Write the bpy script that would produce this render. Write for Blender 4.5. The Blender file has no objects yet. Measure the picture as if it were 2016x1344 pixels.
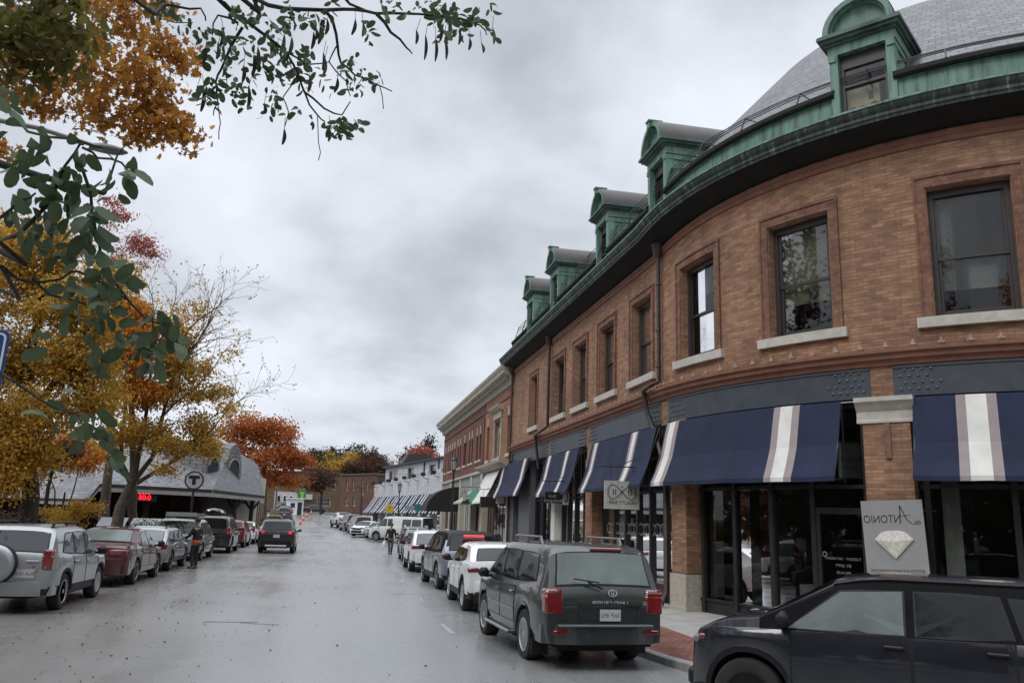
import bpy, bmesh, math, random
import numpy as np
from mathutils import Vector, Matrix
random.seed(7)
RAD = math.radians
scene = bpy.context.scene
COL = scene.collection
PI = math.pi

# ------------------------------------------------------------------ camera
IMG_W, IMG_H, FPX, CAM_H = 2016.0, 1344.0, 1620.0, 2.05
ROLL = RAD(1.9)
PITCH = math.atan((1026.0 - 672.0) * math.cos(ROLL) / FPX)
YAW = RAD(11.336)                       # camera looks this far right of the street direction
_cr, _sr, _cp, _sp, _cy, _sy = (math.cos(ROLL), math.sin(ROLL), math.cos(PITCH), math.sin(PITCH), math.cos(-YAW), math.sin(-YAW))
_Rr = Matrix(((_cr, -_sr, 0), (_sr, _cr, 0), (0, 0, 1)))
_Rp = Matrix(((1, 0, 0), (0, -_sp, _cp), (0, _cp, _sp)))
_Ry = Matrix(((_cy, -_sy, 0), (_sy, _cy, 0), (0, 0, 1)))
CAMR = _Ry @ _Rp @ _Rr                  # photo frame (right, up, forward) -> world
cam_data = bpy.data.cameras.new('camera')
cam = bpy.data.objects.new('camera', cam_data)
COL.objects.link(cam)
cam_data.sensor_width = 36.0
cam_data.lens = FPX / IMG_W * 36.0
cam_data.clip_start = 0.05
cam_data.clip_end = 3000
c0, c1, c2 = CAMR.col[0], CAMR.col[1], CAMR.col[2]
cam.matrix_world = Matrix(((c0[0], c1[0], -c2[0], 0), (c0[1], c1[1], -c2[1], 0), (c0[2], c1[2], -c2[2], CAM_H), (0, 0, 0, 1)))
scene.camera = cam

def at(px, py, Y):
    """world point at street distance Y seen at photo position (px, py)"""
    r = CAMR @ Vector(((px - 1008.0) / FPX, -(py - 672.0) / FPX, 1.0))
    return Vector((0, 0, CAM_H)) + r * (Y / r.y)

def atd(px, py, d):
    """world point at distance d from where the photographer stood"""
    r = (CAMR @ Vector(((px - 1008.0) / FPX, -(py - 672.0) / FPX, 1.0))).normalized()
    return Vector((0, 0, CAM_H)) + r * d

# ------------------------------------------------------------------ sky
world = bpy.data.worlds.new('World'); scene.world = world; world.use_nodes = True
wn, wl = world.node_tree.nodes, world.node_tree.links
wn.clear()
SUN_EL, SUN_ROT = RAD(48), RAD(-120)
def wnode(t, **kw):
    n = wn.new(t)
    for k, v in kw.items(): setattr(n, k, v)
    return n
wout = wnode('ShaderNodeOutputWorld'); wbg = wnode('ShaderNodeBackground')
sky = wnode('ShaderNodeTexSky', sky_type='NISHITA', sun_disc=False, sun_elevation=SUN_EL, sun_rotation=SUN_ROT)
tc = wnode('ShaderNodeTexCoord')
sep = wnode('ShaderNodeSeparateXYZ'); wl.new(tc.outputs['Generated'], sep.inputs[0])
# project the direction onto a flat cloud deck so that clouds flatten towards the horizon
zc = wnode('ShaderNodeMath', operation='MAXIMUM'); wl.new(sep.outputs['Z'], zc.inputs[0]); zc.inputs[1].default_value = 0.0
za = wnode('ShaderNodeMath', operation='ADD'); wl.new(zc.outputs[0], za.inputs[0]); za.inputs[1].default_value = 0.30
dv = wnode('ShaderNodeVectorMath', operation='DIVIDE'); cmb = wnode('ShaderNodeCombineXYZ')
for i in range(3): wl.new(za.outputs[0], cmb.inputs[i])
wl.new(tc.outputs['Generated'], dv.inputs[0]); wl.new(cmb.outputs[0], dv.inputs[1])
mp = wnode('ShaderNodeMapping'); mp.inputs['Location'].default_value = (3.10, 1.35, 0.0); mp.inputs['Scale'].default_value = (1.0, 0.9, 0.0)
wl.new(dv.outputs[0], mp.inputs['Vector'])
n1 = wnode('ShaderNodeTexNoise'); n1.inputs['Scale'].default_value = 1.25; n1.inputs['Detail'].default_value = 7; n1.inputs['Roughness'].default_value = 0.52; n1.inputs['Distortion'].default_value = 0.25
wl.new(mp.outputs[0], n1.inputs['Vector'])
n2 = wnode('ShaderNodeTexNoise'); n2.inputs['Scale'].default_value = 4.2; n2.inputs['Detail'].default_value = 8; n2.inputs['Roughness'].default_value = 0.5
wl.new(mp.outputs[0], n2.inputs['Vector'])
mixn = wnode('ShaderNodeMix', data_type='FLOAT'); mixn.inputs['Factor'].default_value = 0.27
wl.new(n1.outputs['Fac'], mixn.inputs[2]); wl.new(n2.outputs['Fac'], mixn.inputs[3])
ramp = wnode('ShaderNodeValToRGB'); wl.new(mixn.outputs[0], ramp.inputs['Fac'])
e = ramp.color_ramp.elements
e[0].position = 0.31; e[0].color = (0.36, 0.385, 0.43, 1)
e[1].position = 0.64; e[1].color = (0.82, 0.86, 0.93, 1)
m_ = e.new(0.43); m_.color = (0.525, 0.557, 0.615, 1)
m_ = e.new(0.53); m_.color = (0.70, 0.735, 0.80, 1)
# overcast skies brighten towards the zenith
zen = wnode('ShaderNodeMapRange'); wl.new(sep.outputs['Z'], zen.inputs['Value'])
zen.inputs['From Min'].default_value = 0.58; zen.inputs['From Max'].default_value = 0.95; zen.inputs['To Min'].default_value = 1.0; zen.inputs['To Max'].default_value = 3.3
bright = wnode('ShaderNodeVectorMath', operation='SCALE'); wl.new(ramp.outputs['Color'], bright.inputs[0]); wl.new(zen.outputs[0], bright.inputs['Scale'])
amp = wnode('ShaderNodeVectorMath', operation='SCALE'); wl.new(bright.outputs[0], amp.inputs[0]); amp.inputs['Scale'].default_value = 11.3
mixs = wnode('ShaderNodeMix', data_type='RGBA'); mixs.inputs['Factor'].default_value = 0.94
wl.new(sky.outputs[0], mixs.inputs[6]); wl.new(amp.outputs[0], mixs.inputs[7])
wl.new(mixs.outputs[2], wbg.inputs['Color']); wbg.inputs['Strength'].default_value = 0.08
wl.new(wbg.outputs[0], wout.inputs['Surface'])

# ------------------------------------------------------------------ sun (veiled by the overcast)
sd = bpy.data.lights.new('sun', 'SUN'); so = bpy.data.objects.new('sun', sd); COL.objects.link(so)
sd.energy = 1.0; sd.angle = RAD(25); sd.color = (1.0, 0.97, 0.93)
sdir = Vector((math.sin(SUN_ROT) * math.cos(SUN_EL), math.cos(SUN_ROT) * math.cos(SUN_EL), math.sin(SUN_EL)))
so.rotation_euler = sdir.to_track_quat('Z', 'Y').to_euler()
so.location = sdir * 60

scene.view_settings.view_transform = 'Standard'
scene.view_settings.look = 'None'
scene.view_settings.exposure = 0.34
scene.view_settings.gamma = 1.0
# ------------------------------------------------------------------ helpers
class MB:
    """collects geometry; build() links it as ONE mesh object"""
    def __init__(s): s.v = []; s.f = []; s.m = []; s.uv = []
    def add(s, verts, faces, mat=0, uvs=None):
        b = len(s.v)
        s.v.extend([tuple(p) for p in verts])
        s.uv.extend(uvs if uvs else [(0.0, 0.0)] * len(verts))
        for f in faces: s.f.append(tuple(i + b for i in f)); s.m.append(mat)
        return s
    def box(s, c, d, mat=0, rot=None, bev=0.0):
        x, y, z = d[0] / 2, d[1] / 2, d[2] / 2
        if bev > 0:
            b = min(bev, x * .9, y * .9, z * .9)
            V = []
            for sx in (-1, 1):
                for sy in (-1, 1):
                    for sz in (-1, 1):
                        V.append((sx * (x - b), sy * (y - b), sz * z)); V.append((sx * (x - b), sy * y, sz * (z - b))); V.append((sx * x, sy * (y - b), sz * (z - b)))
            def ix(sx, sy, sz, k): return ((sx > 0) * 4 + (sy > 0) * 2 + (sz > 0)) * 3 + k
            F = []
            for sz in (-1, 1): F.append([ix(-1, -1, sz, 0), ix(1, -1, sz, 0), ix(1, 1, sz, 0), ix(-1, 1, sz, 0)][::sz])
            for sy in (-1, 1): F.append([ix(-1, sy, -1, 1), ix(-1, sy, 1, 1), ix(1, sy, 1, 1), ix(1, sy, -1, 1)][::sy])
            for sx in (-1, 1): F.append([ix(sx, -1, -1, 2), ix(sx, 1, -1, 2), ix(sx, 1, 1, 2), ix(sx, -1, 1, 2)][::sx])
            for a in (-1, 1):
                for b2 in (-1, 1):
                    F.append([ix(a, b2, -1, 1), ix(a, b2, -1, 2), ix(a, b2, 1, 2), ix(a, b2, 1, 1)])
                    F.append([ix(a, -1, b2, 0), ix(a, -1, b2, 2), ix(a, 1, b2, 2), ix(a, 1, b2, 0)])
                    F.append([ix(-1, a, b2, 0), ix(-1, a, b2, 1), ix(1, a, b2, 1), ix(1, a, b2, 0)])
                    for c3 in (-1, 1): F.append([ix(a, b2, c3, 0), ix(a, b2, c3, 1), ix(a, b2, c3, 2)])
        else:
            V = [(sx * x, sy * y, sz * z) for sz in (-1, 1) for sx, sy in ((-1, -1), (1, -1), (1, 1), (-1, 1))]
            F = [(0, 3, 2, 1), (4, 5, 6, 7), (0, 1, 5, 4), (1, 2, 6, 5), (2, 3, 7, 6), (3, 0, 4, 7)]
        M = rot if rot is not None else Matrix.Identity(3)
        if isinstance(M, (int, float)): M = Matrix.Rotation(M, 3, 'Z')
        c = Vector(c)
        V = [M @ Vector(p) + c for p in V]
        return s.add(V, F, mat, [(p[0] + p[1], p[2]) for p in V])
    def prism(s, pts, z0, z1, mat=0, M=None):
        """polygon in local xy extruded along local z, then mapped by 4x4 M"""
        n = len(pts)
        V = [Vector((p[0], p[1], z0)) for p in pts] + [Vector((p[0], p[1], z1)) for p in pts]
        F = [tuple(range(n - 1, -1, -1)), tuple(range(n, 2 * n))] + [(i, (i + 1) % n, n + (i + 1) % n, n + i) for i in range(n)]
        if M is not None: V = [M @ p for p in V]
        return s.add(V, F, mat, [(p[0] + p[1], p[2]) for p in V])
    def tube(s, pts, r, n=8, mat=0, cap=True):
        P = [Vector(p) for p in pts]
        R_ = r if isinstance(r, (list, tuple)) else [r] * len(P)
        V, F = [], []
        up = Vector((0, 0, 1)); prev = None
        for i, p in enumerate(P):
            t = (P[min(i + 1, len(P) - 1)] - P[max(i - 1, 0)])
            t = t.normalized() if t.length > 1e-9 else Vector((0, 0, 1))
            if prev is None: a = t.cross(up if abs(t.z) < .9 else Vector((1, 0, 0))).normalized()
            else:
                a = prev - t * prev.dot(t)
                a = a.normalized() if a.length > 1e-6 else t.orthogonal().normalized()
            prev = a; b = t.cross(a)
            for k in range(n):
                w = 2 * PI * k / n
                V.append(p + (a * math.cos(w) + b * math.sin(w)) * R_[i])
        for i in range(len(P) - 1):
            for k in range(n):
                F.append((i * n + k, i * n + (k + 1) % n, (i + 1) * n + (k + 1) % n, (i + 1) * n + k))
        if cap: F.append(tuple(range(n - 1, -1, -1))); F.append(tuple(range((len(P) - 1) * n, len(P) * n)))
        return s.add(V, F, mat, [(p[0] + p[1], p[2]) for p in V])
    def lathe(s, prof, n=24, M=None, mat=0, closed=False):
        """prof: (r, z) list, about local z"""
        V = [Vector((r * math.cos(2 * PI * k / n), r * math.sin(2 * PI * k / n), z)) for r, z in prof for k in range(n)]
        F = []
        m = len(prof)
        for i in range(m if closed else m - 1):
            for k in range(n):
                F.append((i * n + k, i * n + (k + 1) % n, ((i + 1) % m) * n + (k + 1) % n, ((i + 1) % m) * n + k))
        if not closed:
            if prof[0][0] > 1e-6: F.append(tuple(range(n - 1, -1, -1)))
            if prof[-1][0] > 1e-6: F.append(tuple(range((m - 1) * n, m * n)))
        if M is not None: V = [M @ p for p in V]
        return s.add(V, F, mat)
    def grid(s, P, mat=0, uvf=None):
        """P: rows of points"""
        nu, nv = len(P), len(P[0])
        V = [p for row in P for p in row]
        F = [(i * nv + j, i * nv + j + 1, (i + 1) * nv + j + 1, (i + 1) * nv + j) for i in range(nu - 1) for j in range(nv - 1)]
        return s.add(V, F, mat, [uvf(p) for p in V] if uvf else None)
    def build(s, name, mats, parent=None, smooth=None, flip=False):
        me = bpy.data.meshes.new(name)
        me.from_pydata(s.v, [], s.f)
        mats = mats if isinstance(mats, (list, tuple)) else [mats]
        for m in mats: me.materials.append(m)
        me.polygons.foreach_set('material_index', s.m)
        ul = me.uv_layers.new(name='UVMap')
        li = np.empty(len(me.loops), dtype=np.int32); me.loops.foreach_get('vertex_index', li)
        ul.data.foreach_set('uv', np.array(s.uv, dtype=np.float32)[li].ravel())
        me.validate()
        bm = bmesh.new(); bm.from_mesh(me)
        bmesh.ops.recalc_face_normals(bm, faces=bm.faces)
        bm.to_mesh(me); bm.free()
        if smooth is not None:
            me.shade_smooth(); me.set_sharp_from_angle(angle=RAD(smooth))
        o = bpy.data.objects.new(name, me); COL.objects.link(o)
        if parent is not None: o.parent = parent
        return o

def tag(o, label=None, cat=None, group=None, kind=None):
    if label: o['label'] = label
    if cat: o['category'] = cat
    if group: o['group'] = group
    if kind: o['kind'] = kind
    return o
def thing(name, label, cat, loc=(0, 0, 0), rz=0.0, group=None):
    o = bpy.data.objects.new(name, None); COL.objects.link(o)
    o.location = loc; o.rotation_euler = (0, 0, rz); o.empty_display_size = .2
    return tag(o, label, cat, group)
def copy_tree(o, parent=None):
    c = o.copy(); COL.objects.link(c)
    if parent is not None: c.parent = parent
    for ch in list(o.children): copy_tree(ch, c)
    return c

_tcache = {}
def text_geo(s, size=1.0):
    """(verts2d, faces) of a word, centred, height ~ size"""
    if s not in _tcache:
        cu = bpy.data.curves.new('t', 'FONT'); cu.body = s; cu.size = 1.0; cu.align_x = 'CENTER'; cu.align_y = 'CENTER'; cu.resolution_u = 3
        ob = bpy.data.objects.new('t', cu); COL.objects.link(ob)
        bpy.context.view_layer.update()
        me = bpy.data.meshes.new_from_object(ob.evaluated_get(bpy.context.evaluated_depsgraph_get()))
        _tcache[s] = ([tuple(v.co) for v in me.vertices], [tuple(p.vertices) for p in me.polygons])
        bpy.data.objects.remove(ob); bpy.data.curves.remove(cu); bpy.data.meshes.remove(me)
    V, F = _tcache[s]
    return [(x * size, y * size) for x, y, _ in V], F
def add_text(mb, s, size, origin, ux, uz, n, mat=0, mirror=True, lift=.004, squash=1.0):
    """flat letters on a plane: ux right, uz up, n outward (the photograph shows the lettering reversed)"""
    V, F = text_geo(s, size)
    o, ux, uz, n = Vector(origin), Vector(ux), Vector(uz), Vector(n)
    k = -1 if mirror else 1
    mb.add([o + ux * (x * k * squash) + uz * y + n * lift for x, y in V], F, mat)

# ------------------------------------------------------------------ materials
MATS = {}
def new_mat(name):
    m = bpy.data.materials.new(name); m.use_nodes = True
    nt = m.node_tree
    return m, nt.nodes, nt.links, nt.nodes['Principled BSDF']
def P(name, col, rough=.6, metal=0.0, var=0.12, scale=6.0, coat=0.0, bump=0.0, spec=.5, detail=5, emit=None, estr=0.0, coords='Object', ior=None):
    """principled with a little procedural tone variation"""
    if name in MATS: return MATS[name]
    m, n, l, b = new_mat(name)
    t = n.new('ShaderNodeTexCoord'); no = n.new('ShaderNodeTexNoise')
    no.inputs['Scale'].default_value = scale; no.inputs['Detail'].default_value = detail; no.inputs['Roughness'].default_value = .6
    l.new(t.outputs[coords], no.inputs['Vector'])
    r = n.new('ShaderNodeValToRGB')
    r.color_ramp.elements[0].position = .3; r.color_ramp.elements[1].position = .7
    r.color_ramp.elements[0].color = tuple(c * (1 - var) for c in col) + (1,)
    r.color_ramp.elements[1].color = tuple(min(1, c * (1 + var)) for c in col) + (1,)
    l.new(no.outputs['Fac'], r.inputs['Fac']); l.new(r.outputs['Color'], b.inputs['Base Color'])
    b.inputs['Roughness'].default_value = rough; b.inputs['Metallic'].default_value = metal
    b.inputs['Coat Weight'].default_value = coat; b.inputs['Coat Roughness'].default_value = .06
    b.inputs['Specular IOR Level'].default_value = spec
    if ior: b.inputs['IOR'].default_value = ior
    if bump > 0:
        bu = n.new('ShaderNodeBump'); bu.inputs['Strength'].default_value = bump; bu.inputs['Distance'].default_value = .02
        l.new(no.outputs['Fac'], bu.inputs['Height']); l.new(bu.outputs[0], b.inputs['Normal'])
    if emit:
        b.inputs['Emission Color'].default_value = tuple(emit) + (1,); b.inputs['Emission Strength'].default_value = estr
    MATS[name] = m
    return m

def brick_mat(name, c1, c2, mortar, bw=.27, rh=.067, mort=.008, stain=.25, bias=0.0, msmooth=.2):
    if name in MATS: return MATS[name]
    m, n, l, b = new_mat(name)
    t = n.new('ShaderNodeTexCoord')
    br = n.new('ShaderNodeTexBrick'); br.offset = .5
    br.inputs['Scale'].default_value = 1.0; br.inputs['Brick Width'].default_value = bw; br.inputs['Row Height'].default_value = rh
    br.inputs['Mortar Size'].default_value = mort; br.inputs['Mortar Smooth'].default_value = msmooth; br.inputs['Bias'].default_value = bias
    br.inputs['Color1'].default_value = tuple(c1) + (1,); br.inputs['Color2'].default_value = tuple(c2) + (1,); br.inputs['Mortar'].default_value = tuple(mortar) + (1,)
    l.new(t.outputs['UV'], br.inputs['Vector'])
    no = n.new('ShaderNodeTexNoise'); no.inputs['Scale'].default_value = .55; no.inputs['Detail'].default_value = 6; no.inputs['Roughness'].default_value = .65
    l.new(t.outputs['UV'], no.inputs['Vector'])
    mr = n.new('ShaderNodeMapRange'); mr.inputs['From Min'].default_value = .35; mr.inputs['From Max'].default_value = .7
    mr.inputs['To Min'].default_value = 1 - stain; mr.inputs['To Max'].default_value = 1 + stain * .5
    l.new(no.outputs['Fac'], mr.inputs['Value'])
    # soft tone patches several bricks wide
    mp = n.new('ShaderNodeMapping'); mp.inputs['Scale'].default_value = (2.4, 9.0, 1.0); l.new(t.outputs['UV'], mp.inputs['Vector'])
    no2 = n.new('ShaderNodeTexNoise'); no2.inputs['Scale'].default_value = 1.0; no2.inputs['Detail'].default_value = 3; l.new(mp.outputs[0], no2.inputs['Vector'])
    mr2 = n.new('ShaderNodeMapRange'); mr2.inputs['From Min'].default_value = .3; mr2.inputs['From Max'].default_value = .7
    mr2.inputs['To Min'].default_value = .78; mr2.inputs['To Max'].default_value = 1.18; l.new(no2.outputs['Fac'], mr2.inputs['Value'])
    mu0 = n.new('ShaderNodeMath'); mu0.operation = 'MULTIPLY'; l.new(mr.outputs[0], mu0.inputs[0]); l.new(mr2.outputs[0], mu0.inputs[1])
    # rain streaks and soot down the wall
    mp3 = n.new('ShaderNodeMapping'); mp3.inputs['Scale'].default_value = (2.2, .16, 1.0); l.new(t.outputs['UV'], mp3.inputs['Vector'])
    no3 = n.new('ShaderNodeTexNoise'); no3.inputs['Scale'].default_value = 1.0; no3.inputs['Detail'].default_value = 6; no3.inputs['Roughness'].default_value = .7; l.new(mp3.outputs[0], no3.inputs['Vector'])
    mr3 = n.new('ShaderNodeMapRange'); mr3.inputs['From Min'].default_value = .3; mr3.inputs['From Max'].default_value = .55; mr3.inputs['To Min'].default_value = 1 - stain * .9; mr3.inputs['To Max'].default_value = 1.04; l.new(no3.outputs['Fac'], mr3.inputs['Value'])
    mu = n.new('ShaderNodeMath'); mu.operation = 'MULTIPLY'; l.new(mu0.outputs[0], mu.inputs[0]); l.new(mr3.outputs[0], mu.inputs[1])
    sc = n.new('ShaderNodeVectorMath'); sc.operation = 'SCALE'; l.new(br.outputs['Color'], sc.inputs[0]); l.new(mu.outputs[0], sc.inputs['Scale'])
    l.new(sc.outputs[0], b.inputs['Base Color'])
    b.inputs['Roughness'].default_value = .85; b.inputs['Specular IOR Level'].default_value = .3
    bu = n.new('ShaderNodeBump'); bu.inputs['Strength'].default_value = .5; bu.inputs['Distance'].default_value = .01; bu.invert = True
    l.new(br.outputs['Fac'], bu.inputs['Height']); l.new(bu.outputs[0], b.inputs['Normal'])
    MATS[name] = m
    return m

def slate_mat(name, c1, c2, gap, bw=.3, rh=.2, mort=.012, rough=.45):
    m = brick_mat(name, c1, c2, gap, bw, rh, mort, .2, 0, .1)
    m.node_tree.nodes['Principled BSDF'].inputs['Roughness'].default_value = rough
    return m

def copper_mat():
    """verdigris copper with run marks; a property of the metal, not of the light"""
    if 'verdigris' in MATS: return MATS['verdigris']
    m, n, l, b = new_mat('verdigris')
    t = n.new('ShaderNodeTexCoord')
    mp = n.new('ShaderNodeMapping'); mp.inputs['Scale'].default_value = (5.0, 5.0, .55); l.new(t.outputs['Object'], mp.inputs['Vector'])
    no = n.new('ShaderNodeTexNoise'); no.inputs['Scale'].default_value = 1.3; no.inputs['Detail'].default_value = 7; no.inputs['Roughness'].default_value = .65
    l.new(mp.outputs[0], no.inputs['Vector'])
    r = n.new('ShaderNodeValToRGB'); e = r.color_ramp.elements
    e[0].position = .30; e[0].color = (.035, .055, .046, 1); e[1].position = .68; e[1].color = (.18, .325, .255, 1)
    k = e.new(.45); k.color = (.11, .205, .16, 1)
    l.new(no.outputs['Fac'], r.inputs['Fac']); l.new(r.outputs[0], b.inputs['Base Color'])
    b.inputs['Roughness'].default_value = .6
    MATS['verdigris'] = m
    return m
def stained_copper_mat():
    """gutter copper: black runs over green"""
    if 'stained_copper' in MATS: return MATS['stained_copper']
    m, n, l, b = new_mat('stained_copper')
    t = n.new('ShaderNodeTexCoord')
    mp = n.new('ShaderNodeMapping'); mp.inputs['Scale'].default_value = (8.5, 1.1, 1.0); l.new(t.outputs['UV'], mp.inputs['Vector'])
    no = n.new('ShaderNodeTexNoise'); no.inputs['Scale'].default_value = 1.2; no.inputs['Detail'].default_value = 8; no.inputs['Roughness'].default_value = .75
    l.new(mp.outputs[0], no.inputs['Vector'])
    r = n.new('ShaderNodeValToRGB'); e = r.color_ramp.elements
    e[0].position = .40; e[0].color = (.015, .019, .017, 1); e[1].position = .70; e[1].color = (.22, .32, .26, 1)
    k = e.new(.55); k.color = (.04, .062, .05, 1)
    l.new(no.outputs['Fac'], r.inputs['Fac']); l.new(r.outputs[0], b.inputs['Base Color'])
    b.inputs['Roughness'].default_value = .65
    MATS['stained_copper'] = m
    return m

def pane_mat(name, tint=(.75, .8, .78), ior=1.7, rough=.02, amount=.75):
    """window glass: fresnel reflection over a clear tinted pane"""
    if name in MATS: return MATS[name]
    m, n, l, b = new_mat(name); n.remove(b)
    out = n['Material Output']
    tr = n.new('ShaderNodeBsdfTransparent'); tr.inputs['Color'].default_value = tuple(tint) + (1,)
    gl = n.new('ShaderNodeBsdfGlossy'); gl.inputs['Roughness'].default_value = rough; gl.inputs['Color'].default_value = (1, 1, 1, 1)
    fr = n.new('ShaderNodeFresnel'); fr.inputs['IOR'].default_value = ior
    t = n.new('ShaderNodeTexCoord'); no = n.new('ShaderNodeTexNoise'); no.inputs['Scale'].default_value = .7; l.new(t.outputs['Object'], no.inputs['Vector'])
    bu = n.new('ShaderNodeBump'); bu.inputs['Strength'].default_value = .05; bu.inputs['Distance'].default_value = .05; l.new(no.outputs['Fac'], bu.inputs['Height'])
    l.new(bu.outputs[0], gl.inputs['Normal'])
    mx = n.new('ShaderNodeMixShader'); l.new(fr.outputs[0], mx.inputs[0]); l.new(tr.outputs[0], mx.inputs[1]); l.new(gl.outputs[0], mx.inputs[2])
    l.new(mx.outputs[0], out.inputs['Surface'])
    MATS[name] = m
    return m

def leaf_mat(name, cols, rough=.55, trans=.56):
    """leaves: one tone per leaf (random per island), a little light passing through"""
    if name in MATS: return MATS[name]
    m, n, l, b = new_mat(name)
    g = n.new('ShaderNodeNewGeometry'); r = n.new('ShaderNodeValToRGB'); r.color_ramp.interpolation = 'LINEAR'
    el = r.color_ramp.elements
    while len(el) > 1: el.remove(el[-1])
    el[0].position = 0; el[0].color = tuple(cols[0]) + (1,)
    for i, c in enumerate(cols[1:]):
        k = el.new((i + 1) / (len(cols) - 1)); k.color = tuple(c) + (1,)
    t = n.new('ShaderNodeTexCoord'); no = n.new('ShaderNodeTexNoise'); no.inputs['Scale'].default_value = .45; no.inputs['Detail'].default_value = 3; l.new(t.outputs['Object'], no.inputs['Vector'])
    mr = n.new('ShaderNodeMapRange'); mr.inputs['From Min'].default_value = .3; mr.inputs['From Max'].default_value = .7; l.new(no.outputs['Fac'], mr.inputs['Value'])
    mx = n.new('ShaderNodeMix'); mx.data_type = 'FLOAT'; mx.inputs['Factor'].default_value = .55
    l.new(mr.outputs[0], mx.inputs[2]); l.new(g.outputs['Random Per Island'], mx.inputs[3])
    l.new(mx.outputs[0], r.inputs['Fac']); l.new(r.outputs[0], b.inputs['Base Color'])
    b.inputs['Roughness'].default_value = rough; b.inputs['Specular IOR Level'].default_value = .35
    tl = n.new('ShaderNodeBsdfTranslucent'); l.new(r.outputs[0], tl.inputs['Color'])
    ms = n.new('ShaderNodeMixShader'); ms.inputs[0].default_value = trans
    l.new(b.outputs[0], ms.inputs[1]); l.new(tl.outputs[0], ms.inputs[2]); l.new(ms.outputs[0], n['Material Output'].inputs['Surface'])
    MATS[name] = m
    return m
# ------------------------------------------------------------------ ground, road, kerbs, pavements
def sstep(a, b, x):
    t = min(1, max(0, (x - a) / (b - a))); return t * t * (3 - 2 * t)
def rise(y):
    """the street climbs gently beyond the shops"""
    if y < 66: return 0.0
    t = y - 66
    return .0006 * t * t if t < 25 else (.375 + .03 * (t - 25) if t < 120 else 3.225 + .012 * (min(t, 260) - 120))
def zg(x, y):
    return rise(y) - .015 * min(6.1, max(0.0, x + 1.0))

def asphalt_mat():
    m, n, l, b = new_mat('wet_asphalt')
    t = n.new('ShaderNodeTexCoord')
    def noise(s, d=5, r=.6, sc=None):
        no = n.new('ShaderNodeTexNoise'); no.inputs['Scale'].default_value = s; no.inputs['Detail'].default_value = d; no.inputs['Roughness'].default_value = r
        if sc:
            mp = n.new('ShaderNodeMapping'); mp.inputs['Scale'].default_value = sc; l.new(t.outputs['Object'], mp.inputs['Vector']); l.new(mp.outputs[0], no.inputs['Vector'])
        else: l.new(t.outputs['Object'], no.inputs['Vector'])
        return no
    big = noise(.22, 6, .62); streak = noise(1.0, 5, .6, (1.1, .09, 1)); grit = noise(70, 2); mid = noise(1.4, 6, .65)
    r = n.new('ShaderNodeValToRGB'); e = r.color_ramp.elements
    e[0].position = .3; e[0].color = (.185, .19, .188, 1); e[1].position = .7; e[1].color = (.24, .246, .243, 1)
    a = n.new('ShaderNodeMix'); a.data_type = 'FLOAT'; a.inputs['Factor'].default_value = .5; l.new(big.outputs['Fac'], a.inputs[2]); l.new(streak.outputs['Fac'], a.inputs[3])
    a2 = n.new('ShaderNodeMix'); a2.data_type = 'FLOAT'; a2.inputs['Factor'].default_value = .16; l.new(a.outputs[0], a2.inputs[2]); l.new(mid.outputs['Fac'], a2.inputs[3])
    l.new(a2.outputs[0], r.inputs['Fac'])
    g = n.new('ShaderNodeMapRange'); g.inputs['From Min'].default_value = .3; g.inputs['From Max'].default_value = .7; g.inputs['To Min'].default_value = .85; g.inputs['To Max'].default_value = 1.17; l.new(grit.outputs['Fac'], g.inputs['Value'])
    s = n.new('ShaderNodeVectorMath'); s.operation = 'SCALE'; l.new(r.outputs[0], s.inputs[0]); l.new(g.outputs[0], s.inputs['Scale'])
    # parked strip on the left: leaf-stained brown film
    sx = n.new('ShaderNodeSeparateXYZ'); l.new(t.outputs['Object'], sx.inputs[0])
    ad = n.new('ShaderNodeMath'); ad.operation = 'MULTIPLY_ADD'; l.new(big.outputs['Fac'], ad.inputs[0]); ad.inputs[1].default_value = 5.0; l.new(sx.outputs['X'], ad.inputs[2])
    mr = n.new('ShaderNodeMapRange'); l.new(ad.outputs[0], mr.inputs['Value']); mr.inputs['From Min'].default_value = -3.0; mr.inputs['From Max'].default_value = .6; mr.inputs['To Min'].default_value = .75; mr.inputs['To Max'].default_value = 0.0
    mx = n.new('ShaderNodeMix'); mx.data_type = 'RGBA'; l.new(mr.outputs[0], mx.inputs['Factor']); l.new(s.outputs[0], mx.inputs[6]); mx.inputs[7].default_value = (.165, .148, .128, 1)
    l.new(mx.outputs[2], b.inputs['Base Color'])
    rr = n.new('ShaderNodeMapRange'); l.new(a2.outputs[0], rr.inputs['Value']); rr.inputs['From Min'].default_value = .35; rr.inputs['From Max'].default_value = .65; rr.inputs['To Min'].default_value = .17; rr.inputs['To Max'].default_value = .40
    l.new(rr.outputs[0], b.inputs['Roughness']); b.inputs['Specular IOR Level'].default_value = .85
    bu = n.new('ShaderNodeBump'); bu.inputs['Strength'].default_value = .07; bu.inputs['Distance'].default_value = .006; l.new(grit.outputs['Fac'], bu.inputs['Height']); l.new(bu.outputs[0], b.inputs['Normal'])
    return m
M_ASPH = asphalt_mat()
M_CONC = P('pavement_concrete', (.30, .29, .27), .75, var=.18, scale=1.6, bump=.1)
M_KERB = P('granite_kerb', (.24, .235, .225), .7, var=.25, scale=5)
M_SOIL = P('leaf_soil', (.085, .06, .035), .95, var=.45, scale=3, bump=.4)
M_PAINT = P('worn_road_paint', (.30, .30, .295), .6, var=.35, scale=9)
M_PAVER = brick_mat('brick_pavers', (.20, .07, .055), (.28, .12, .09), (.09, .055, .045), .22, .11, .014, .3)

def curb_r(y):
    """x of the right kerb"""
    if y < 66: return 5.12
    return 5.12 + .5 * sstep(66, 72, y) - 4.5 * sstep(70, 112, y)
def curb_l(y): return -7.45 - .9 * sstep(90, 160, y)

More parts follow.
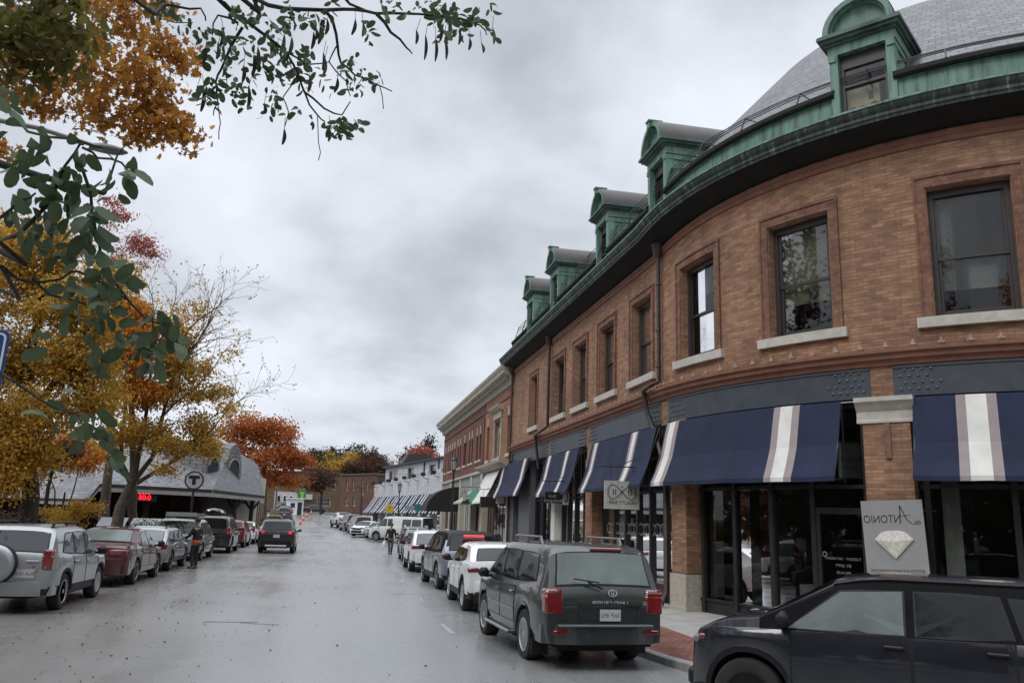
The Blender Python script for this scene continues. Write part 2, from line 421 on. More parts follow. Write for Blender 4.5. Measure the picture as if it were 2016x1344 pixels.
# base terrain to the horizon
mb = MB()
ys = [-300, -60, -20, 0, 15, 30, 45, 60, 70, 80, 90, 100, 112, 125, 140, 155, 172, 190, 215, 260, 400, 900, 1800]
xs = [-900, -250, -90, -45, -25, -14, -9, -5, 0, 5, 10, 16, 30, 60, 130, 300, 900]
def hill(x, y):
    h = rise(y) - .22
    h += 4.0 * sstep(215, 420, y)
    return h
mb.grid([[(x, y, hill(x, y) - (0.0 if y < 185 else .0)) for x in xs] for y in ys])
tag(mb.build('ground', M_SOIL, smooth=60), kind='structure')

# road sheet
mb = MB()
ys = list(np.arange(-14, 66, 2.0)) + list(np.arange(66, 168, 3.0))
rows = []
for y in ys:
    L, R_ = curb_l(y), curb_r(y)
    if y < 14: R_ = 14.0
    rows.append([(L + (R_ - L) * t, y, zg(L + (R_ - L) * t, y)) for t in (0, .12, .3, .5, .62, .75, .88, 1.0)])
mb.grid(rows)
# the cross street at the far end
mb.grid([[(x, y, zg(0, y) - .004) for x in (-70, -30, -8.4, 0, 3, 30, 80)] for y in (164.5, 168, 172, 177)])
tag(mb.build('road', M_ASPH, smooth=60), kind='structure')

# facade line of the curved brick block: straight at x = 8.4, then an arc round (18.5, 21)
FC, FR, FX = (18.5, 21.0), 10.1, 8.4
def fp(s, off=0.0, z=0.0):
    """s metres along the facade (= y on the straight part), off metres out from it"""
    if s >= FC[1]: return Vector((FX - off, s, z))
    th = (FC[1] - s) / FR
    return Vector((FC[0] - (FR + off) * math.cos(th), FC[1] - (FR + off) * math.sin(th), z))
def fn(s):
    if s >= FC[1]: return Vector((-1, 0, 0))
    th = (FC[1] - s) / FR
    return Vector((-math.cos(th), -math.sin(th), 0))
def ft(s):
    """unit vector along the facade towards the camera end, i.e. rightwards in the photograph"""
    if s >= FC[1]: return Vector((0, -1, 0))
    th = (FC[1] - s) / FR
    return Vector((math.sin(th), -math.cos(th), 0))
WALK_Z = .05

# right pavement: kerb, brick strip, concrete
kpts = [(5.12, y) for y in (66, 55, 45, 35, 28, 22, 18, 16, 14.5, 13.6)] + [(5.2, 12.9), (5.42, 12.05), (5.85, 11.45), (6.6, 10.95), (7.6, 10.5), (9.0, 10.0), (11.0, 9.35), (14, 8.4)]
bpts = [fp(s, -.4)[:2] for s in (66, 55, 45, 35, 28, 22, 19.6, 17.8, 16.5, 15.6, 14.8, 14.0, 13.2, 12.4, 11.4, 10.2, 8.6, 6.4)]
def lerp2(a, b, t): return (a[0] + (b[0] - a[0]) * t, a[1] + (b[1] - a[1]) * t)
def strip(name, mat, d0, d1, z, z2=None):
    """strip between distance d0 and d1 in from the kerb"""
    mb = MB(); rows = []
    acc = 0; prev = None
    uv = []
    for k, b in zip(kpts, bpts):
        D = math.hypot(b[0] - k[0], b[1] - k[1])
        if prev: acc += math.hypot(k[0] - prev[0], k[1] - prev[1])
        prev = k
        a0 = lerp2(k, b, min(1, d0 / D)); a1 = lerp2(k, b, min(1, d1 / D))
        rows.append([(a0[0], a0[1], z), (a1[0], a1[1], z2 or z)]); uv += [(d0, acc), (min(D, d1), acc)]
    nv = 2
    V = [p for r in rows for p in r]
    F = [(i * 2, i * 2 + 1, i * 2 + 3, i * 2 + 2) for i in range(len(rows) - 1)]
    mb.add(V, F, 0, uv)
    return mb.build(name, mat)
mb = MB()
rows = []
for k, b in zip(kpts, bpts):
    D = math.hypot(b[0] - k[0], b[1] - k[1]); a = lerp2(k, b, .17 / D); z0 = -.14
    rows.append([(k[0], k[1], z0), (k[0], k[1], WALK_Z - .015), (lerp2(k, b, .02 / D)[0], lerp2(k, b, .02 / D)[1], WALK_Z), (a[0], a[1], WALK_Z), (a[0], a[1], -.14)])
mb.grid(rows)
tag(mb.build('kerb', M_KERB), kind='structure')
tag(strip('brick_pavement', M_PAVER, .17, 1.75, WALK_Z - .004), kind='structure')
tag(strip('pavement', M_CONC, 1.75, 99, WALK_Z - .004, WALK_Z + .03), kind='structure')
# pavement of the far right, following the bend
def rpath(off): return [(curb_r(y) + off, y, rise(y) + .06) for y in (66, 69, 72, 76, 82, 88, 94, 100, 108, 118, 130, 150, 162)]
mb = MB()
mb.grid([[(p[0], p[1], p[2] - .2), p, (p[0] + .17, p[1], p[2]), (p[0] + .18, p[1], p[2] - .002), (p[0] + 5.5, p[1], p[2] + .01)] for p in rpath(0)])
tag(mb.build('pavement', M_CONC), kind='structure')
# left kerb and pavement
mb = MB()
rows = []
for y in (-14, 0, 15, 30, 45, 60, 66, 75, 85, 95, 105, 120, 140, 160):
    x = curb_l(y); z = rise(y)
    rows.append([(x, y, z - .1), (x, y, z + .10), (x - .02, y, z + .12), (x - .16, y, z + .12), (x - .165, y, z + .118), (x - 2.6, y, z + .14), (x - 2.62, y, z - .2)])
mb.grid(rows)
tag(mb.build('pavement', [M_CONC]), kind='structure')

# painted marks: the worn stop line far up the street and the broken parking ticks on the right
mb = MB()
def mark(x0, x1, y0, y1, lift=.004):
    mb.add([(x0, y0, zg(x0, y0) + lift), (x1, y0, zg(x1, y0) + lift), (x1, y1, zg(x1, y1) + lift), (x0, y1, zg(x0, y1) + lift)], [(0, 1, 2, 3)])
mark(-5.3, 1.9, 92.6, 93.1); mark(-5.4, 1.8, 95.6, 96.1)
for (x, y, a, ln) in ((2.28, 16.9, .02, 1.5), (2.35, 22.6, .05, .9), (2.3, 29.2, .0, 1.2)):
    c, s_ = math.cos(a), math.sin(a); w = .05
    q = [(-w, -ln / 2), (w, -ln / 2), (w, ln / 2), (-w, ln / 2)]
    mb.add([(x + u * c + v * s_ * -1, y + u * s_ + v * c, zg(x, y) + .005) for u, v in q], [(0, 1, 2, 3)])
tag(mb.build('road_marking', M_PAINT), kind='structure')
# a sunken utility cover patch and tar seams
mb = MB()
def seam(pts, w=.03):
    for a, b in zip(pts[:-1], pts[1:]):
        d = Vector((b[0] - a[0], b[1] - a[1])); nn = Vector((-d.y, d.x)).normalized() * w
        mb.add([(a[0] - nn.x, a[1] - nn.y, zg(*a) + .004), (b[0] - nn.x, b[1] - nn.y, zg(*b) + .004), (b[0] + nn.x, b[1] + nn.y, zg(*b) + .004), (a[0] + nn.x, a[1] + nn.y, zg(*a) + .004)], [(0, 1, 2, 3)])
random.seed(5)
def wob(p0, p1, n, j):
    return [(p0[0] + (p1[0] - p0[0]) * i / n + random.uniform(-j, j), p0[1] + (p1[1] - p0[1]) * i / n + random.uniform(-j, j)) for i in range(n + 1)]
seam(wob((-2.35, 17.2), (-1.35, 17.3), 7, .04), .035)
seam(wob((-1.6, 17.1), (-.9, 16.9), 6, .05), .02); seam(wob((1.55, 24), (2.4, 24.4), 6, .03), .012)
tag(mb.build('tar_seam', P('tar', (.05, .05, .05), .4)), kind='structure')
# ------------------------------------------------------------------ the curved brick block
_fp0 = fp
def lift_z(s, z):
    """upper storey rides up a little round the curve, as measured on the photograph"""
    if s >= 21: return 0.0
    a = .62 * (1 - math.exp(-(21 - s) / 4.0))
    g = sstep(5.75, 10.0, z) if z < 10.0 else 1 - sstep(11.25, 12.3, z)
    return a * g
def fp(s, off=0.0, z=0.0):
    p = _fp0(s, off, z); p.z += lift_z(s, z); return p
def seg(s0, s1, step=.32):
    if s0 >= 21: return [s0, s1]
    a = list(np.linspace(s0, min(21.0, s1), max(2, int(math.ceil((min(21.0, s1) - s0) / step)) + 1)))
    if s1 > 21: a.append(s1)
    return a
def fsweep(mb, prof, s0, s1, mat=0, cap=True, close=False):
    """profile of (off, z) swept along the facade"""
    S = seg(s0, s1); n = len(prof)
    d = [0.0]
    for a, b in zip(prof[:-1], prof[1:]): d.append(d[-1] + math.hypot(b[0] - a[0], b[1] - a[1]))
    V, UV = [], []
    for s in S:
        for (o, z), dd in zip(prof, d): V.append(fp(s, o, z)); UV.append((s + o, z) if close else (s, prof[0][1] + dd))
    F = []
    for i in range(len(S) - 1):
        for j in range(n if close else n - 1):
            k = (j + 1) % n
            F.append((i * n + j, i * n + k, (i + 1) * n + k, (i + 1) * n + j))
    if cap: F.append(tuple(range(n))); F.append(tuple(range((len(S) - 1) * n, len(S) * n))[::-1])
    mb.add(V, F, mat, UV)
def fbox(mb, s0, s1, o0, o1, z0, z1, mat=0):
    fsweep(mb, [(o0, z0), (o1, z0), (o1, z1), (o0, z1)], s0, s1, mat, True, True)
def fwall(mb, s0, s1, z0, z1, holes, mat=0, off=0.0, reveal=.28, rmat=None):
    """wall sheet with rectangular openings and their reveals"""
    S = set(seg(s0, s1)); Z = {z0, z1}
    for a, b, c, d in holes: S |= {a, b}; Z |= {c, d}
    S = sorted(S); Z = sorted(Z)
    S = [s for i, s in enumerate(S) if i == 0 or s - S[i - 1] > 1e-5]
    for i in range(len(S) - 1):
        sm = (S[i] + S[i + 1]) / 2
        for j in range(len(Z) - 1):
            zm = (Z[j] + Z[j + 1]) / 2
            if any(a < sm < b and c < zm < d for a, b, c, d in holes): continue
            q = [(S[i], Z[j]), (S[i + 1], Z[j]), (S[i + 1], Z[j + 1]), (S[i], Z[j + 1])]
            mb.add([fp(s, off, z) for s, z in q], [(0, 1, 2, 3)], mat, q)
    rm = mat if rmat is None else rmat
    for a, b, c, d in holes:
        for s in (a, b):
            mb.add([fp(s, off, c), fp(s, off, d), fp(s, off - reveal, d), fp(s, off - reveal, c)], [(0, 1, 2, 3)], rm, [(s, c), (s, d), (s + reveal, d), (s + reveal, c)])
        T = seg(a, b)
        for t0, t1 in zip(T[:-1], T[1:]):
            for z in (c, d):
                mb.add([fp(t0, off, z), fp(t1, off, z), fp(t1, off - reveal, z), fp(t0, off - reveal, z)], [(0, 1, 2, 3)], rm, [(t0, z), (t1, z), (t1, z + reveal), (t0, z + reveal)])

M_BRICK = brick_mat('tan_brick', (.395, .222, .132), (.255, .132, .084), (.21, .145, .105), .24, .07, .008, .26)
M_BRICKD = brick_mat('red_brick_trim', (.265, .135, .088), (.165, .078, .056), (.17, .11, .08), .11, .085, .007, .2)
M_STONE = P('limestone', (.46, .44, .39), .8, var=.16, scale=4, bump=.08)
M_GRAN = P('granite_base', (.38, .345, .29), .7, var=.25, scale=14)
M_TERRA = P('brown_terracotta', (.20, .088, .055), .75, var=.25, scale=3)
M_TERRAW = P('pale_terracotta', (.34, .245, .195), .7, var=.3, scale=12)
M_STEEL = P('blue_grey_painted_steel', (.048, .058, .072), .5, var=.2, scale=2.5)
M_STEELD = P('rivet_grey', (.09, .105, .12), .5, var=.2, scale=6)
M_FRAME = P('dark_bronze_frame', (.038, .032, .028), .45, var=.2, scale=5)
M_SHOPF = P('black_shopfront_metal', (.018, .018, .018), .4, var=.2, scale=5)
M_COP = copper_mat(); M_COPS = stained_copper_mat()
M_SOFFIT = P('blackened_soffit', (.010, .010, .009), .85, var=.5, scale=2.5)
M_SLATE = slate_mat('grey_slate', (.08, .075, .08), (.165, .158, .163), (.02, .02, .02), .34, .2, .016, .4)
M_LEAD = P('weathered_lead_roof', (.075, .068, .066), .55, var=.3, scale=1.2)
M_PANE = pane_mat('upper_window_glass', (.66, .70, .68), 1.6)
M_PANES = pane_mat('shop_window_glass', (.70, .74, .72), 1.55)
M_BLIND = P('olive_blind', (.17, .155, .105), .8, var=.15, scale=8)
M_BLINDG = P('grey_shade', (.20, .20, .19), .8, var=.15, scale=5)
M_ROOM = P('dim_interior', (.17, .165, .15), .9, var=.35, scale=.9)
M_PIPE = P('brown_downpipe', (.055, .035, .028), .5, var=.3, scale=4)
M_IRON = P('black_iron', (.015, .015, .016), .45, var=.2, scale=6)
M_NAVY = P('navy_canvas', (.010, .0155, .047), .85, var=.35, scale=1.3, bump=.5)
M_TAUPE = P('taupe_canvas', (.30, .255, .255), .85, var=.08, scale=5)
M_WCAN = P('white_canvas', (.66, .66, .62), .85, var=.12, scale=2, bump=.25)

S_FAR, S_NEAR = 41.0, 1.5
block = thing('brick_building', 'long tan brick building with curved corner, green copper dormers and slate roof', 'building', tuple(_fp0(21, 0, 0)))
def bpart(mb, name, mats, parent=None, smooth=None):
    o = mb.build(name, mats, None, smooth)
    p = parent or block
    o.parent = p
    o.matrix_parent_inverse = Matrix.Translation(-Vector(block.location)) if p is block else Matrix.Identity(4)
    return o
WZ0, WZ1 = 6.27, 8.60
wins = [(4.5, 6.0), (8.05, 9.55), (11.58, 13.08), (15.08, 16.55), (18.30, 19.72), (21.66, 23.20), (24.97, 26.48), (28.08, 29.55), (31.12, 32.66), (35.72, 36.95)]
joints = [(9.9, 10.3), (13.93, 14.37), (20.45, 20.92), (27.50, 27.95), (33.0, 33.4)]
# upper wall, with the reveals of its windows, and the brick stubs between the steel beams
mb = MB()
fwall(mb, S_NEAR, S_FAR, 5.40, 9.80, [(a, b, WZ0, WZ1) for a, b in wins], 0, 0.0, .30)
for a, b in joints: fwall(mb, a, b, 4.70, 5.40, [], 0, .015)
# end wall of the block above its lower neighbour
mb.add([fp(S_FAR, 0, 5.4), fp(S_FAR, 0, 10.2), fp(S_FAR, -9, 10.2), fp(S_FAR, -9, 5.4)], [(0, 1, 2, 3)], 0, [(0, 5.4), (0, 10.2), (9, 10.2), (9, 5.4)])
bpart(mb, 'wall', [M_BRICK])
mb = MB()
fsweep(mb, [(0, 9.42), (.045, 9.44), (.055, 9.49), (.045, 9.54), (.075, 9.57), (.075, 9.63), (0, 9.66)], S_NEAR, S_FAR)
bpart(mb, 'string_course', [M_TERRA], smooth=40)
mb = MB()
fsweep(mb, [(0, 5.37), (.07, 5.38), (.09, 5.46), (.16, 5.50), (.17, 5.58), (.23, 5.62), (.23, 5.68), (0, 5.71)], S_NEAR, S_FAR)
bpart(mb, 'ledge', [M_TERRA], smooth=40)
s = 5.0
while s < 40.8:
    mb = MB()
    c = fp(s, .12, 5.76); t = ft(s); n_ = fn(s)
    R3 = Matrix((t, -n_, (0, 0, 1))).transposed()
    mb.box(c, (.13, .06, .035), 0, R3); mb.box(c + Vector((0, 0, .05)), (.04, .05, .10), 0, R3); mb.box(c + Vector((0, 0, .025)), (.07, .045, .05), 0, R3 @ Matrix.Rotation(.8, 3, 'Y'))
    bpart(mb, 'ornament', [M_TERRAW])
    s += .5

DORM = (6.9, 14.12, 20.98, 26.12, 32.70, 37.25)
def gaps(w, end):
    out, a = [], S_NEAR
    for d in DORM: out.append((a, d - w)); a = d + w
    return out + [(a, end)]
# eaves: blackened cove, stained copper gutter, green frieze, slate roof
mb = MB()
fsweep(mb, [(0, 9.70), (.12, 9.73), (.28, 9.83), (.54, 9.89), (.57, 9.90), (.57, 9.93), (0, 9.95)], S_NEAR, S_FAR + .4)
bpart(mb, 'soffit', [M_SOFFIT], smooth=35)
mb = MB()
fsweep(mb, [(.55, 9.935), (.61, 9.93), (.62, 9.985), (.65, 10.01), (.65, 10.08), (.69, 10.12), (.72, 10.19), (.73, 10.23), (.66, 10.235), (.62, 10.20), (.0, 10.20)], S_NEAR, S_FAR + .5)
bpart(mb, 'gutter', [M_COPS], smooth=35)
mb = MB()
fsweep(mb, [(.70, 10.235), (.75, 10.235), (.75, 10.28), (.70, 10.28)], S_NEAR, S_FAR + .52, close=True)
for a, b in gaps(.62, S_FAR + .1): fsweep(mb, [(.06, 10.21), (.06, 11.00), (.12, 11.02), (-.2, 11.02)], a, b)
s = 3.0
while s < 40:
    if min(abs(s - q) for q in DORM) > .8: fbox(mb, s, s + .05, .06, .075, 10.22, 11.0)
    s += 1.9
bpart(mb, 'copper_frieze', [M_COP], smooth=35)
mb = MB()
for a, b in gaps(.62, S_FAR + .1): fsweep(mb, [(.06, 11.025), (.16, 11.03), (.20, 11.08), (.20, 11.16), (.16, 11.19)], a, b)
bpart(mb, 'roof_edge', [M_SOFFIT], smooth=35)
mb = MB()
for a, b in gaps(.60, S_FAR): fsweep(mb, [(.17, 11.195), (-.6, 12.02), (-1.4, 12.88)], a, b, cap=False)
fsweep(mb, [(-1.4, 12.88), (-2.6, 14.17), (-4.2, 15.89)], S_NEAR, S_FAR, cap=False)
fsweep(mb, [(-4.2, 15.89), (-9.0, 16.1), (-9.0, 11)], S_NEAR, S_FAR, cap=False)
mb.add([fp(S_FAR, .17, 11.195), fp(S_FAR, -4.2, 15.89), fp(S_FAR, -9, 16.1), fp(S_FAR, -9, 10.1), fp(S_FAR, .17, 10.1)], [(0, 1, 2, 3, 4)])
bpart(mb, 'roof', [M_SLATE])
mb = MB()
for o, z in ((.0, 11.52), (-.02, 11.66), (-.04, 11.80)):
    S = [s for s in np.arange(2.0, 41, .6)]
    mb.tube([fp(s, o, z) for s in S], .013, 5)
for s in np.arange(3.2, 41, 1.55):
    mb.tube([fp(s, .12, 11.22), fp(s, -.045, 11.84)], .02, 5)
    mb.tube([fp(s, -.045, 11.80), fp(s, -.45, 11.88)], .014, 5)
bpart(mb, 'snow_guard', [M_IRON])

# upper windows
def bldwindow(s0, s1, z0, z1, parent, blind=None, frac=1.0, depth=.2, meet=.47, framemat=None):
    mb = MB(); fm = framemat or M_FRAME
    d = -depth
    for a, b, c, e in ((s0, s0 + .10, z0, z1), (s1 - .10, s1, z0, z1), (s0 + .10, s1 - .10, z1 - .13, z1), (s0 + .10, s1 - .10, z0, z0 + .08)):
        fbox(mb, a, b, d - .12, d, c, e)
    zm = z0 + (z1 - z0) * meet
    for a, b in ((s0 + .10, s0 + .155), (s1 - .155, s1 - .10)): fbox(mb, a, b, d - .09, d - .05, zm, z1 - .13); fbox(mb, a, b, d - .115, d - .08, z0 + .08, zm)
    fbox(mb, s0 + .10, s1 - .10, d - .095, d - .045, zm - .025, zm + .03)
    fbox(mb, s0 + .155, s1 - .155, d - .115, d - .08, z0 + .08, z0 + .15)
    w = bpart(mb, 'window', [fm], parent)
    g = MB()
    for c, e, o in ((zm, z1 - .13, d - .075), (z0 + .08, zm, d - .10)):
        T = seg(s0 + .10, s1 - .10)
        for t0, t1 in zip(T[:-1], T[1:]): g.add([fp(t0, o, c), fp(t1, o, c), fp(t1, o, e), fp(t0, o, e)], [(0, 1, 2, 3)])
    gp = g.build('pane', [M_PANE], None); gp.parent = w; 
    if blind:
        b_ = MB(); fbox(b_, s0 + .12, s1 - .12, d - .20, d - .19, z1 - .13 - (z1 - z0 - .25) * frac, z1 - .13)
        bo = b_.build('blind', [blind], None); bo.parent = w
    return w
for i, (a, b) in enumerate(wins):
    if 11 < a < 12: w = bldwindow(a, b, WZ0, WZ1, block, M_BLINDG, .80)
    elif 15 < a < 16: w = bldwindow(a, b, WZ0, WZ1, block, M_BLIND, .72)
    elif 18 < a < 19: w = bldwindow(a, b, WZ0, WZ1, block, M_BLINDG, .3)
    else: w = bldwindow(a, b, WZ0, WZ1, block, M_BLINDG if i % 2 else None, .45)
    # brick surround: raised frame in darker moulded brick
    m = MB()
    fbox(m, a - .19, a - .02, 0.0, .03, WZ0 - .02, WZ1 + .20); fbox(m, b + .02, b + .19, 0.0, .03, WZ0 - .02, WZ1 + .20); fbox(m, a - .02, b + .02, 0.0, .03, WZ1 + .02, WZ1 + .20)
    fbox(m, a - .235, a - .19, 0.0, .055, WZ0 - .02, WZ1 + .245); fbox(m, b + .19, b + .235, 0.0, .055, WZ0 - .02, WZ1 + .245); fbox(m, a - .19, b + .19, 0.0, .055, WZ1 + .20, WZ1 + .245)
    bpart(m, 'window_surround', [M_BRICKD])
    m = MB(); fbox(m, a - .32, b + .32, -.28, .11, WZ0 - .20, WZ0 - .005); bpart(m, 'window_sill', [M_STONE])
# rooms behind the glass
mb = MB()
fsweep(mb, [(-.32, 5.5), (-2.4, 5.5), (-2.4, 9.7), (-.32, 9.7)], S_NEAR, S_FAR)
for s in (7, 10.5, 14, 17.4, 20.9, 24, 27.2, 30.3, 34, 39): mb.add([fp(s, -.32, 5.5), fp(s, -2.4, 5.5), fp(s, -2.4, 9.7), fp(s, -.32, 9.7)], [(0, 1, 2, 3)])
bpart(mb, 'room_lining', [M_ROOM])

# dormers
def frame_M(s, off, z):
    t, n_ = ft(s), fn(s); o = _fp0(s, off, z)
    return Matrix(((t.x, 0, n_.x, o.x), (t.y, 0, n_.y, o.y), (0, 1, 0, o.z), (0, 0, 0, 1)))   # local x right, y up, z outward
def dormer(s):
    M = frame_M(s, 0, 0)
    def B(mb, x0, x1, y0, y1, z0, z1, mat=0): mb.prism([(x0, y0), (x1, y0), (x1, y1), (x0, y1)], z0, z1, mat, M)
    dz = lift_z(s, 10.2); zb, zt, zw = 10.22 + dz, 12.34 + dz * .4, 10.5 + dz
    m = MB()
    for k in (-1, 1):
        B(m, k * .60 - .09, k * .60 + .09, zb, zt, -.15, .10)
        B(m, k * .62 - .05, k * .62 + .05, zb, zt, -2.6, -.15)
        B(m, k * .62 - .08, k * .62 + .08, zt - .16, zt - .02, -2.4, .13)
        B(m, k * .60 - .105, k * .60 + .105, zb + .1, zb + .2, -.1, .125)
    B(m, -.51, .51, zb, zw, -.15, .08)
    B(m, -.72, .72, zt, zt + .22, -2.6, .10)
    d = bpart(m, 'dormer', [M_COP])
    m = MB()
    for k, (w, zz0, zz1, o) in enumerate(((.76, zt + .22, zt + .28, .16), (.83, zt + .28, zt + .35, .25), (.89, zt + .35, zt + .42, .32), (.87, zt + .42, zt + .45, .30))):
        B(m, -w, w, zz0, zz1, -2.7 + k * .003, o)
    c = m.build('cornice', [P('dirty_verdigris', (.075, .125, .10), .7, var=.55, scale=2.2)]); c.parent = d
    za, hw, hh = zt + .45, .75, .74
    arc = lambda r, n=20: [(hw * r * math.cos(PI * k / n), za + hh * r * math.sin(PI * k / n)) for k in range(n + 1)]
    m = MB()
    o_, i_ = arc(1.0), arc(.84)
    for k in range(20): m.prism([o_[k], o_[k + 1], i_[k + 1], i_[k]], -.1, .30, 0, M)
    i2 = arc(.78)
    for k in range(20): m.prism([i_[k], i_[k + 1], i2[k + 1], i2[k]], -.1, .20, 0, M)
    m.prism(arc(.78), -.1, .10, 0, M)
    B(m, -.09, .09, za + hh * .80, za + hh * 1.06, -.05, .36); B(m, -.13, .13, za + hh * 1.06, za + hh * 1.12, -.05, .39)
    c = m.build('pediment', [M_COP], smooth=30); c.parent = d
    m = MB()
    P_ = [[M @ Vector((x, y, z)) for z in (.28, -.6, -1.6, -2.8)] for x, y in arc(1.02)]
    m.grid(P_)
    c = m.build('barrel_roof', [M_LEAD], smooth=50); c.parent = d
    m = MB()
    for x0, x1, y0, y1 in ((-.51, -.43, zw, zt), (.43, .51, zw, zt), (-.43, .43, zt - .32, zt), (-.43, .43, zw, zw + .08), (-.43, .43, zw + .75, zw + .82)): B(m, x0, x1, y0, y1, -.16, -.06)
    w = m.build('dormer_window', [M_FRAME]); w.parent = d
    m = MB()
    m.add([M @ Vector(p) for p in ((-.47, zw + .08, -.12), (.47, zw + .08, -.12), (.47, zt - .3, -.12), (-.47, zt - .3, -.12))], [(0, 1, 2, 3)])
    g = m.build('pane', [M_PANE]); g.parent = d
    m = MB(); B(m, -.62, .62, 10.3, zt, -1.6, -1.55)
    if s < 16:
        m2 = MB()
        B(m2, -.45, .10, zw, zw + .78, -.3, -.28); B(m2, .10, .24, zw + .25, zw + .78, -.3, -.28)
        g = m2.build('curtain', [P('cream_curtain', (.62, .47, .25), .8, var=.35, scale=5)]); g.parent = d
        m3 = MB(); m3.prism([(.0, zw + .45), (.1, zw + .45), (.1, zw + .65), (.0, zw + .65)], -.275, -.27, 0, M)
        for k in range(9): m3.lathe([(0, -.12), (.09, -.04), (.1, .05), (0, .12)], 7, Matrix.Translation(M @ Vector((-.40 + .09 * k, zw + .16 + .08 * math.sin(k * 2.3), -.22))))
        g = m3.build('pot_plant', [P('pot_plant_leaf', (.045, .06, .03), .7)]); g.parent = d
    bk = m.build('dormer_room', [M_ROOM]); bk.parent = d
    return d
for s in DORM: dormer(s)

# downpipes
for pts in ([(20.82, .13, 9.55), (20.82, .13, 5.88), (20.9, .3, 5.80), (21.45, .32, 5.74), (21.55, .28, 5.60), (21.5, .16, 5.0), (21.2, .08, 4.5), (20.6, .09, 3.6), (20.35, .16, 3.0), (20.35, .16, .45), (20.30, .35, .12)],
            [(33.15, .13, 9.5), (33.15, .13, 5.95), (33.4, .3, 5.80), (34.6, .32, 5.72), (34.7, .26, 5.5), (34.7, .10, 4.3)], [(40.85, .13, 9.6), (40.85, .13, .2)]):
    mb = MB(); mb.tube([fp(*p) for p in pts], .065, 8)
    c = fp(pts[0][0], .13, 9.62)
    mb.lathe([(.07, -.25), (.15, -.12), (.17, .1), (.19, .14), (.12, .22)], 10, Matrix.Translation(c))
    for z in (8.6, 7.3, 6.3): mb.lathe([(.075, -.03), (.085, 0), (.075, .03)], 8, Matrix.Translation(fp(pts[0][0], .13, z)))
    bpart(mb, 'downpipe', [M_PIPE], smooth=50)

# ---- ground floor
for a, b in ((S_NEAR, 9.9), (10.3, 13.93), (14.37, 20.45), (20.92, 27.50), (27.95, 33.0), (33.4, 40.6)):
    mb = MB(); fbox(mb, a, b, -.25, .03, 4.74, 5.365)
    fbox(mb, a, b, .03, .05, 4.74, 4.80); fbox(mb, a, b, .03, .05, 5.31, 5.36)
    for e, dr in ((a, 1), (b, -1)):
        for r in range(4):
            for c in range(5 - r // 2):
                p = fp(e + dr * (.14 + .16 * c + .08 * (r % 2)), .03, 4.88 + .13 * r); n_ = fn(e)
                mb.lathe([(.034, 0), (.03, .016), (.016, .026), (0, .03)], 7, Matrix.Translation(p) @ n_.to_track_quat('Z', 'Y').to_matrix().to_4x4(), 1)
    bpart(mb, 'steel_beam', [M_STEEL, M_STEELD])
M_SILL = M_STONE
def pier(a, b, cap=True, base=True, mat=None, off=.10):
    mb = MB(); fsweep(mb, [(-.5, .95 if base else .05), (off, .95 if base else .05), (off, 4.24), (-.5, 4.24)], a, b, 0, True, True)
    fsweep(mb, [(-.5, 4.24), (off - .04, 4.24), (off - .04, 4.74), (-.5, 4.74)], a + .03, b - .03, 0, True, True)
    p = bpart(mb, 'pier', [mat or M_BRICK])
    if cap:
        m = MB(); fsweep(m, [(off - .03, 4.22), (off + .03, 4.22), (off + .03, 4.27), (off + .015, 4.29), (off + .015, 4.46), (off + .06, 4.50), (off + .10, 4.60), (off + .16, 4.64), (off + .16, 4.73), (off - .03, 4.735)], a - .10, b + .10, 0)
        c = m.build('pier_cap', [M_STONE], smooth=35); c.parent = p
    if base:
        m = MB(); fbox(m, a - .03, b + .03, -.5, off + .05, .04, .93); fbox(m, a - .06, b + .06, -.5, off + .08, .04, .16)
        c = m.build('pier_base', [M_GRAN]); c.parent = p
    return p
pier(13.66, 14.55); pier(19.45, 20.16, False); pier(26.90, 27.68, False); pier(9.7, 10.5)
pier(32.0, 32.55, False, False, M_WCAN, .06); pier(36.6, 38.9, False, False, P('grey_pilaster', (.11, .12, .13), .6), .02); pier(40.1, 40.9, False, False, P('grey_pilaster', (.11, .12, .13)), .02)
def shopfront(a, b, mull, rec=-.32, kick=.36, door=None, transom=None):
    m = MB()
    fbox(m, a, b, rec - .06, rec + .06, 4.60, 4.73); fbox(m, a, b, rec - .05, rec + .05, .05, .13)
    if kick: fbox(m, a, b, rec - .04, rec + .03, .13, kick); fbox(m, a, b, rec - .05, rec + .07, kick, kick + .05)
    for s in mull: fbox(m, s - .055, s + .055, rec - .08, rec + .09, .05, 4.6)
    if transom: fbox(m, a, b, rec - .05, rec + .055, transom - .04, transom + .04)
    if door:
        d0, d1 = door
        for x0, x1, z0, z1 in ((d0, d0 + .09, .1, 2.5), (d1 - .09, d1, .1, 2.5), (d0, d1, 2.42, 2.55), (d0, d1, .13, .4)): fbox(m, x0, x1, rec - .04, rec + .075, z0, z1)
    f = bpart(m, 'shopfront', [M_SHOPF])
    g = MB(); T = seg(a, b)
    for t0, t1 in zip(T[:-1], T[1:]): g.add([fp(t0, rec, .13), fp(t1, rec, .13), fp(t1, rec, 4.6), fp(t0, rec, 4.6)], [(0, 1, 2, 3)])
    go = g.build('shop_window', [M_PANES], smooth=60); go.parent = f
    return f
sf_ant = shopfront(14.60, 19.42, (19.25, 18.05, 16.93, 15.86, 14.66), door=(14.72, 15.80), transom=2.98)
sf_near = shopfront(10.55, 13.62, (13.5, 12.0, 10.7), transom=2.98)
sf_beauty = shopfront(20.25, 26.85, (20.4, 21.4, 22.45, 23.5, 24.55, 25.6, 26.7), kick=.5, transom=3.0)
shopfront(27.75, 31.95, (27.9, 29.0, 30.1, 31.1, 31.9), transom=3.0)
shopfront(32.6, 36.55, (32.7, 33.9, 35.2, 36.5), kick=.4, transom=3.0)
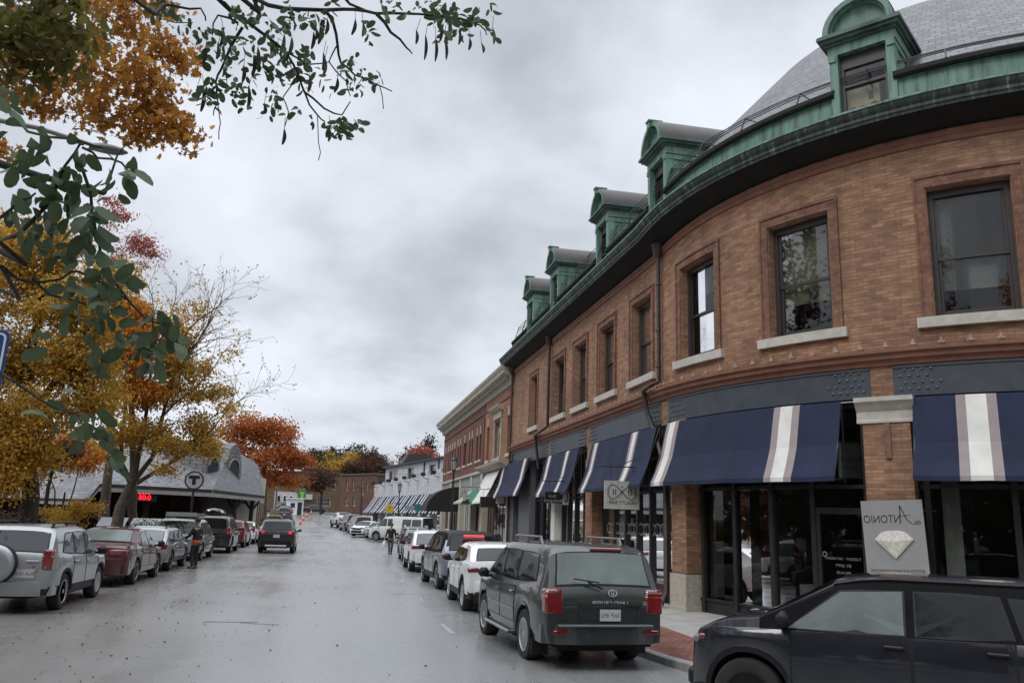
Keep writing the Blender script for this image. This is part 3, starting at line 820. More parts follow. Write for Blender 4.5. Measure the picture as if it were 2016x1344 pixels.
shopfront(S_NEAR, 9.65, (2.2, 4.0, 5.8, 7.6, 9.5))
mb = MB()
fsweep(mb, [(-.36, .06), (-5.5, .06), (-5.5, 4.7), (-.36, 4.7)], S_NEAR, S_FAR)
for s in (10.1, 14.1, 19.8, 27.3, 32.3, 37.5): mb.add([fp(s, -.36, .06), fp(s, -5.5, .06), fp(s, -5.5, 4.7), fp(s, -.36, 4.7)], [(0, 1, 2, 3)])
bpart(mb, 'shop_lining', [M_ROOM])
# things in the shop windows: plinths, a grey counter, a pale board
mb = MB()
for s, o, w, z1 in ((18.7, -.75, .7, .75), (17.3, -.8, .5, .62), (16.4, -1.0, .8, .9), (12.9, -.9, .6, .8), (11.2, -1.0, 1.0, .7), (23.0, -1.4, 1.6, 1.0), (25.3, -1.2, 1.0, 1.1), (29.5, -1.1, 1.2, .9)):
    fbox(mb, s - w / 2, s + w / 2, o - .4, o, .1, z1)
bpart(mb, 'display_plinth', [P('display_plinth', (.22, .22, .21), .6, var=.2)])
m = MB(); fbox(m, 18.75, 19.2, -.50, -.48, .45, 1.75); bpart(m, 'window_board', [P('pale_window_film', (.16, .18, .18), .6, var=.1)])
m = MB(); fbox(m, 12.95, 13.28, -.55, -.45, .1, 4.6); bpart(m, 'inner_column', [P('grey_column', (.17, .17, .16), .7)])
# lettering on the glass of the shop door, and the ring pattern of the salon glass
m = MB()
sm = 15.26; t_, n_ = ft(sm), fn(sm)
for txt, z, h in (('TUESDAY - SATURDAY', 1.52, .075), ('BY APPT', 1.38, .09), ('PRIVATE', 1.24, .08), ('1 0', 1.10, .09)):
    add_text(m, txt, h, fp(sm, -.31, z), t_, (0, 0, 1), n_, 0, True, .012)
m.lathe([(.035, 0), (.055, 0), (.055, .004), (.035, .004)], 16, Matrix.Translation(fp(15.66, -.30, 1.6)) @ n_.to_track_quat('Z', 'Y').to_matrix().to_4x4(), 0, True)
o = m.build('door_lettering', [P('silver_lettering', (.2, .21, .21), .5)]); o.parent = sf_ant
m = MB()
for k in range(12):
    c = fp(21.6 + .42 * k, -.29, 1.95)
    m.lathe([(.15, 0), (.175, 0), (.175, .004), (.15, .004)], 16, Matrix.Translation(c) @ Vector((-1, 0, 0)).to_track_quat('Z', 'Y').to_matrix().to_4x4() @ Matrix.Diagonal((1.35, 1, 1, 1)), 0, True)
o = m.build('ring_decal', [P('frosted_decal', (.3, .31, .31), .6)]); o.parent = sf_beauty

# ---- awnings: separate things
def awning(s0, s1, stripes, label, off=.62, ztop=4.70, zbot=3.05, mats=None, group='navy awnings along the brick building', stepw=.11, fpp=None, plain=False):
    P_ = fpp or fp
    root = thing('awning', label, 'awning', tuple(P_((s0 + s1) / 2, .1, zbot)), 0, group)
    inv = Matrix.Translation(-Vector(root.location))
    br = {s0, s1}
    for a, b in stripes: br |= {a, a + stepw * 1.5, b - stepw * 1.5, b}
    S = sorted(set(list(np.linspace(s0, s1, max(2, int((s1 - s0) / .16)))) + list(br)))
    mb = MB()
    def mat_at(s):
        for a, b in stripes:
            if a < s < b: return 2 if a + stepw * 1.5 < s < b - stepw * 1.5 else 1
        return 0
    H_ = ztop - zbot
    base = ((.10, ztop), (.14, ztop - .02), (.10 + (off - .1) * .30, ztop - H_ * .28), (off * .58, zbot + H_ * .45 - .015), (.10 + (off - .1) * .80, zbot + H_ * .2), (off, zbot + .10), (off + .004, zbot + .09), (off + .005, zbot), (off - .02, zbot))
    ph = random.uniform(0, 6)
    def rows_at(s):
        # the cloth hangs a little between its frame ribs
        w = abs(math.sin(PI * (s - s0) / 1.25)); q = math.sin(2.3 * s + ph) * .5 + math.sin(5.1 * s + ph * 2) * .3
        out = []
        for i, (o, z) in enumerate(base):
            f = (0, .2, .8, 1.0, .8, .3, .3, .25, .25)[i]
            out.append((o - .030 * w * f + .008 * q * f, z - (.012 * w if i >= 5 else 0)))
        return out
    for a, b in zip(S[:-1], S[1:]):
        k = mat_at((a + b) / 2)
        A_, B2 = rows_at(a), rows_at(b)
        for i in range(len(base) - 1):
            for dd in (0, .02): mb.add([P_(a, A_[i][0] - dd, A_[i][1]), P_(b, B2[i][0] - dd, B2[i][1]), P_(b, B2[i + 1][0] - dd, B2[i + 1][1]), P_(a, A_[i + 1][0] - dd, A_[i + 1][1])], [(0, 1, 2, 3)], k)
    o = mb.build('canvas', mats or [M_NAVY, M_TAUPE, M_WCAN]); o.parent = root; o.matrix_parent_inverse = inv
    for s in (s0 + .02, s1 - .02):
        mb = MB()
        mb.tube([P_(s, .05, ztop - .03), P_(s, off - .03, zbot + .02)], .018, 5); mb.tube([P_(s, .05, zbot + .06), P_(s, off - .03, zbot + .03)], .018, 5); mb.tube([P_(s, .05, ztop - .04), P_(s, .05, zbot)], .018, 5)
        mb.tube([P_(s, .05, zbot + .8), P_(s, off * .55, zbot + .75)], .014, 5)
        o = mb.build('frame', [M_IRON]); o.parent = root; o.matrix_parent_inverse = inv
    return root
awning(7.4, 13.58, [(12.17, 12.84), (8.2, 8.87)], 'navy striped awning right of the stone-capped brick pier, nearest the camera')
awning(14.95, 20.35, [(15.84, 16.46), (19.66, 20.28)], 'navy striped awning over the jeweller shop between the two brick piers')
awning(20.95, 26.85, [(22.35, 22.95), (26.1, 26.6)], 'navy striped awning above the square hanging sign with two loops')
awning(28.35, 33.2, [(29.6, 30.2), (32.3, 32.9)], 'shorter navy striped awning above the black hanging sign with white letter')
awning(36.4, 42.6, [(36.9, 37.5), (41.8, 42.4)], 'farthest navy awning on the brick building, beside the plain white one', zbot=3.2, ztop=4.9)
# ------------------------------------------------------------------ the lower brick neighbour
class Wall:
    """flat wall frame: origin o, u along (rightwards seen from outside), outward normal n"""
    def __init__(s, o, u):
        s.o = Vector(o); s.u = Vector((u[0], u[1], 0)).normalized(); s.n = Vector((s.u.y, -s.u.x, 0)); s.M = Matrix((s.u, -s.n, (0, 0, 1))).transposed()
    def p(s, x, z, off=0.0): return s.o + s.u * x + s.n * off + Vector((0, 0, z))
    def box(s, mb, x0, x1, z0, z1, o0, o1, mat=0, bev=0):
        mb.box(s.p((x0 + x1) / 2, (z0 + z1) / 2, (o0 + o1) / 2), (x1 - x0, abs(o1 - o0), z1 - z0), mat, s.M, bev)
    def sheet(s, mb, x0, x1, z0, z1, holes, mat=0, reveal=.2, off=0):
        X = sorted({x0, x1} | {h[0] for h in holes} | {h[1] for h in holes}); Z = sorted({z0, z1} | {h[2] for h in holes} | {h[3] for h in holes})
        for i in range(len(X) - 1):
            for j in range(len(Z) - 1):
                xm, zm = (X[i] + X[i + 1]) / 2, (Z[j] + Z[j + 1]) / 2
                if any(h[0] < xm < h[1] and h[2] < zm < h[3] for h in holes): continue
                q = [(X[i], Z[j]), (X[i + 1], Z[j]), (X[i + 1], Z[j + 1]), (X[i], Z[j + 1])]
                mb.add([s.p(x, z, off) for x, z in q], [(0, 1, 2, 3)], mat, q)
        for a, b, c, d in holes:
            for q in (((a, c), (a, d)), ((b, c), (b, d)), ((a, c), (b, c)), ((a, d), (b, d))):
                mb.add([s.p(q[0][0], q[0][1], off), s.p(q[1][0], q[1][1], off), s.p(q[1][0], q[1][1], off - reveal), s.p(q[0][0], q[0][1], off - reveal)], [(0, 1, 2, 3)], mat, [q[0], q[1], (q[1][0] + reveal, q[1][1]), (q[0][0] + reveal, q[0][1])])
    def sweep(s, mb, prof, x0, x1, mat=0):
        n = len(prof)
        mb.add([s.p(x, z, o) for x in (x0, x1) for o, z in prof], [(j, (j + 1) % n, n + (j + 1) % n, n + j) for j in range(n)] + [tuple(range(n)), tuple(range(n, 2 * n))], mat, [(x, z + o) for x in (x0, x1) for o, z in prof])
    def window(s, x0, x1, z0, z1, parent, frame, pane, depth=.16, fw=.07, bars=(), mid=True, room=None, name='window'):
        m = MB(); d = -depth
        s.box(m, x0, x0 + fw, z0, z1, d - .06, d); s.box(m, x1 - fw, x1, z0, z1, d - .06, d); s.box(m, x0 + fw, x1 - fw, z1 - fw, z1, d - .06, d - .001); s.box(m, x0 + fw, x1 - fw, z0, z0 + fw, d - .06, d - .001)
        if mid: s.box(m, x0 + fw, x1 - fw, (z0 + z1) / 2 - .03, (z0 + z1) / 2 + .03, d - .05, d - .01)
        for b in bars: s.box(m, b - .03, b + .03, z0 + fw, z1 - fw, d - .05, d - .012)
        w = m.build(name, [frame]); w.parent = parent
        g = MB(); g.add([s.p(x0 + fw, z0 + fw, d - .035), s.p(x1 - fw, z0 + fw, d - .035), s.p(x1 - fw, z1 - fw, d - .035), s.p(x0 + fw, z1 - fw, d - .035)], [(0, 1, 2, 3)])
        go = g.build('pane', [pane]); go.parent = w
        return w
def wthing(name, label, cat, group=None):
    return thing(name, label, cat, (0, 0, 0), 0, group)
M_PANED = P('dark_far_glass', (.028, .03, .032), .08, var=.5, scale=.8, spec=.8)
M_CREAM = P('cream_cornice', (.37, .345, .28), .7, var=.18, scale=2)
M_CREAM2 = P('cream_frame', (.42, .40, .32), .6, var=.12, scale=4)
M_RED = brick_mat('red_brick', (.20, .088, .064), (.145, .06, .046), (.145, .09, .07), .25, .075, .008, .22)
M_TANB = brick_mat('orange_brick', (.33, .165, .095), (.26, .12, .07), (.18, .12, .085), .27, .07, .007, .2)
M_REDTRIM = P('dark_red_joinery', (.11, .032, .028), .55, var=.15)
M_WHITEP = P('white_paint', (.66, .67, .68), .55, var=.07, scale=2)
M_GREYP = P('grey_paint', (.24, .245, .24), .6, var=.1, scale=2)

nb = wthing('brick_building', 'lower two-storey brick building with cream cornice and narrow red windows beyond the copper-roofed block', 'building')
W2 = Wall((8.4, 69.4, 0), (0, -1, 0))          # x = 69.4 - Y
w_tan = [(27.05, 27.75), (23.5, 25.45), (20.85, 21.65)]
w_red = [(18.15, 18.8), (16.9, 17.55), (14.9, 15.5), (13.75, 14.35), (11.3, 12.5), (9.4, 9.95), (8.2, 8.75), (6.5, 7.1), (5.2, 5.8), (4.0, 4.5), (2.8, 3.3), (1.2, 1.7)]
mb = MB(); W2.sheet(mb, 19.9, 28.4, 5.0, 9.4, [(a, b, 5.5, 7.45) for a, b in w_tan]); o = mb.build('wall', [M_TANB]); o.parent = nb
mb = MB(); W2.sheet(mb, 0, 19.9, 5.0, 9.4, [(a, b, 5.75, 7.3) for a, b in w_red], off=-.02)
Wn = Wall((14.4, 69.4, 0), (-1, 0, 0)); Wn.sheet(mb, 0, 6.0, 0, 9.4, []); o = mb.build('wall', [M_RED]); o.parent = nb
for a, b in w_tan:
    if b - a > 1.5:
        w = W2.window(a, b, 5.5, 7.45, nb, M_CREAM2, M_PANE, bars=(a + .55, b - .55), mid=False, fw=.1)
        m = MB(); W2.box(m, a - .15, a, 5.3, 7.6, 0, .08); W2.box(m, b, b + .15, 5.3, 7.6, 0, .08); W2.box(m, a - .2, b + .2, 7.6, 7.95, 0, .10)
        W2.sweep(m, [(0, 7.95), (.2, 8.0), (.35, 8.15), (.38, 8.25), (0, 8.3)], a - .4, b + .4); W2.box(m, a - .25, b + .25, 5.25, 5.42, 0, .16)
        o = m.build('window_hood', [M_CREAM]); o.parent = w
    else:
        w = W2.window(a, b, 5.5, 7.45, nb, M_REDTRIM, M_PANE)
        m = MB(); W2.box(m, a - .08, b + .08, 5.33, 5.49, -.1, .08); o = m.build('sill', [M_STONE]); o.parent = w
        m = MB(); W2.box(m, (a + b) / 2 - .09, (a + b) / 2 + .09, 7.5, 7.95, 0, .04); o = m.build('keystone', [M_STONE]); o.parent = w
for a, b in w_red:
    w = W2.window(a, b, 5.75, 7.3, nb, M_REDTRIM, M_PANE, depth=.2)
    m = MB(); W2.box(m, a - .06, b + .06, 5.6, 5.74, -.12, .06); o = m.build('sill', [M_STONE]); o.parent = w
    m = MB(); W2.box(m, (a + b) / 2 - .08, (a + b) / 2 + .08, 7.34, 7.85, -.02, .03); o = m.build('keystone', [M_STONE]); o.parent = w
mb = MB()
W2.sweep(mb, [(-.05, 8.98), (.08, 9.0), (.12, 9.12), (.12, 9.22), (.22, 9.40), (.40, 9.47), (.56, 9.53), (.58, 9.68), (.67, 9.82), (.70, 9.94), (-.05, 9.96)], -.9, 28.42)
for k in range(64): W2.box(mb, -.6 + .45 * k, -.38 + .45 * k, 9.28, 9.42, .1, .36)
o = mb.build('cornice', [M_CREAM]); o.parent = nb
mb = MB(); W2.box(mb, 0, 28.4, 8.42, 8.5, 0, .05); W2.box(mb, 19.86, 20.02, 5.0, 8.98, -.02, .06); o = mb.build('string_course', [M_REDTRIM]); o.parent = nb
mb = MB(); mb.add([W2.p(0, 9.9, -.05), W2.p(28.4, 9.9, -.05), W2.p(28.4, 9.9, -9), W2.p(0, 9.9, -9)], [(0, 1, 2, 3)]); o = mb.build('roof', [M_LEAD]); o.parent = nb
# ground floor of the neighbour
mb = MB()
W2.sweep(mb, [(-.05, 4.75), (.2, 4.78), (.3, 4.9), (.55, 5.0), (.58, 5.12), (-.05, 5.16)], 20.2, 28.0); W2.box(mb, 0, 19.9, 4.85, 5.02, -.1, .12)
o = mb.build('shop_cornice', [M_CREAM]); o.parent = nb
for a, b in ((0.0, .7), (5.2, 5.9), (10.4, 11.1), (15.4, 16.1), (19.4, 20.4), (27.6, 28.4)):
    mb = MB(); W2.box(mb, a, b, .05, 4.85, -.35, .06); o = mb.build('pier', [M_CREAM2]); o.parent = nb
mb = MB(); W2.box(mb, .7, 5.2, 3.6, 4.85, -.3, -.02); W2.box(mb, 5.9, 10.4, 3.7, 4.85, -.3, -.02); W2.box(mb, 11.1, 15.4, 3.7, 4.85, -.3, -.02); W2.box(mb, 16.1, 19.4, 3.8, 4.85, -.3, -.02); W2.box(mb, 20.4, 27.6, 4.0, 4.75, -.3, -.02)
o = mb.build('signband', [M_GREYP]); o.parent = nb
for k, (a, b, z1) in enumerate(((.7, 5.2, 3.6), (5.9, 10.4, 3.7), (11.1, 15.4, 3.7), (16.1, 19.4, 3.8), (20.4, 27.6, 4.0))):
    n_ = int((b - a) / .95)
    W2.window(a, b, .1, z1, nb, [M_REDTRIM, M_SHOPF, M_WHITEP, M_REDTRIM, M_REDTRIM][k], M_PANES, depth=.3, mid=False, bars=[a + (b - a) * (i + 1) / (n_ + 1) for i in range(n_)], name='shopfront')
mb = MB(); mb.add([W2.p(0, .06, -.4), W2.p(28.4, .06, -.4), W2.p(28.4, .06, -5), W2.p(0, .06, -5)], [(0, 1, 2, 3)])
mb.add([W2.p(0, .06, -5), W2.p(28.4, .06, -5), W2.p(28.4, 9, -5), W2.p(0, 9, -5)], [(0, 1, 2, 3)]); mb.add([W2.p(0, 4.9, -.4), W2.p(28.4, 4.9, -.4), W2.p(28.4, 4.9, -5), W2.p(0, 4.9, -5)], [(0, 1, 2, 3)])
o = mb.build('shop_lining', [M_ROOM]); o.parent = nb

# ---- awnings and signs along the shops
awning(43.4, 47.6, [], 'plain white sloped awning between the navy awning and the green round sign', off=1.0, ztop=4.7, zbot=2.95, mats=[M_WCAN, M_WCAN, M_WCAN], group=None)
def hang_sign(label, quad, thick, mats, deco, bracket=True, wall_x=8.4, name='hanging_sign', group=None):
    """sign board across the pavement; quad = (left x, right x, Y, z0, z1)"""
    x0, x1, Y, z0, z1 = quad
    root = thing(name, label, 'sign', ((x0 + x1) / 2, Y, z0), 0, group)
    inv = Matrix.Translation(-Vector(root.location))
    m = MB(); m.box(((x0 + x1) / 2, Y, (z0 + z1) / 2), (x1 - x0, thick, z1 - z0), 0)
    b = m.build('board', [mats[0]]); b.parent = root; b.matrix_parent_inverse = inv
    m = MB(); deco(m, (x0 + x1) / 2, Y - thick / 2, (z0 + z1) / 2, x1 - x0, z1 - z0)
    if m.f: d = m.build('lettering', mats[1:]); d.parent = b
    if bracket:
        m = MB(); zt = z1 + .38
        m.tube([(x0 - .1, Y, zt), (wall_x, Y, zt + .02)], .016, 5); m.tube([(x0 + .3, Y, zt), (wall_x, Y, zt + .4)], .012, 5)
        for f in (.18, .82): m.tube([(x0 + (x1 - x0) * f, Y, zt), (x0 + (x1 - x0) * f, Y, z1)], .008, 4)
        k = m.build('bracket', [M_IRON]); k.parent = root; k.matrix_parent_inverse = inv
    return root
def flat_loop(m, pts, w, y, mat=0):
    n = len(pts)
    for i in range(n):
        a, b = Vector(pts[i]), Vector(pts[(i + 1) % n])
        if (b - a).length < 1e-6: continue
        d = (b - a).normalized(); q = Vector((-d.y, d.x)) * w
        m.add([(p.x, y, p.y) for p in (a - q, b - q, b + q, a + q)], [(0, 1, 2, 3)], mat)
def deco_beauty(m, cx_, y, cz, w, h):
    N = 48
    lp = [(cx_ + w * .40 * math.cos(2 * PI * k / N), cz + h * .10 + h * .26 * math.sin(4 * PI * k / N) * 1.0) for k in range(N)]
    flat_loop(m, lp, .028, y - .004, 0)
    for sx in (-1, 1):
        for dx in (-.035, .035): m.box((cx_ + sx * w * .22 + dx, y - .004, cz + h * .10), (.028, .006, h * .2), 1)
    for dz in (.24, -.02): m.box((cx_, y - .004, cz + h * (.1 + dz * .8)), (.03, .006, .06), 1, Matrix.Rotation(.78, 3, 'Y'))
    add_text(m, '-BEAUTY BAR-', .135, (cx_, y, cz - h * .27), (1, 0, 0), (0, 0, 1), (0, -1, 0), 1, True, .006, 1.0)
a, b = at(1190, 945, 21.9), at(1258, 1003, 21.9)
hang_sign('square pale wooden sign with a two-loop emblem hanging under a navy awning', (a.x, b.x, 21.9, b.z, a.z), .06,
          [P('whitewashed_wood', (.40, .42, .39), .7, var=.2, scale=7), P('sign_taupe', (.22, .20, .17), .7), P('sign_black', (.05, .05, .045), .7)], deco_beauty)
def deco_dark(m, cx_, y, cz, w, h):
    x1 = cx_ + w / 2
    m.box((x1 - w * .13, y - .01, cz - .02), (w * .26, .02, h * 1.12), 0)
    m.box((x1 - w * .07, y - .026, cz + .02), (.035, .012, h * .66), 1); m.box((x1 - w * .14, y - .026, cz - h * .3), (w * .15, .012, .035), 1)
    add_text(m, 'Bank', .14, (cx_ - w * .2, y, cz + .05), (1, 0, 0), (0, 0, 1), (0, -1, 0), 2, True, .006)
    add_text(m, 'Boulanguod', .145, (cx_ - w * .14, y, cz - .11), (1, 0, 0), (0, 0, 1), (0, -1, 0), 2, True, .006)
a, b = at(1073, 967, 29.2), at(1119, 991, 29.2)
hang_sign('black hanging sign with pale lettering and a white block bearing a reversed L', (a.x, b.x, 29.2, b.z, a.z), .08,
          [P('sign_board_black', (.012, .012, .013), .4), P('sign_block_white', (.42, .42, .40), .6), P('sign_ink', (.01, .01, .01), .5), P('sign_letters_grey', (.3, .3, .3), .6)], deco_dark)
def deco_small(m, cx_, y, cz, w, h):
    add_text(m, 'Antonio', .19, (cx_ - .02, y, cz + .03), (1, 0, 0), (0, 0, 1), (0, -1, 0), 0, True, .006); m.box((cx_, y - .004, cz - h * .22), (w * .9, .004, .012), 0)
a, b = at(1649, 872, 15.7), at(1697, 944, 15.7)
hang_sign('small dim grey sign on a bracket beside the stone-capped brick pier', (a.x, b.x, 15.7, b.z + .02, a.z), .05, [P('dim_grey_board', (.16, .17, .17), .5), P('dim_ink', (.06, .06, .06), .5)], deco_small, False)
m = MB(); p0 = fp(14.08, .12, 3.86); n_ = fn(14.08)
R3 = Matrix((ft(14.08), -n_, (0, 0, 1))).transposed()
m.box(p0, (.12, .03, .70), 0, R3)
for dz, e in ((.22, -.1), (-.22, -.06)): m.tube([p0 + Vector((0, 0, dz)), (b.x - .05, 15.66, a.z + .03)], .014, 5)
m.tube([(b.x + .05, 15.68, a.z + .03), (a.x - .03, 15.7, a.z + .03)], .016, 5)
tag(m.build('sign_bracket', [P('rusty_steel', (.17, .09, .06), .7, var=.35)]), 'rusty triangular bracket bolted to the brick pier under its stone cap', 'bracket')

# jeweller's board on the pier
root = thing('shop_sign', 'tall grey shop board with a white diamond on the brick pier', 'sign', tuple(fp(14.05, .2, 1.2)))
inv = Matrix.Translation(-Vector(root.location))
sm = 14.04; t_, n_ = ft(sm), fn(sm); up = Vector((0, 0, 1))
tl = Matrix.Rotation(RAD(2.2), 3, n_); t2 = tl @ t_; u2 = tl @ up
ctr = fp(sm, .26, 1.93)
Mb = Matrix((( t2.x, u2.x, n_.x, ctr.x), (t2.y, u2.y, n_.y, ctr.y), (t2.z, u2.z, n_.z, ctr.z), (0, 0, 0, 1)))
m = MB(); m.prism([(-.56, -.76), (.56, -.76), (.56, .76), (-.56, .76)], -.03, .0, 0, Mb)
bd = m.build('board', [P('grey_sign_board', (.27, .275, .275), .55, var=.06)]); bd.parent = root; bd.matrix_parent_inverse = inv
m = MB()
add_text(m, 'NTONIO', .215, Mb @ Vector((-.19, .40, 0)), t2, u2, n_, 0, True, .004, .80)
add_text(m, 'de', .13, Mb @ Vector((.45, .34, 0)), t2, u2, n_, 0, True, .004, .9)
for a_, b_, w in (((.14, .32), (.155, .66), .009), ((.155, .66), (.26, .39), .009), ((.26, .39), (.34, .32), .007), ((.33, .32), (.44, .30), .004), ((.13, .46), (.32, .47), .005)):
    A, B = Vector(a_), Vector(b_); d = (B - A).normalized(); q = Vector((-d.y, d.x)) * w
    m.add([Mb @ Vector((p.x, p.y, .005)) for p in (A - q, B - q, B + q, A + q)], [(0, 1, 2, 3)])
add_text(m, 'BOSTON PLATINUM & DIAMONDS', .072, Mb @ Vector((0, -.56, 0)), t2, u2, n_, 0, True, .004, .86)
o = m.build('lettering', [P('sign_ink2', (.03, .03, .03), .5)]); o.parent = bd
m = MB()
top = [(-.21, .16), (-.07, .185), (.08, .185), (.21, .16)]; gird = [(-.35, .02), (-.2, .0), (-.06, -.01), (.07, -.01), (.2, .0), (.35, .02)]; cul = (0, -.34)
V = [Mb @ Vector((x, y, .05)) for x, y in top] + [Mb @ Vector((x, y, .035 if k in (0, 5) else .075)) for k, (x, y) in enumerate(gird)] + [Mb @ Vector((cul[0], cul[1], .03))]
m.add(V, [(0, 4, 5), (0, 5, 6), (0, 6, 1), (1, 6, 7), (1, 7, 2), (2, 7, 8), (2, 8, 3), (3, 8, 9), (4, 10, 5), (5, 10, 6), (6, 10, 7), (7, 10, 8), (8, 10, 9)])
outl = [top[0], gird[0], cul, gird[5], top[3], top[2], top[1]]
m.prism(outl, 0.003, .03, 0, Mb)
o = m.build('diamond', [P('diamond_relief', (.62, .60, .54), .35, var=.25, scale=14)]); o.parent = bd
m = MB(); m.tube([Mb @ Vector((.5, .55, -.03)), Mb @ Vector((.74, .55, -.2))], .012, 5); m.tube([Mb @ Vector((-.4, .6, -.03)), Mb @ Vector((-.4, .6, -.2))], .012, 5)
o = m.build('bracket', [M_IRON]); o.parent = root; o.matrix_parent_inverse = inv

# round green sign, its white neighbour, the dark box sign and the dark domed awning
def disc_sign(label, px, py, Y, r, mat, deco=None, mats=(), wall_x=8.4):
    c = at(px, py, Y)
    root = thing('round_sign', label, 'sign', tuple(c)); inv = Matrix.Translation(-c)
    m = MB(); m.lathe([(0, -.04), (r, -.04), (r, .04), (0, .04)], 32, Matrix.Translation(c) @ Matrix.Rotation(PI / 2, 4, 'X'))
    b = m.build('board', [mat], smooth=40); b.parent = root; b.matrix_parent_inverse = inv
    if deco:
        m = MB(); deco(m, c, Y - .045); d = m.build('emblem', list(mats)); d.parent = b
    m = MB(); m.tube([(c.x, Y, c.z + r * .9), (c.x, Y, c.z + r + .12), (wall_x, Y, c.z + r + .12)], .018, 5)
    k = m.build('bracket', [M_IRON]); k.parent = root; k.matrix_parent_inverse = inv
disc_sign('plain sea-green round sign hanging among the shops', 939, 980, 47.0, .48, P('sea_green_sign', (.11, .34, .24), .55, var=.08))
def none(m, *a): pass
a, b = at(946, 977, 43.5), at(977, 999, 43.5)
root = hang_sign('dark brown box sign with sloped underside next to the green round sign', (a.x, b.x, 43.5, b.z, a.z), .35, [P('dark_brown_sign', (.022, .014, .012), .5)], none)
a, b = at(977, 972, 42.2), at(992, 991, 42.2)
hang_sign('small white hanging sign at the end of the plain white awning', (a.x, b.x, 42.2, b.z, a.z), .05, [P('white_sign', (.55, .54, .52), .6)], none)
a, b = at(911, 971, 49.5), at(929, 993, 49.5)
def deco_lines(m, cx_, y, cz, w, h):
    for k, f in enumerate((.25, 0, -.25)): m.box((cx_, y - .004, cz + h * f), (w * (.6 - .1 * k), .004, h * .07), 0)
hang_sign('pale grey hanging sign with lines of small print left of the green round sign', (a.x, b.x, 49.5, b.z, a.z), .06, [P('pale_grey_sign', (.36, .38, .37), .6), P('sign_grey_ink', (.15, .16, .16), .6)], deco_lines)
# open grey awning over the shop behind, and a domed black awning
def lin(s, off=0.0, z=0.0): return Vector((8.4 - off, s, z))
awning(49.0, 53.5, [], 'pale grey awning seen edge-on behind the grey printed sign', off=1.3, ztop=3.9, zbot=3.0, mats=[P('grey_canvas', (.36, .37, .35), .8)] * 3, group=None, fpp=lin)
root = thing('awning', 'black barrel-shaped awning by the street lamp in front of the white shops', 'awning', (7.4, 61, 2.6))
inv = Matrix.Translation(-Vector(root.location)); m = MB()
m.grid([[(8.5 - 2.4 * math.sin(PI / 2 * k / 8), y, 2.6 + 1.75 * math.cos(PI / 2 * k / 8)) for k in range(9)] for y in (59.4, 62.8)])
for y in (59.4, 62.8): m.add([(8.5 - 2.4 * math.sin(PI / 2 * k / 8), y, 2.6 + 1.75 * math.cos(PI / 2 * k / 8)) for k in range(9)] + [(8.5, y, 2.6)], [tuple(range(10))])
o = m.build('canvas', [P('black_canvas', (.013, .012, .012), .8)], smooth=40); o.parent = root; o.matrix_parent_inverse = inv

# ------------------------------------------------------------------ white shops beyond, turned towards the street
A = Vector((9.7, 70.6, 0)); B_ = Vector((4.0, 98.0, 0)); dU = (A - B_)
LW = dU.length
WB = Wall((B_.x, B_.y, rise(98) * .55), (dU.x, dU.y, 0))       # x from the far end towards the camera
wb = wthing('white_building', 'long white-painted shop building with stepped parapet behind a row of striped awnings', 'building')
M_WB = brick_mat('white_painted_brick', (.54, .55, .57), (.48, .49, .51), (.42, .43, .45), .25, .09, .006, .1)
m = MB(); WB.sheet(m, 0, LW, 3.4, 5.15, [])
steps = []
x = 0.0; k = 0
while x < LW - .1:
    w = 3.1; z = 5.15 + .5 * (x / LW)
    WB.box(m, x, min(LW, x + w), 5.15, z + .22, -.3, .0); WB.box(m, min(LW, x + w) - .05, min(LW, x + w + .9), 5.15, z + .42 + .05 * k, -.3, .0)
    x += w + .85; k += 1
WB.sheet(m, 0, LW, 5.15, 5.2, [], off=-.31)
m.add([WB.p(0, 0, 0), WB.p(0, 5.2, 0), WB.p(0, 5.2, -9), WB.p(0, 0, -9)], [(0, 1, 2, 3)])
o = m.build('wall', [M_WB]); o.parent = wb
m = MB(); WB.box(m, 0, LW, 3.2, 3.4, -.2, .06); o = m.build('shop_cornice', [M_WHITEP]); o.parent = wb
nbay = 9
for k in range(nbay):
    x0 = .4 + k * (LW - .8) / nbay; x1 = x0 + (LW - .8) / nbay - .35
    w = WB.window(x0, x1, .1, 3.2, wb, M_WHITEP if k % 3 else M_REDTRIM, M_PANES, depth=.25, mid=False, bars=[x0 + (x1 - x0) * f for f in (.33, .66)], name='shopfront')
    m = MB(); WB.box(m, x1, x1 + .35, .05, 3.2, -.3, .03); o = m.build('pier', [M_WHITEP]); o.parent = wb
m = MB(); m.add([WB.p(0, .06, -5), WB.p(LW, .06, -5), WB.p(LW, 5, -5), WB.p(0, 5, -5)], [(0, 1, 2, 3)]); m.add([WB.p(0, .06, 0), WB.p(LW, .06, 0), WB.p(LW, .06, -5), WB.p(0, .06, -5)], [(0, 1, 2, 3)]); m.add([WB.p(0, 5.05, 0), WB.p(LW, 5.05, 0), WB.p(LW, 5.05, -7), WB.p(0, 5.05, -7)], [(0, 1, 2, 3)]); o = m.build('shop_lining', [M_ROOM]); o.parent = wb
# scrolled parapet ornaments: small dark square floodlights on brackets
m0 = None
for k in range(9):
    x = 1.5 + k * (LW - 3) / 8
    p = WB.p(x, 5.45 + .055 * k, .55)
    root = thing('floodlight', 'small dark floodlight on the white parapet', 'floodlight', tuple(p), 0, 'floodlights along the white parapet')
    m = MB(); m.box((0, 0, 0), (.42, .3, .3), 0); o = m.build('head', [M_IRON]); o.parent = root
    m = MB(); m.tube([(0, 0, -.15), Vector((0, 0, -.3)), Vector(-WB.n * .5) + Vector((0, 0, -.45))], .03, 4); o = m.build('arm', [M_IRON]); o.parent = root
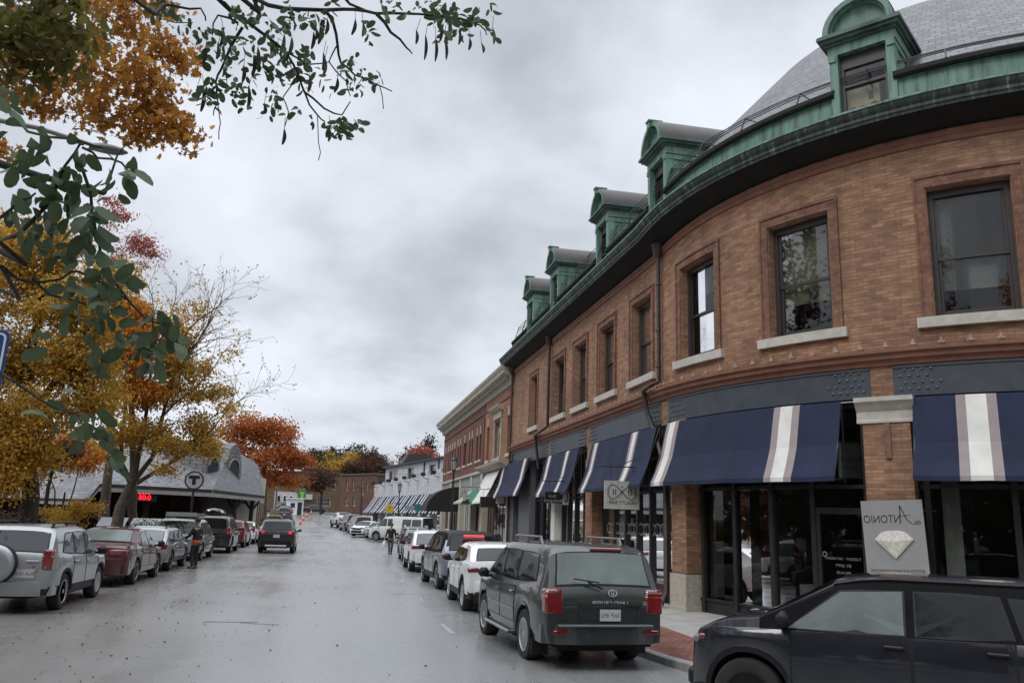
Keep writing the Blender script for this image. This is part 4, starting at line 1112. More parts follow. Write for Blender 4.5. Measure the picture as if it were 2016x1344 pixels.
# upper storey
UO = WB.p(.9, 0, -.95)
WU = Wall((UO.x, UO.y, WB.o.z), (dU.x, dU.y, 0)); LU = LW - 1.3
uw = [(1.5, 5.0), (9.0, 11.2), (16.4, 18.4), (20.6, 22.6)]
m = MB(); WU.sheet(m, 0, LU, 5.0, 7.25, [(a, b, 5.55 if k else 5.45, 6.85) for k, (a, b) in enumerate(uw)])
m.add([WU.p(0, 5, 0), WU.p(0, 7.25, 0), WU.p(0, 7.25, -6), WU.p(0, 5, -6)], [(0, 1, 2, 3)])
m.add([WU.p(LU, 0, .9), WU.p(LU, 8.5, .9), WU.p(LU, 8.5, -6), WU.p(LU, 0, -6)], [(0, 1, 2, 3)])
o = m.build('upper_wall', [M_WB]); o.parent = wb
for k, (a, b) in enumerate(uw): WU.window(a, b, 5.55 if k else 5.45, 6.85, wb, M_PANED if k == 0 else M_IRON, M_PANED, bars=((a + b) / 2,) if k == 0 else ())
m = MB(); WU.box(m, -.3, LU + .0, 7.25, 7.42, -6, .35); WU.box(m, 2.0, 2.6, 7.42, 8.1, -2.0, -1.2)
WU.sweep(m, [(.2, 7.42), (-.4, 8.5), (-3, 8.5), (-3, 7.42)], 6.2, 7.6); o = m.build('roof', [P('dark_roof_trim', (.035, .036, .038), .6)]); o.parent = wb
m = MB()
for x in (15.0, 19.5): m.tube([WU.p(x, 7.2, .08), WU.p(x, 5.2, .08)], .07, 5)
o = m.build('downpipe', [M_IRON]); o.parent = wb
# its awnings: one per bay
NA = 9
M_WST = P('white_stripe_canvas', (.66, .66, .65), .8)
for k in range(NA):
    x0 = .15 + k * (LW - .6) / NA; x1 = x0 + (LW - .6) / NA - .12
    def wp(s, off=0.0, z=0.0, x0=x0, x1=x1): return WB.p(s, z, off)
    awning(x0, x1, [(x0 + .55, x0 + .80), (x0 + 1.55, x0 + 1.80), (x1 - .60, x1 - .35)], 'navy and white striped awning on the far white shop building', off=1.35, ztop=3.95, zbot=2.15, mats=[M_NAVY, M_WST, M_WST], group='striped awnings along the far white shops', stepw=.02, fpp=wp)
disc_sign('yellow round sign with a dark letter in front of the white shops', 767, 1001, 80.0, .42, P('yellow_sign', (.50, .37, .04), .6), lambda m, c, y: add_text(m, 'Y', .5, (c.x, y, c.z), (1, 0, 0), (0, 0, 1), (0, -1, 0), 0, True, .01), [P('sign_olive', (.12, .09, .02), .6)])
disc_sign('teal round sign hanging in front of the white shops', 823, 999, 74.0, .36, P('teal_sign', (.02, .13, .14), .6))
a, b = at(797, 995, 76), at(814, 1004, 76)
hang_sign('grey-blue hanging panel below the striped awnings', (a.x, b.x, 76, b.z, a.z), .06, [P('blue_grey_sign', (.22, .25, .29), .6)], none, False)
a, b = at(893, 1000, 52), at(903, 1020, 52)

# ------------------------------------------------------------------ far brick blocks across the end of the street
def far_block(label, px0, px1, Y0, Y1, ztop, mat, wins_, ground=None, cat='building'):
    z0 = rise(Y0) - .1
    p0, p1 = at(px0, 1000, Y0), at(px1, 1000, Y1)
    W = Wall((p0.x, p0.y, z0), (p1.x - p0.x, p1.y - p0.y, 0)); L = math.hypot(p1.x - p0.x, p1.y - p0.y)
    b = wthing('brick_building', label, cat)
    hs = [(L * f - w / 2, L * f + w / 2, a, c) for f, w, a, c in wins_]
    m = MB(); W.sheet(m, 0, L, 0, ztop, hs); 
    for x in (0, L): m.add([W.p(x, 0, 0), W.p(x, ztop, 0), W.p(x, ztop, -12), W.p(x, 0, -12)], [(0, 1, 2, 3)])
    o = m.build('wall', [mat]); o.parent = b
    for h in hs: W.window(*h, b, M_CREAM2, M_PANED, depth=.2, fw=.16)
    m = MB(); W.sweep(m, [(-.1, ztop - .25), (.15, ztop - .2), (.3, ztop), (.3, ztop + .12), (-12, ztop + .12), (-12, ztop)], -.2, L + .2); o = m.build('roof', [P('dull_parapet', (.12, .10, .085), .8)]); o.parent = b
    return b, W, L
M_FB1 = brick_mat('ochre_brick', (.20, .145, .08), (.15, .105, .06), (.13, .10, .07), .3, .09, .008, .2)
M_FB2 = brick_mat('dull_red_brick', (.16, .08, .055), (.12, .062, .045), (.11, .08, .06), .3, .09, .008, .2)
b, W, L = far_block('two-storey ochre brick block with a white shopfront below, at the far end of the street', 520, 668, 166, 168, 7.6, M_FB1,
    [(.12, .9, 4.6, 6.4), (.2, .9, 4.6, 6.4), (.29, .9, 4.6, 6.4), (.36, .9, 4.6, 6.4), (.455, 1.0, 4.5, 6.5), (.53, .9, 4.6, 6.4), (.59, .9, 4.6, 6.4), (.64, .7, 4.6, 6.4), (.9, .8, 4.5, 6.5), (.78, 2.6, 1.2, 2.9)])
m = MB(); W.box(m, L * .12, L * .40, .1, 3.7, 0, .35); W.box(m, L * .40, L * .62, 2.4, 3.4, 0, .5); o = m.build('white_shopfront', [P('far_white_front', (.50, .51, .50), .6)]); o.parent = b
for k in range(3): w = W.window(L * (.15 + .08 * k), L * (.205 + .08 * k), .7, 3.0, b, M_WHITEP, M_PANED, depth=-.42, fw=.12)
b, W, L = far_block('two-storey brown brick block right of the ochre one, with cream-framed windows', 668, 738, 160, 150, 7.2, M_FB2,
    [(.18, .8, 4.3, 6.3), (.36, .8, 4.3, 6.3), (.62, .7, 4.3, 6.3), (.76, .7, 4.3, 6.3), (.2, 1.2, 1.5, 3.2), (.42, 1.2, 1.5, 3.2), (.93, .7, 4.3, 6.0)])

# ------------------------------------------------------------------ the station on the left
st = wthing('station', 'low stone station with broad grey slate roof, dark deep eaves and arched roof dormers', 'station')
M_SL2 = slate_mat('pale_slate', (.125, .125, .132), (.205, .205, .212), (.06, .06, .065), .45, .28, .02, .4)
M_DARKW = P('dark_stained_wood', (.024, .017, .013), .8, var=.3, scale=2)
M_FASC = P('grey_fascia', (.28, .27, .26), .6)
M_CRM = P('cream_render', (.42, .39, .32), .8, var=.1, scale=1.5)
pa, pb, pc = at(197, 953, 55.6), at(418, 965, 59.0), at(521, 977, 74.0)       # eave corners
pd, pe = at(172, 984, 54.2), at(70, 981, 58.0)
r1, r2 = at(150, 872, 70.0), at(455, 880, 70.0)                                # ridge
m = MB()
m.add([pa, pb, r2, r1], [(0, 1, 2, 3)], 0, [(0, 0), (8, 0), (8, 7), (0, 7)])
m.add([pb, pc, at(508, 915, 76.0), r2], [(0, 1, 2, 3)], 0, [(0, 0), (14, 0), (14, 7), (0, 7)])
m.add([pd, pa, r1, pe, ], [(0, 1, 2, 3)], 0, [(0, 0), (1.3, .6), (3, 7), (-4, 0)])
m.add([pe, r1, (r1.x - 12, 74, r1.z), (pe.x - 16, 60, pe.z)], [(0, 1, 2, 3)], 0, [(0, 0), (3, 7), (12, 7), (14, 0)])
rb = m.build('roof', [M_SL2]); rb.parent = st
m = MB()
def fascia(a, b, h=.22, mat=0):
    a, b = Vector(a), Vector(b); d = (b - a).normalized(); q = Vector((d.y, -d.x, 0)).normalized() * .06
    m.add([a + q * .2 + Vector((0, 0, .06)), b + q * .2 + Vector((0, 0, .06)), b + q * .2 - Vector((0, 0, h * .4)), a + q * .2 - Vector((0, 0, h * .4))], [(0, 1, 2, 3)], 1)
    m.add([a + q * .1 - Vector((0, 0, h * .4)), b + q * .1 - Vector((0, 0, h * .4)), b - Vector((0, 0, h)), a - Vector((0, 0, h))], [(0, 1, 2, 3)], 0)
fascia(pa, pb, .42); fascia(pb, pc, .42); fascia(pd, pa, .35); fascia(pe, pd, .3)
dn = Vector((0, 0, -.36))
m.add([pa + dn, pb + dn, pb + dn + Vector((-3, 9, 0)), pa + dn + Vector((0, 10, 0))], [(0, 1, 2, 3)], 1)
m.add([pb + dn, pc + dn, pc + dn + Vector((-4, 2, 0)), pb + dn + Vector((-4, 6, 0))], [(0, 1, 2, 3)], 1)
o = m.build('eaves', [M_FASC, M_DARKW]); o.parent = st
m = MB()
m.add([Vector((pe.x - 4, 62, -.1)), Vector((-9.4, 62.6, -.1)), Vector((-9.4, 62.6, 3.2)), Vector((pe.x - 4, 62, 3.2))], [(0, 1, 2, 3)])
m.add([Vector((-9.4, 62.6, -.1)), Vector((-7.9, 73.5, -.1)), Vector((-7.9, 73.5, 3.2)), Vector((-9.4, 62.6, 3.2))], [(0, 1, 2, 3)])
for k in range(9):
    x = -20 + k * 1.25; m.box((x, 61.9, 1.5), (.2, .2, 3.1)); 
o = m.build('wall', [M_DARKW]); o.parent = st
for p in (Vector((-8.9, 60.6, 0)), Vector((-12.3, 58.8, 0)), Vector((-7.6, 66.0, 0)), Vector((-6.9, 71.5, 0))):
    m = MB(); m.box(p + Vector((0, 0, 1.55)), (.3, .3, 3.1)); m.tube([p + Vector((0, 0, 2.2)), p + Vector((.6, -.3, 3.0))], .09, 5); m.tube([p + Vector((0, 0, 2.2)), p + Vector((-.6, .2, 3.0))], .09, 5)
    o = m.build('post', [M_DARKW]); o.parent = st
# the tall arched dormers and steep end roof
def arch_dormer(p, w, h, dep, mb_wall, ang):
    M = Matrix.Translation(p) @ Matrix.Rotation(ang, 4, 'Z') @ Matrix.Rotation(PI / 2, 4, 'X')
    out = [(-w, 0), (w, 0), (w * .95, h * .45), (w * .55, h * .85), (0, h), (-w * .55, h * .85), (-w * .95, h * .45)]
    mb_wall.prism(out, -dep, 0, 0, M)
    N = 14; ri, ro = w * .62, w * .72
    for k in range(N):
        a0, a1 = PI * k / N, PI * (k + 1) / N
        mb_wall.prism([(ro * math.cos(a0), h * .28 + ro * 1.1 * math.sin(a0)), (ro * math.cos(a1), h * .28 + ro * 1.1 * math.sin(a1)), (ri * math.cos(a1), h * .28 + ri * 1.1 * math.sin(a1)), (ri * math.cos(a0), h * .28 + ri * 1.1 * math.sin(a0))], 0, .1, 1, M)
    mb_wall.prism([(ri * math.cos(PI * k / N), h * .28 + ri * 1.1 * math.sin(PI * k / N)) for k in range(N + 1)] + [(-ri, 0), (ri, 0)], .0, .03, 2, M)
for (px, py, Y, w, h, ang) in ((458, 942, 66.5, 1.0, 2.7, RAD(62)), (418, 935, 62.8, .8, 2.4, RAD(62))):
    m = MB(); arch_dormer(at(px, py, Y), w, h, 3.0, m, ang); o = m.build('arched_dormer', [M_SL2, M_FASC, P('arch_dark', (.02, .02, .022), .6)]); o.parent = st
m = MB()
g0, g1, g2 = at(497, 950, 74), at(522, 951, 79), at(478, 898, 76)
m.add([at(468, 950, 72.5), g0, g1, at(500, 905, 80), g2], [(0, 1, 4), (1, 2, 3, 4)], 0, [(0, 0), (2, 0), (6, 0), (6, 4), (1, 4)])
m.add([g0, g1, g1 + Vector((0, 0, -.4)), g0 + Vector((0, 0, -.4))], [(0, 1, 2, 3)], 1)
o = m.build('steep_end_roof', [P('brown_slate', (.10, .085, .075), .6, var=.2), M_FASC]); o.parent = st
m = MB()
q0, q1, q2 = at(448, 1040, 71.5), at(497, 1040, 73.5), at(516, 1035, 79)
q0.z = q1.z = q2.z = -.1
for a, b in ((q0, q1), (q1, q2)): m.add([a, b, b + Vector((0, 0, 5.2)), a + Vector((0, 0, 5.2))], [(0, 1, 2, 3)])
o = m.build('end_wall', [M_CRM]); o.parent = st
m = MB()
for f in (.3, .5, .7, .9):
    c = q1.lerp(q2, f); m.box(c + Vector((.03, 0, 2.1)), (.08, .6, 1.9), 0)
o = m.build('slit_window', [P('ochre_slit', (.16, .13, .08), .6)]); o.parent = st
a = at(474, 985, 70.5); m = MB(); m.box(a, (.85, .06, .42), 0); m.box(a + Vector((-.05, -.01, -.62)), (.55, .06, .6), 1)
o = m.build('notice_board', [P('notice_dark', (.03, .028, .026), .6), P('notice_pale', (.45, .45, .42), .6)]); o.parent = st
# lit red departure display hanging under the eaves
c = at(284, 974, 57.6)
root = thing('led_display', 'lit red LED display of two rows hanging under the dark station eaves', 'display', tuple(c)); inv = Matrix.Translation(-c)
m = MB(); m.box(c + Vector((0, .12, 0)), (1.5, .2, .8)); o = m.build('case', [M_IRON]); o.parent = root; o.matrix_parent_inverse = inv
m = MB(); add_text(m, '0038', .38, c + Vector((.0, 0, .17)), (1, 0, 0), (0, 0, 1), (0, -1, 0), 0, True, .02); add_text(m, '0:081', .44, c + Vector((-.05, 0, -.17)), (1, 0, 0), (0, 0, 1), (0, -1, 0), 0, True, .02)
o2 = m.build('digits', [P('red_led', (.9, .02, .02), .5, emit=(1, .012, .03), estr=3.2)]); o2.parent = o
m = MB(); m.tube([c + Vector((0, .12, .4)), c + Vector((0, .12, .9))], .03, 5); o = m.build('hanger', [M_IRON]); o.parent = root; o.matrix_parent_inverse = inv
# ------------------------------------------------------------------ vehicles
def paint_mat(name, col, metal=.55, rough=.32):
    if name in MATS: return MATS[name]
    m, n, l, b = new_mat(name)
    t = n.new('ShaderNodeTexCoord'); no = n.new('ShaderNodeTexNoise'); no.inputs['Scale'].default_value = 2.2; no.inputs['Detail'].default_value = 7; no.inputs['Roughness'].default_value = .7
    l.new(t.outputs['Object'], no.inputs['Vector'])
    r = n.new('ShaderNodeValToRGB'); r.color_ramp.elements[0].position = .35; r.color_ramp.elements[1].position = .65
    r.color_ramp.elements[0].color = tuple(c * .9 for c in col) + (1,); r.color_ramp.elements[1].color = tuple(min(1, c * 1.08) for c in col) + (1,)
    l.new(no.outputs['Fac'], r.inputs['Fac'])
    # road film on the lower sides
    sp = n.new('ShaderNodeSeparateXYZ'); l.new(t.outputs['Object'], sp.inputs[0])
    ad = n.new('ShaderNodeMath'); ad.operation = 'MULTIPLY_ADD'; l.new(no.outputs['Fac'], ad.inputs[0]); ad.inputs[1].default_value = -.5; l.new(sp.outputs['Z'], ad.inputs[2])
    mr = n.new('ShaderNodeMapRange'); l.new(ad.outputs[0], mr.inputs['Value']); mr.inputs['From Min'].default_value = 0.05; mr.inputs['From Max'].default_value = .5; mr.inputs['To Min'].default_value = .3; mr.inputs['To Max'].default_value = 0
    mx = n.new('ShaderNodeMix'); mx.data_type = 'RGBA'; l.new(mr.outputs[0], mx.inputs['Factor']); l.new(r.outputs[0], mx.inputs[6]); mx.inputs[7].default_value = (.07, .065, .058, 1)
    l.new(mx.outputs[2], b.inputs['Base Color'])
    mrr = n.new('ShaderNodeMapRange'); l.new(no.outputs['Fac'], mrr.inputs['Value']); mrr.inputs['To Min'].default_value = rough - .08; mrr.inputs['To Max'].default_value = rough + .15
    l.new(mrr.outputs[0], b.inputs['Roughness'])
    b.inputs['Metallic'].default_value = metal; b.inputs['Coat Weight'].default_value = .9
    b.inputs['Coat Roughness'].default_value = .05
    MATS[name] = m
    return m
M_TRIM = P('black_plastic_trim', (.010, .010, .011), .5, var=.2, scale=8, spec=.3)
M_RUB = P('tyre_rubber', (.016, .016, .016), .8, var=.3, scale=12)
M_ALLOY = P('alloy_wheel', (.46, .47, .48), .35, metal=.35, var=.12, scale=6)
M_ALLOYD = P('dark_alloy_wheel', (.03, .03, .032), .35, metal=.6, var=.15, scale=6)
M_CGLASS = P('car_glass', (.010, .012, .013), .04, var=.3, scale=1.5, spec=.5, ior=1.45)
M_CGLASSL = P('pale_car_glass', (.125, .15, .142), .15, var=.28, scale=1.3, spec=.5, ior=1.5)  # lighter base tone; on the navy SUV it stands in for a reflection
M_CGLASSM = P('sky_tinted_car_glass', (.075, .088, .092), .05, var=.4, scale=1.6, spec=.6, ior=1.6)
M_TAIL = P('red_lamp_lens', (.16, .010, .014), .12, var=.35, scale=30, coat=1.0)
M_TAILLIT = P('lit_red_lamp', (.5, .02, .02), .2, emit=(1, .04, .03), estr=1.3)
M_AMBER = P('amber_lens', (.42, .12, .03), .15, coat=1.0)
M_CLEARL = P('clear_lens', (.30, .30, .30), .12, coat=1.0)
M_HEADL = P('headlamp_lens', (.12, .125, .13), .1, coat=1.0)
M_CHROME = P('chrome_trim', (.6, .61, .62), .15, metal=1.0, var=.05)
M_PLATE = P('pale_plate', (.40, .41, .41), .5, var=.08)
M_PLTXT = P('plate_ink', (.13, .05, .05), .6)
M_UNDER = P('underbody_black', (.006, .006, .006), .9)
_wheels = {}
def wheel_meshes(R, wd, style):
    key = (R, wd, style)
    if key in _wheels: return _wheels[key]
    MX = Matrix.Rotation(PI / 2, 4, 'Y')          # lathe axis -> x
    rr = R * .64
    m = MB()
    m.lathe([(rr, -wd * .44), (R * .82, -wd * .5), (R * .94, -wd * .47), (R * .985, -wd * .36), (R, -wd * .2), (R, wd * .2), (R * .985, wd * .36), (R * .94, wd * .47), (R * .82, wd * .5), (rr, wd * .44)], 28, MX)
    t = m.build('wheel', [M_RUB], smooth=40)
    m = MB()
    m.lathe([(rr * 1.0, wd * .44), (rr * 1.02, wd * .47), (rr * .95, wd * .47), (rr * .90, wd * .36), (rr * .88, wd * .1)], 28, MX)
    m.lathe([(0, wd * .02), (rr * .92, wd * .02), (rr * .92, -wd * .3)], 20, MX, 1)
    m.lathe([(rr * .24, wd * .2), (rr * .24, wd * .42), (rr * .15, wd * .46), (0, wd * .46)], 12, MX)
    ns = 5 if style != 'multi' else 9
    for k in range(ns):
        a = 2 * PI * k / ns
        Rm = Matrix.Rotation(a, 4, 'X')
        w0, w1 = (rr * .19, rr * .24) if ns == 5 else (rr * .08, rr * .09)
        pts = [(wd * .42, -w0, rr * .2), (wd * .42, w0, rr * .2), (wd * .40, w1, rr * .93), (wd * .40, -w1, rr * .93), (wd * .28, -w0, rr * .2), (wd * .28, w0, rr * .2), (wd * .26, w1, rr * .93), (wd * .26, -w1, rr * .93)]
        m.add([Rm @ Vector(p) for p in pts], [(0, 1, 2, 3), (7, 6, 5, 4), (0, 4, 5, 1), (1, 5, 6, 2), (2, 6, 7, 3), (3, 7, 4, 0)])
    r = m.build('rim', [M_ALLOYD if style == 'dark' else M_ALLOY, M_UNDER], smooth=35)
    r.parent = t
    _wheels[key] = (t.data, r.data)
    bpy.data.objects.remove(r); bpy.data.objects.remove(t)
    return _wheels[key]

def gen_top(c):
    yR, yF, H, hz = c['yR'], c['yF'], c['H'], c['hood']
    if c['type'] == 'sedan':
        return [(yR, .72), (yR + .04, c['trunk'] - .06), (yR + .14, c['trunk']), (c['rgb'], c['trunk'] + .05), (c['rgt'], H - .05), (c['rgt'] + .4, H), (c['wst'] - .35, H - .005), (c['wst'], H - .05), (c['wsb'], hz + .05), (c['wsb'] + .3, hz), (yF - .5, hz - .08), (yF - .15, hz - .18), (yF - .03, hz - .30), (yF, .5)]
    if c['type'] == 'van':
        return [(yR, 1.0), (yR + .02, 1.1), (yR + .12, H - .10), (yR + .25, H - .02), (0, H), (c['wst'] - .3, H - .02), (c['wst'], H - .08), (c['wsb'], hz + .03), (c['wsb'] + .3, hz - .03), (yF - .15, hz - .12), (yF - .03, hz - .25), (yF, .55)]
    rk = c.get('rake', .26); b = c['belt'][0][1]
    return [(yR, b - .12), (yR + .02, b - .02), (yR + .05, b + .05), (yR + rk, H - .13), (yR + rk + .13, H - .04), (yR + rk + .6, H), (c['wst'] - .4, H - .01), (c['wst'], H - .06), (c['wsb'], hz + .05), (c['wsb'] + .35, hz), (yF - .35, hz - .06), (yF - .12, hz - .15), (yF - .03, hz - .28), (yF, .55)]

def make_car(name, label, cat, loc, heading, c, group=None):
    """c: dictionary of measures; car points along its own +y; heading 0 = up the street, positive = turned left"""
    c = dict(c)
    L, W, H, wb, fo, R = c['L'], c['W'], c['H'], c['wb'], c['fo'], c['R']
    yF = wb / 2 + fo; yR = yF - L
    c['yF'], c['yR'] = yF, yR
    c.setdefault('wsb', wb / 2 - .18); c.setdefault('wst', wb / 2 - .95)
    hw = W / 2; Ra = R * 1.16; zc = R; sill = c.get('sill', .30)
    if 'belt' not in c: c['belt'] = [(yR, c['beltz']), (yF, c['beltz'] - .08)]
    if 'top' not in c: c['top'] = gen_top(c)
    ty, tz = zip(*c['top']); by, bz = zip(*c['belt'])
    tum = c.get('tum', .26)
    def topz(y): return float(np.interp(y, ty, tz))
    def half(y):
        a = min(1, max(0, (yF - y) / .75)); b = min(1, max(0, (y - yR) / .42))
        return hw * (c.get('nose', .78) + (1 - c.get('nose', .78)) * math.sin(a * PI / 2) ** .8) * (.93 + .07 * math.sin(b * PI / 2) ** .7)
    def zlow(y):
        z = sill
        if y < -wb / 2 - Ra: z = sill + .05
        if y > wb / 2 + Ra: z = sill - .02
        for yc in (-wb / 2, wb / 2):
            d = abs(y - yc)
            if d < Ra: z = max(z, zc + math.sqrt(max(0, Ra * Ra - d * d)) * c.get('archk', 1.0))
        return z
    def rows(y):
        w = half(y); zt = topz(y); zb = min(float(np.interp(y, by, bz)), zt - .03); zl = min(zlow(y), zb - .06); h = zt - zb
        H_ = zb - zl
        xs = lambda f: w * .955 - tum * h * f
        r = [(w * .95, zl), (w * .992, zl + .22 * H_), (w, zl + .55 * H_), (w * .992, zl + .82 * H_), (w * .965, zb)]
        r += [(xs(.06), zb + .06 * h), (xs(.5), zb + .5 * h), (xs(.86), zb + .86 * h)]
        k = min(1, h / .35)
        xe = xs(.95) - .035 * k
        r += [(xe, zt - .03 * k), (xe - .07 * k - .02, zt), (xe * .5, zt + .018), (0, zt + .024)]
        return r
    st = set(np.linspace(yR, yF, 16)) | {y for y, _ in c['top']} | {y for y in (yR + .06, yR + .15, yR + .3, yF - .08, yF - .22, yF - .4)}
    for yc in (-wb / 2, wb / 2):
        st |= {yc + Ra * math.cos(PI * k / 10) for k in range(11)} | {yc - Ra - .001, yc + Ra + .001}
    doors = c.get('doors', [])
    for a, b in doors: st |= {a, b}
    ys = sorted(y for y in st if yR - 1e-6 <= y <= yF + 1e-6)
    ys = [y for i, y in enumerate(ys) if i == 0 or y - ys[i - 1] > .0008]
    RW = [rows(y) for y in ys]
    root = thing(name, label, cat, loc, heading, group)
    root['tmp'] = 0; del root['tmp']
    mats = [c['paint'], c.get('cladmat', M_TRIM), M_UNDER, P('matte_pillar_black', (.007, .007, .008), .75, spec=.08)]
    mb = MB(); nr = 12
    V = []; 
    for y, r in zip(ys, RW):
        V += [(x, y, z) for x, z in r] + [(-x, y, z) for x, z in r[:-1]]
    N = 23
    F, FM = [], []
    clad = c.get('clad', False)
    for i in range(len(ys) - 1):
        a, b = i * N, (i + 1) * N
        for j in range(11):
            mt = 1 if (clad and j < 1) else 0
            if c.get('blackpillar') and 4 <= j <= 7 and yR + .25 < ys[i] < c['wsb'] - .05: mt = 3
            if c.get('blackroof') and j >= 8 and ys[i] < c['wst'] and ys[i] > yR + .1: mt = 1
            F.append((a + j, b + j, b + j + 1, a + j + 1)); FM.append(mt)
            l = lambda o, j: o + 12 + j if j < 11 else o + 11
            F.append((l(a, j), l(a, j + 1), l(b, j + 1), l(b, j))); FM.append(mt)
    for o in (0, (len(ys) - 1) * N):
        # end caps in horizontal bands so that they shade cleanly
        for j in range(11):
            l = lambda j: o + 12 + j if j < 11 else o + 11
            q = (o + j, o + j + 1, l(j + 1), l(j)) if j < 10 else (o + 10, o + 11, l(10))
            F.append(q); FM.append(1 if (clad and j < 1) else 0)
    for f, mt in zip(F, FM): pass
    mb.v = V; mb.uv = [(0, 0)] * len(V); mb.f = F; mb.m = FM
    # wheel-arch lips and the dark underside
    for yc in (-wb / 2, wb / 2):
        for sx in (-1, 1):
            mt = 1 if c.get('archtrim', True) else 0
            o_, i_ = [], []
            for k in range(13):
                a = PI * k / 12
                y = yc + Ra * math.cos(a); y2 = yc + (Ra + .055) * math.cos(a)
                z = zc + Ra * math.sin(a); z2 = zc + (Ra + .055) * math.sin(a)
                xw = half(min(yF, max(yR, y)))
                i_.append((sx * (xw * .955 + .022), y, z)); o_.append((sx * (xw * .985 + .012), y2, z2))
            i2 = [(sx * (abs(p[0]) - .22), p[1], p[2]) for p in i_]
            mb.grid([i_, o_], mt); mb.grid([i2, i_], 2)
            mb.add(i2, [tuple(range(13))], 2)
    mb.box((0, (yR + yF) / 2, .40), (W * .60, L * .93, .24), 2)
    mb.box((0, 0, .36), (W * .88, wb - 2 * Ra - .04, .2), 2)
    mb.box((0, yR + .22, .45), (W * .8, .3, .2), 2); mb.box((0, yF - .25, .42), (W * .7, .3, .2), 2)
    body = mb.build('body', mats, root, smooth=32)
    def sx_at(y, z):
        r = rows(y)[:9]
        return float(np.interp(z, [p[1] for p in r], [p[0] for p in r]))
    # side glass
    def side_panel(poly, sgn, off, grow=0.0, n=5):
        cy_ = sum(p[0] for p in poly) / len(poly); cz_ = sum(p[1] for p in poly) / len(poly)
        pts = []
        for i in range(len(poly)):
            a, b = poly[i], poly[(i + 1) % len(poly)]
            for k in range(n):
                y = a[0] + (b[0] - a[0]) * k / n; z = a[1] + (b[1] - a[1]) * k / n
                d = math.hypot(y - cy_, z - cz_); g = 1 + grow / max(d, .05)
                pts.append((cy_ + (y - cy_) * g, cz_ + (z - cz_) * g))
        V = [(sgn * (sx_at(y, z) + off), y, z) for y, z in pts] + [(sgn * (sx_at(cy_, cz_) + off + .004), cy_, cz_)]
        m_ = len(pts)
        return V, [(i, (i + 1) % m_, m_) for i in range(m_)]
    gl = c.get('glass', M_CGLASS)
    for wi, poly in enumerate(c.get('wins', [])):
        gl = c['glasses'][wi] if 'glasses' in c else c.get('glass', M_CGLASS)
        for sgn in (-1, 1):
            m = MB(); v, f = side_panel(poly, sgn, .004, .022); m.add(v, f, 1)
            v, f = side_panel(poly, sgn, .009); m.add(v, f, 0)
            m.build('side_window', [gl, M_TRIM], root)
    # windscreen and rear glass
    def top_patch(ya, yb, fa, fb, off, ny=5, nx=9, xo=8):
        P_ = []
        for i in range(ny):
            t = i / (ny - 1); y = ya + (yb - ya) * t; f = fa + (fb - fa) * t
            r = rows(y); xe = r[xo][0]
            dz = (topz(y + .01) - topz(y - .01)) / .02
            nn = Vector((0, -dz, 1)).normalized() * off
            rx = [p[0] for p in r[:7:-1]]; rz = [p[1] for p in r[:7:-1]]
            row = []
            for j in range(nx):
                x = xe * f * (-1 + 2 * j / (nx - 1))
                row.append((x, y + nn.y, float(np.interp(abs(x), rx, rz)) + nn.z))
            P_.append(row)
        return P_
    m = MB(); m.grid(top_patch(c['wst'] + .03, c['wsb'] - .02, .93, .95, .006), 1); m.grid(top_patch(c['wst'] + .06, c['wsb'] - .07, .89, .91, .011), 0)
    m.build('windscreen', [M_CGLASS, M_TRIM], root, smooth=40)
    if 'rear' in c:
        ya, yb, fa, fb = c['rear']
        if c['type'] == 'suv' and 'rearfix' not in c: ya, yb = yR + .07, yR + c.get('rake', .26) - .005
        m = MB(); e = .02 * (1 if yb > ya else -1)
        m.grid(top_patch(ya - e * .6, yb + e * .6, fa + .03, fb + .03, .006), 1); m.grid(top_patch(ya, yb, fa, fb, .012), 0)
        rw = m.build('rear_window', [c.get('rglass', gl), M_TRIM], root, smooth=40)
        if c.get('wiper'):
            y_, zz = ya, topz(ya)
            m = MB(); m.tube([(-.05 * 1, yR - .03, zz - .04), (-.28, yR - .02, zz + .06)], .014, 5); m.tube([(-.5, yR - .005, zz + .1), (-.1, yR - .02, zz + .05)], .011, 5)
            m.build('wiper', [M_TRIM], root)
    # doors with handles
    for a, b in doors:
        idx = [i for i, y in enumerate(ys) if a - 1e-4 <= y <= b + 1e-4]
        for sgn in (-1, 1):
            m = MB()
            def pt(i, j, o): x, z = RW[i][j]; return (sgn * (x + o), ys[i], z)
            m.grid([[pt(i, j, .004) for i in idx] for j in range(1, 5)], 0)
            for i, s_ in ((idx[0], 1), (idx[-1], -1)):
                for j in range(1, 4):
                    p, q = pt(i, j, .0065), pt(i, j + 1, .0065)
                    m.add([p, q, (q[0], q[1] + s_ * .02, q[2]), (p[0], p[1] + s_ * .02, p[2])], [(0, 1, 2, 3)], 1)
            for i0, i1 in zip(idx[:-1], idx[1:]):
                p, q = pt(i0, 1, .0065), pt(i1, 1, .0065)
                m.add([p, q, (q[0], q[1], q[2] + .012), (p[0], p[1], p[2] + .012)], [(0, 1, 2, 3)], 1)
            d = m.build('door', [c['paint'], M_UNDER], root, smooth=40)
            if c.get('strip'):
                z0 = c['strip']; m = MB()
                T = [y for y in np.linspace(a + .02, b - .02, 6)]
                for y0, y1 in zip(T[:-1], T[1:]):
                    if zlow(y0) < z0 - .05 and zlow(y1) < z0 - .05:
                        m.add([(sgn * (sx_at(y, z) + o), y, z) for y, z, o in ((y0, z0, .012), (y1, z0, .012), (y1, z0 + .045, .014), (y0, z0 + .045, .014))], [(0, 1, 2, 3)])
                if m.f: s_ = m.build('side_moulding', [c.get('stripmat', M_CHROME)]); s_.parent = d
            yh = a + .16; zh = float(np.interp(yh, by, bz)) - .10
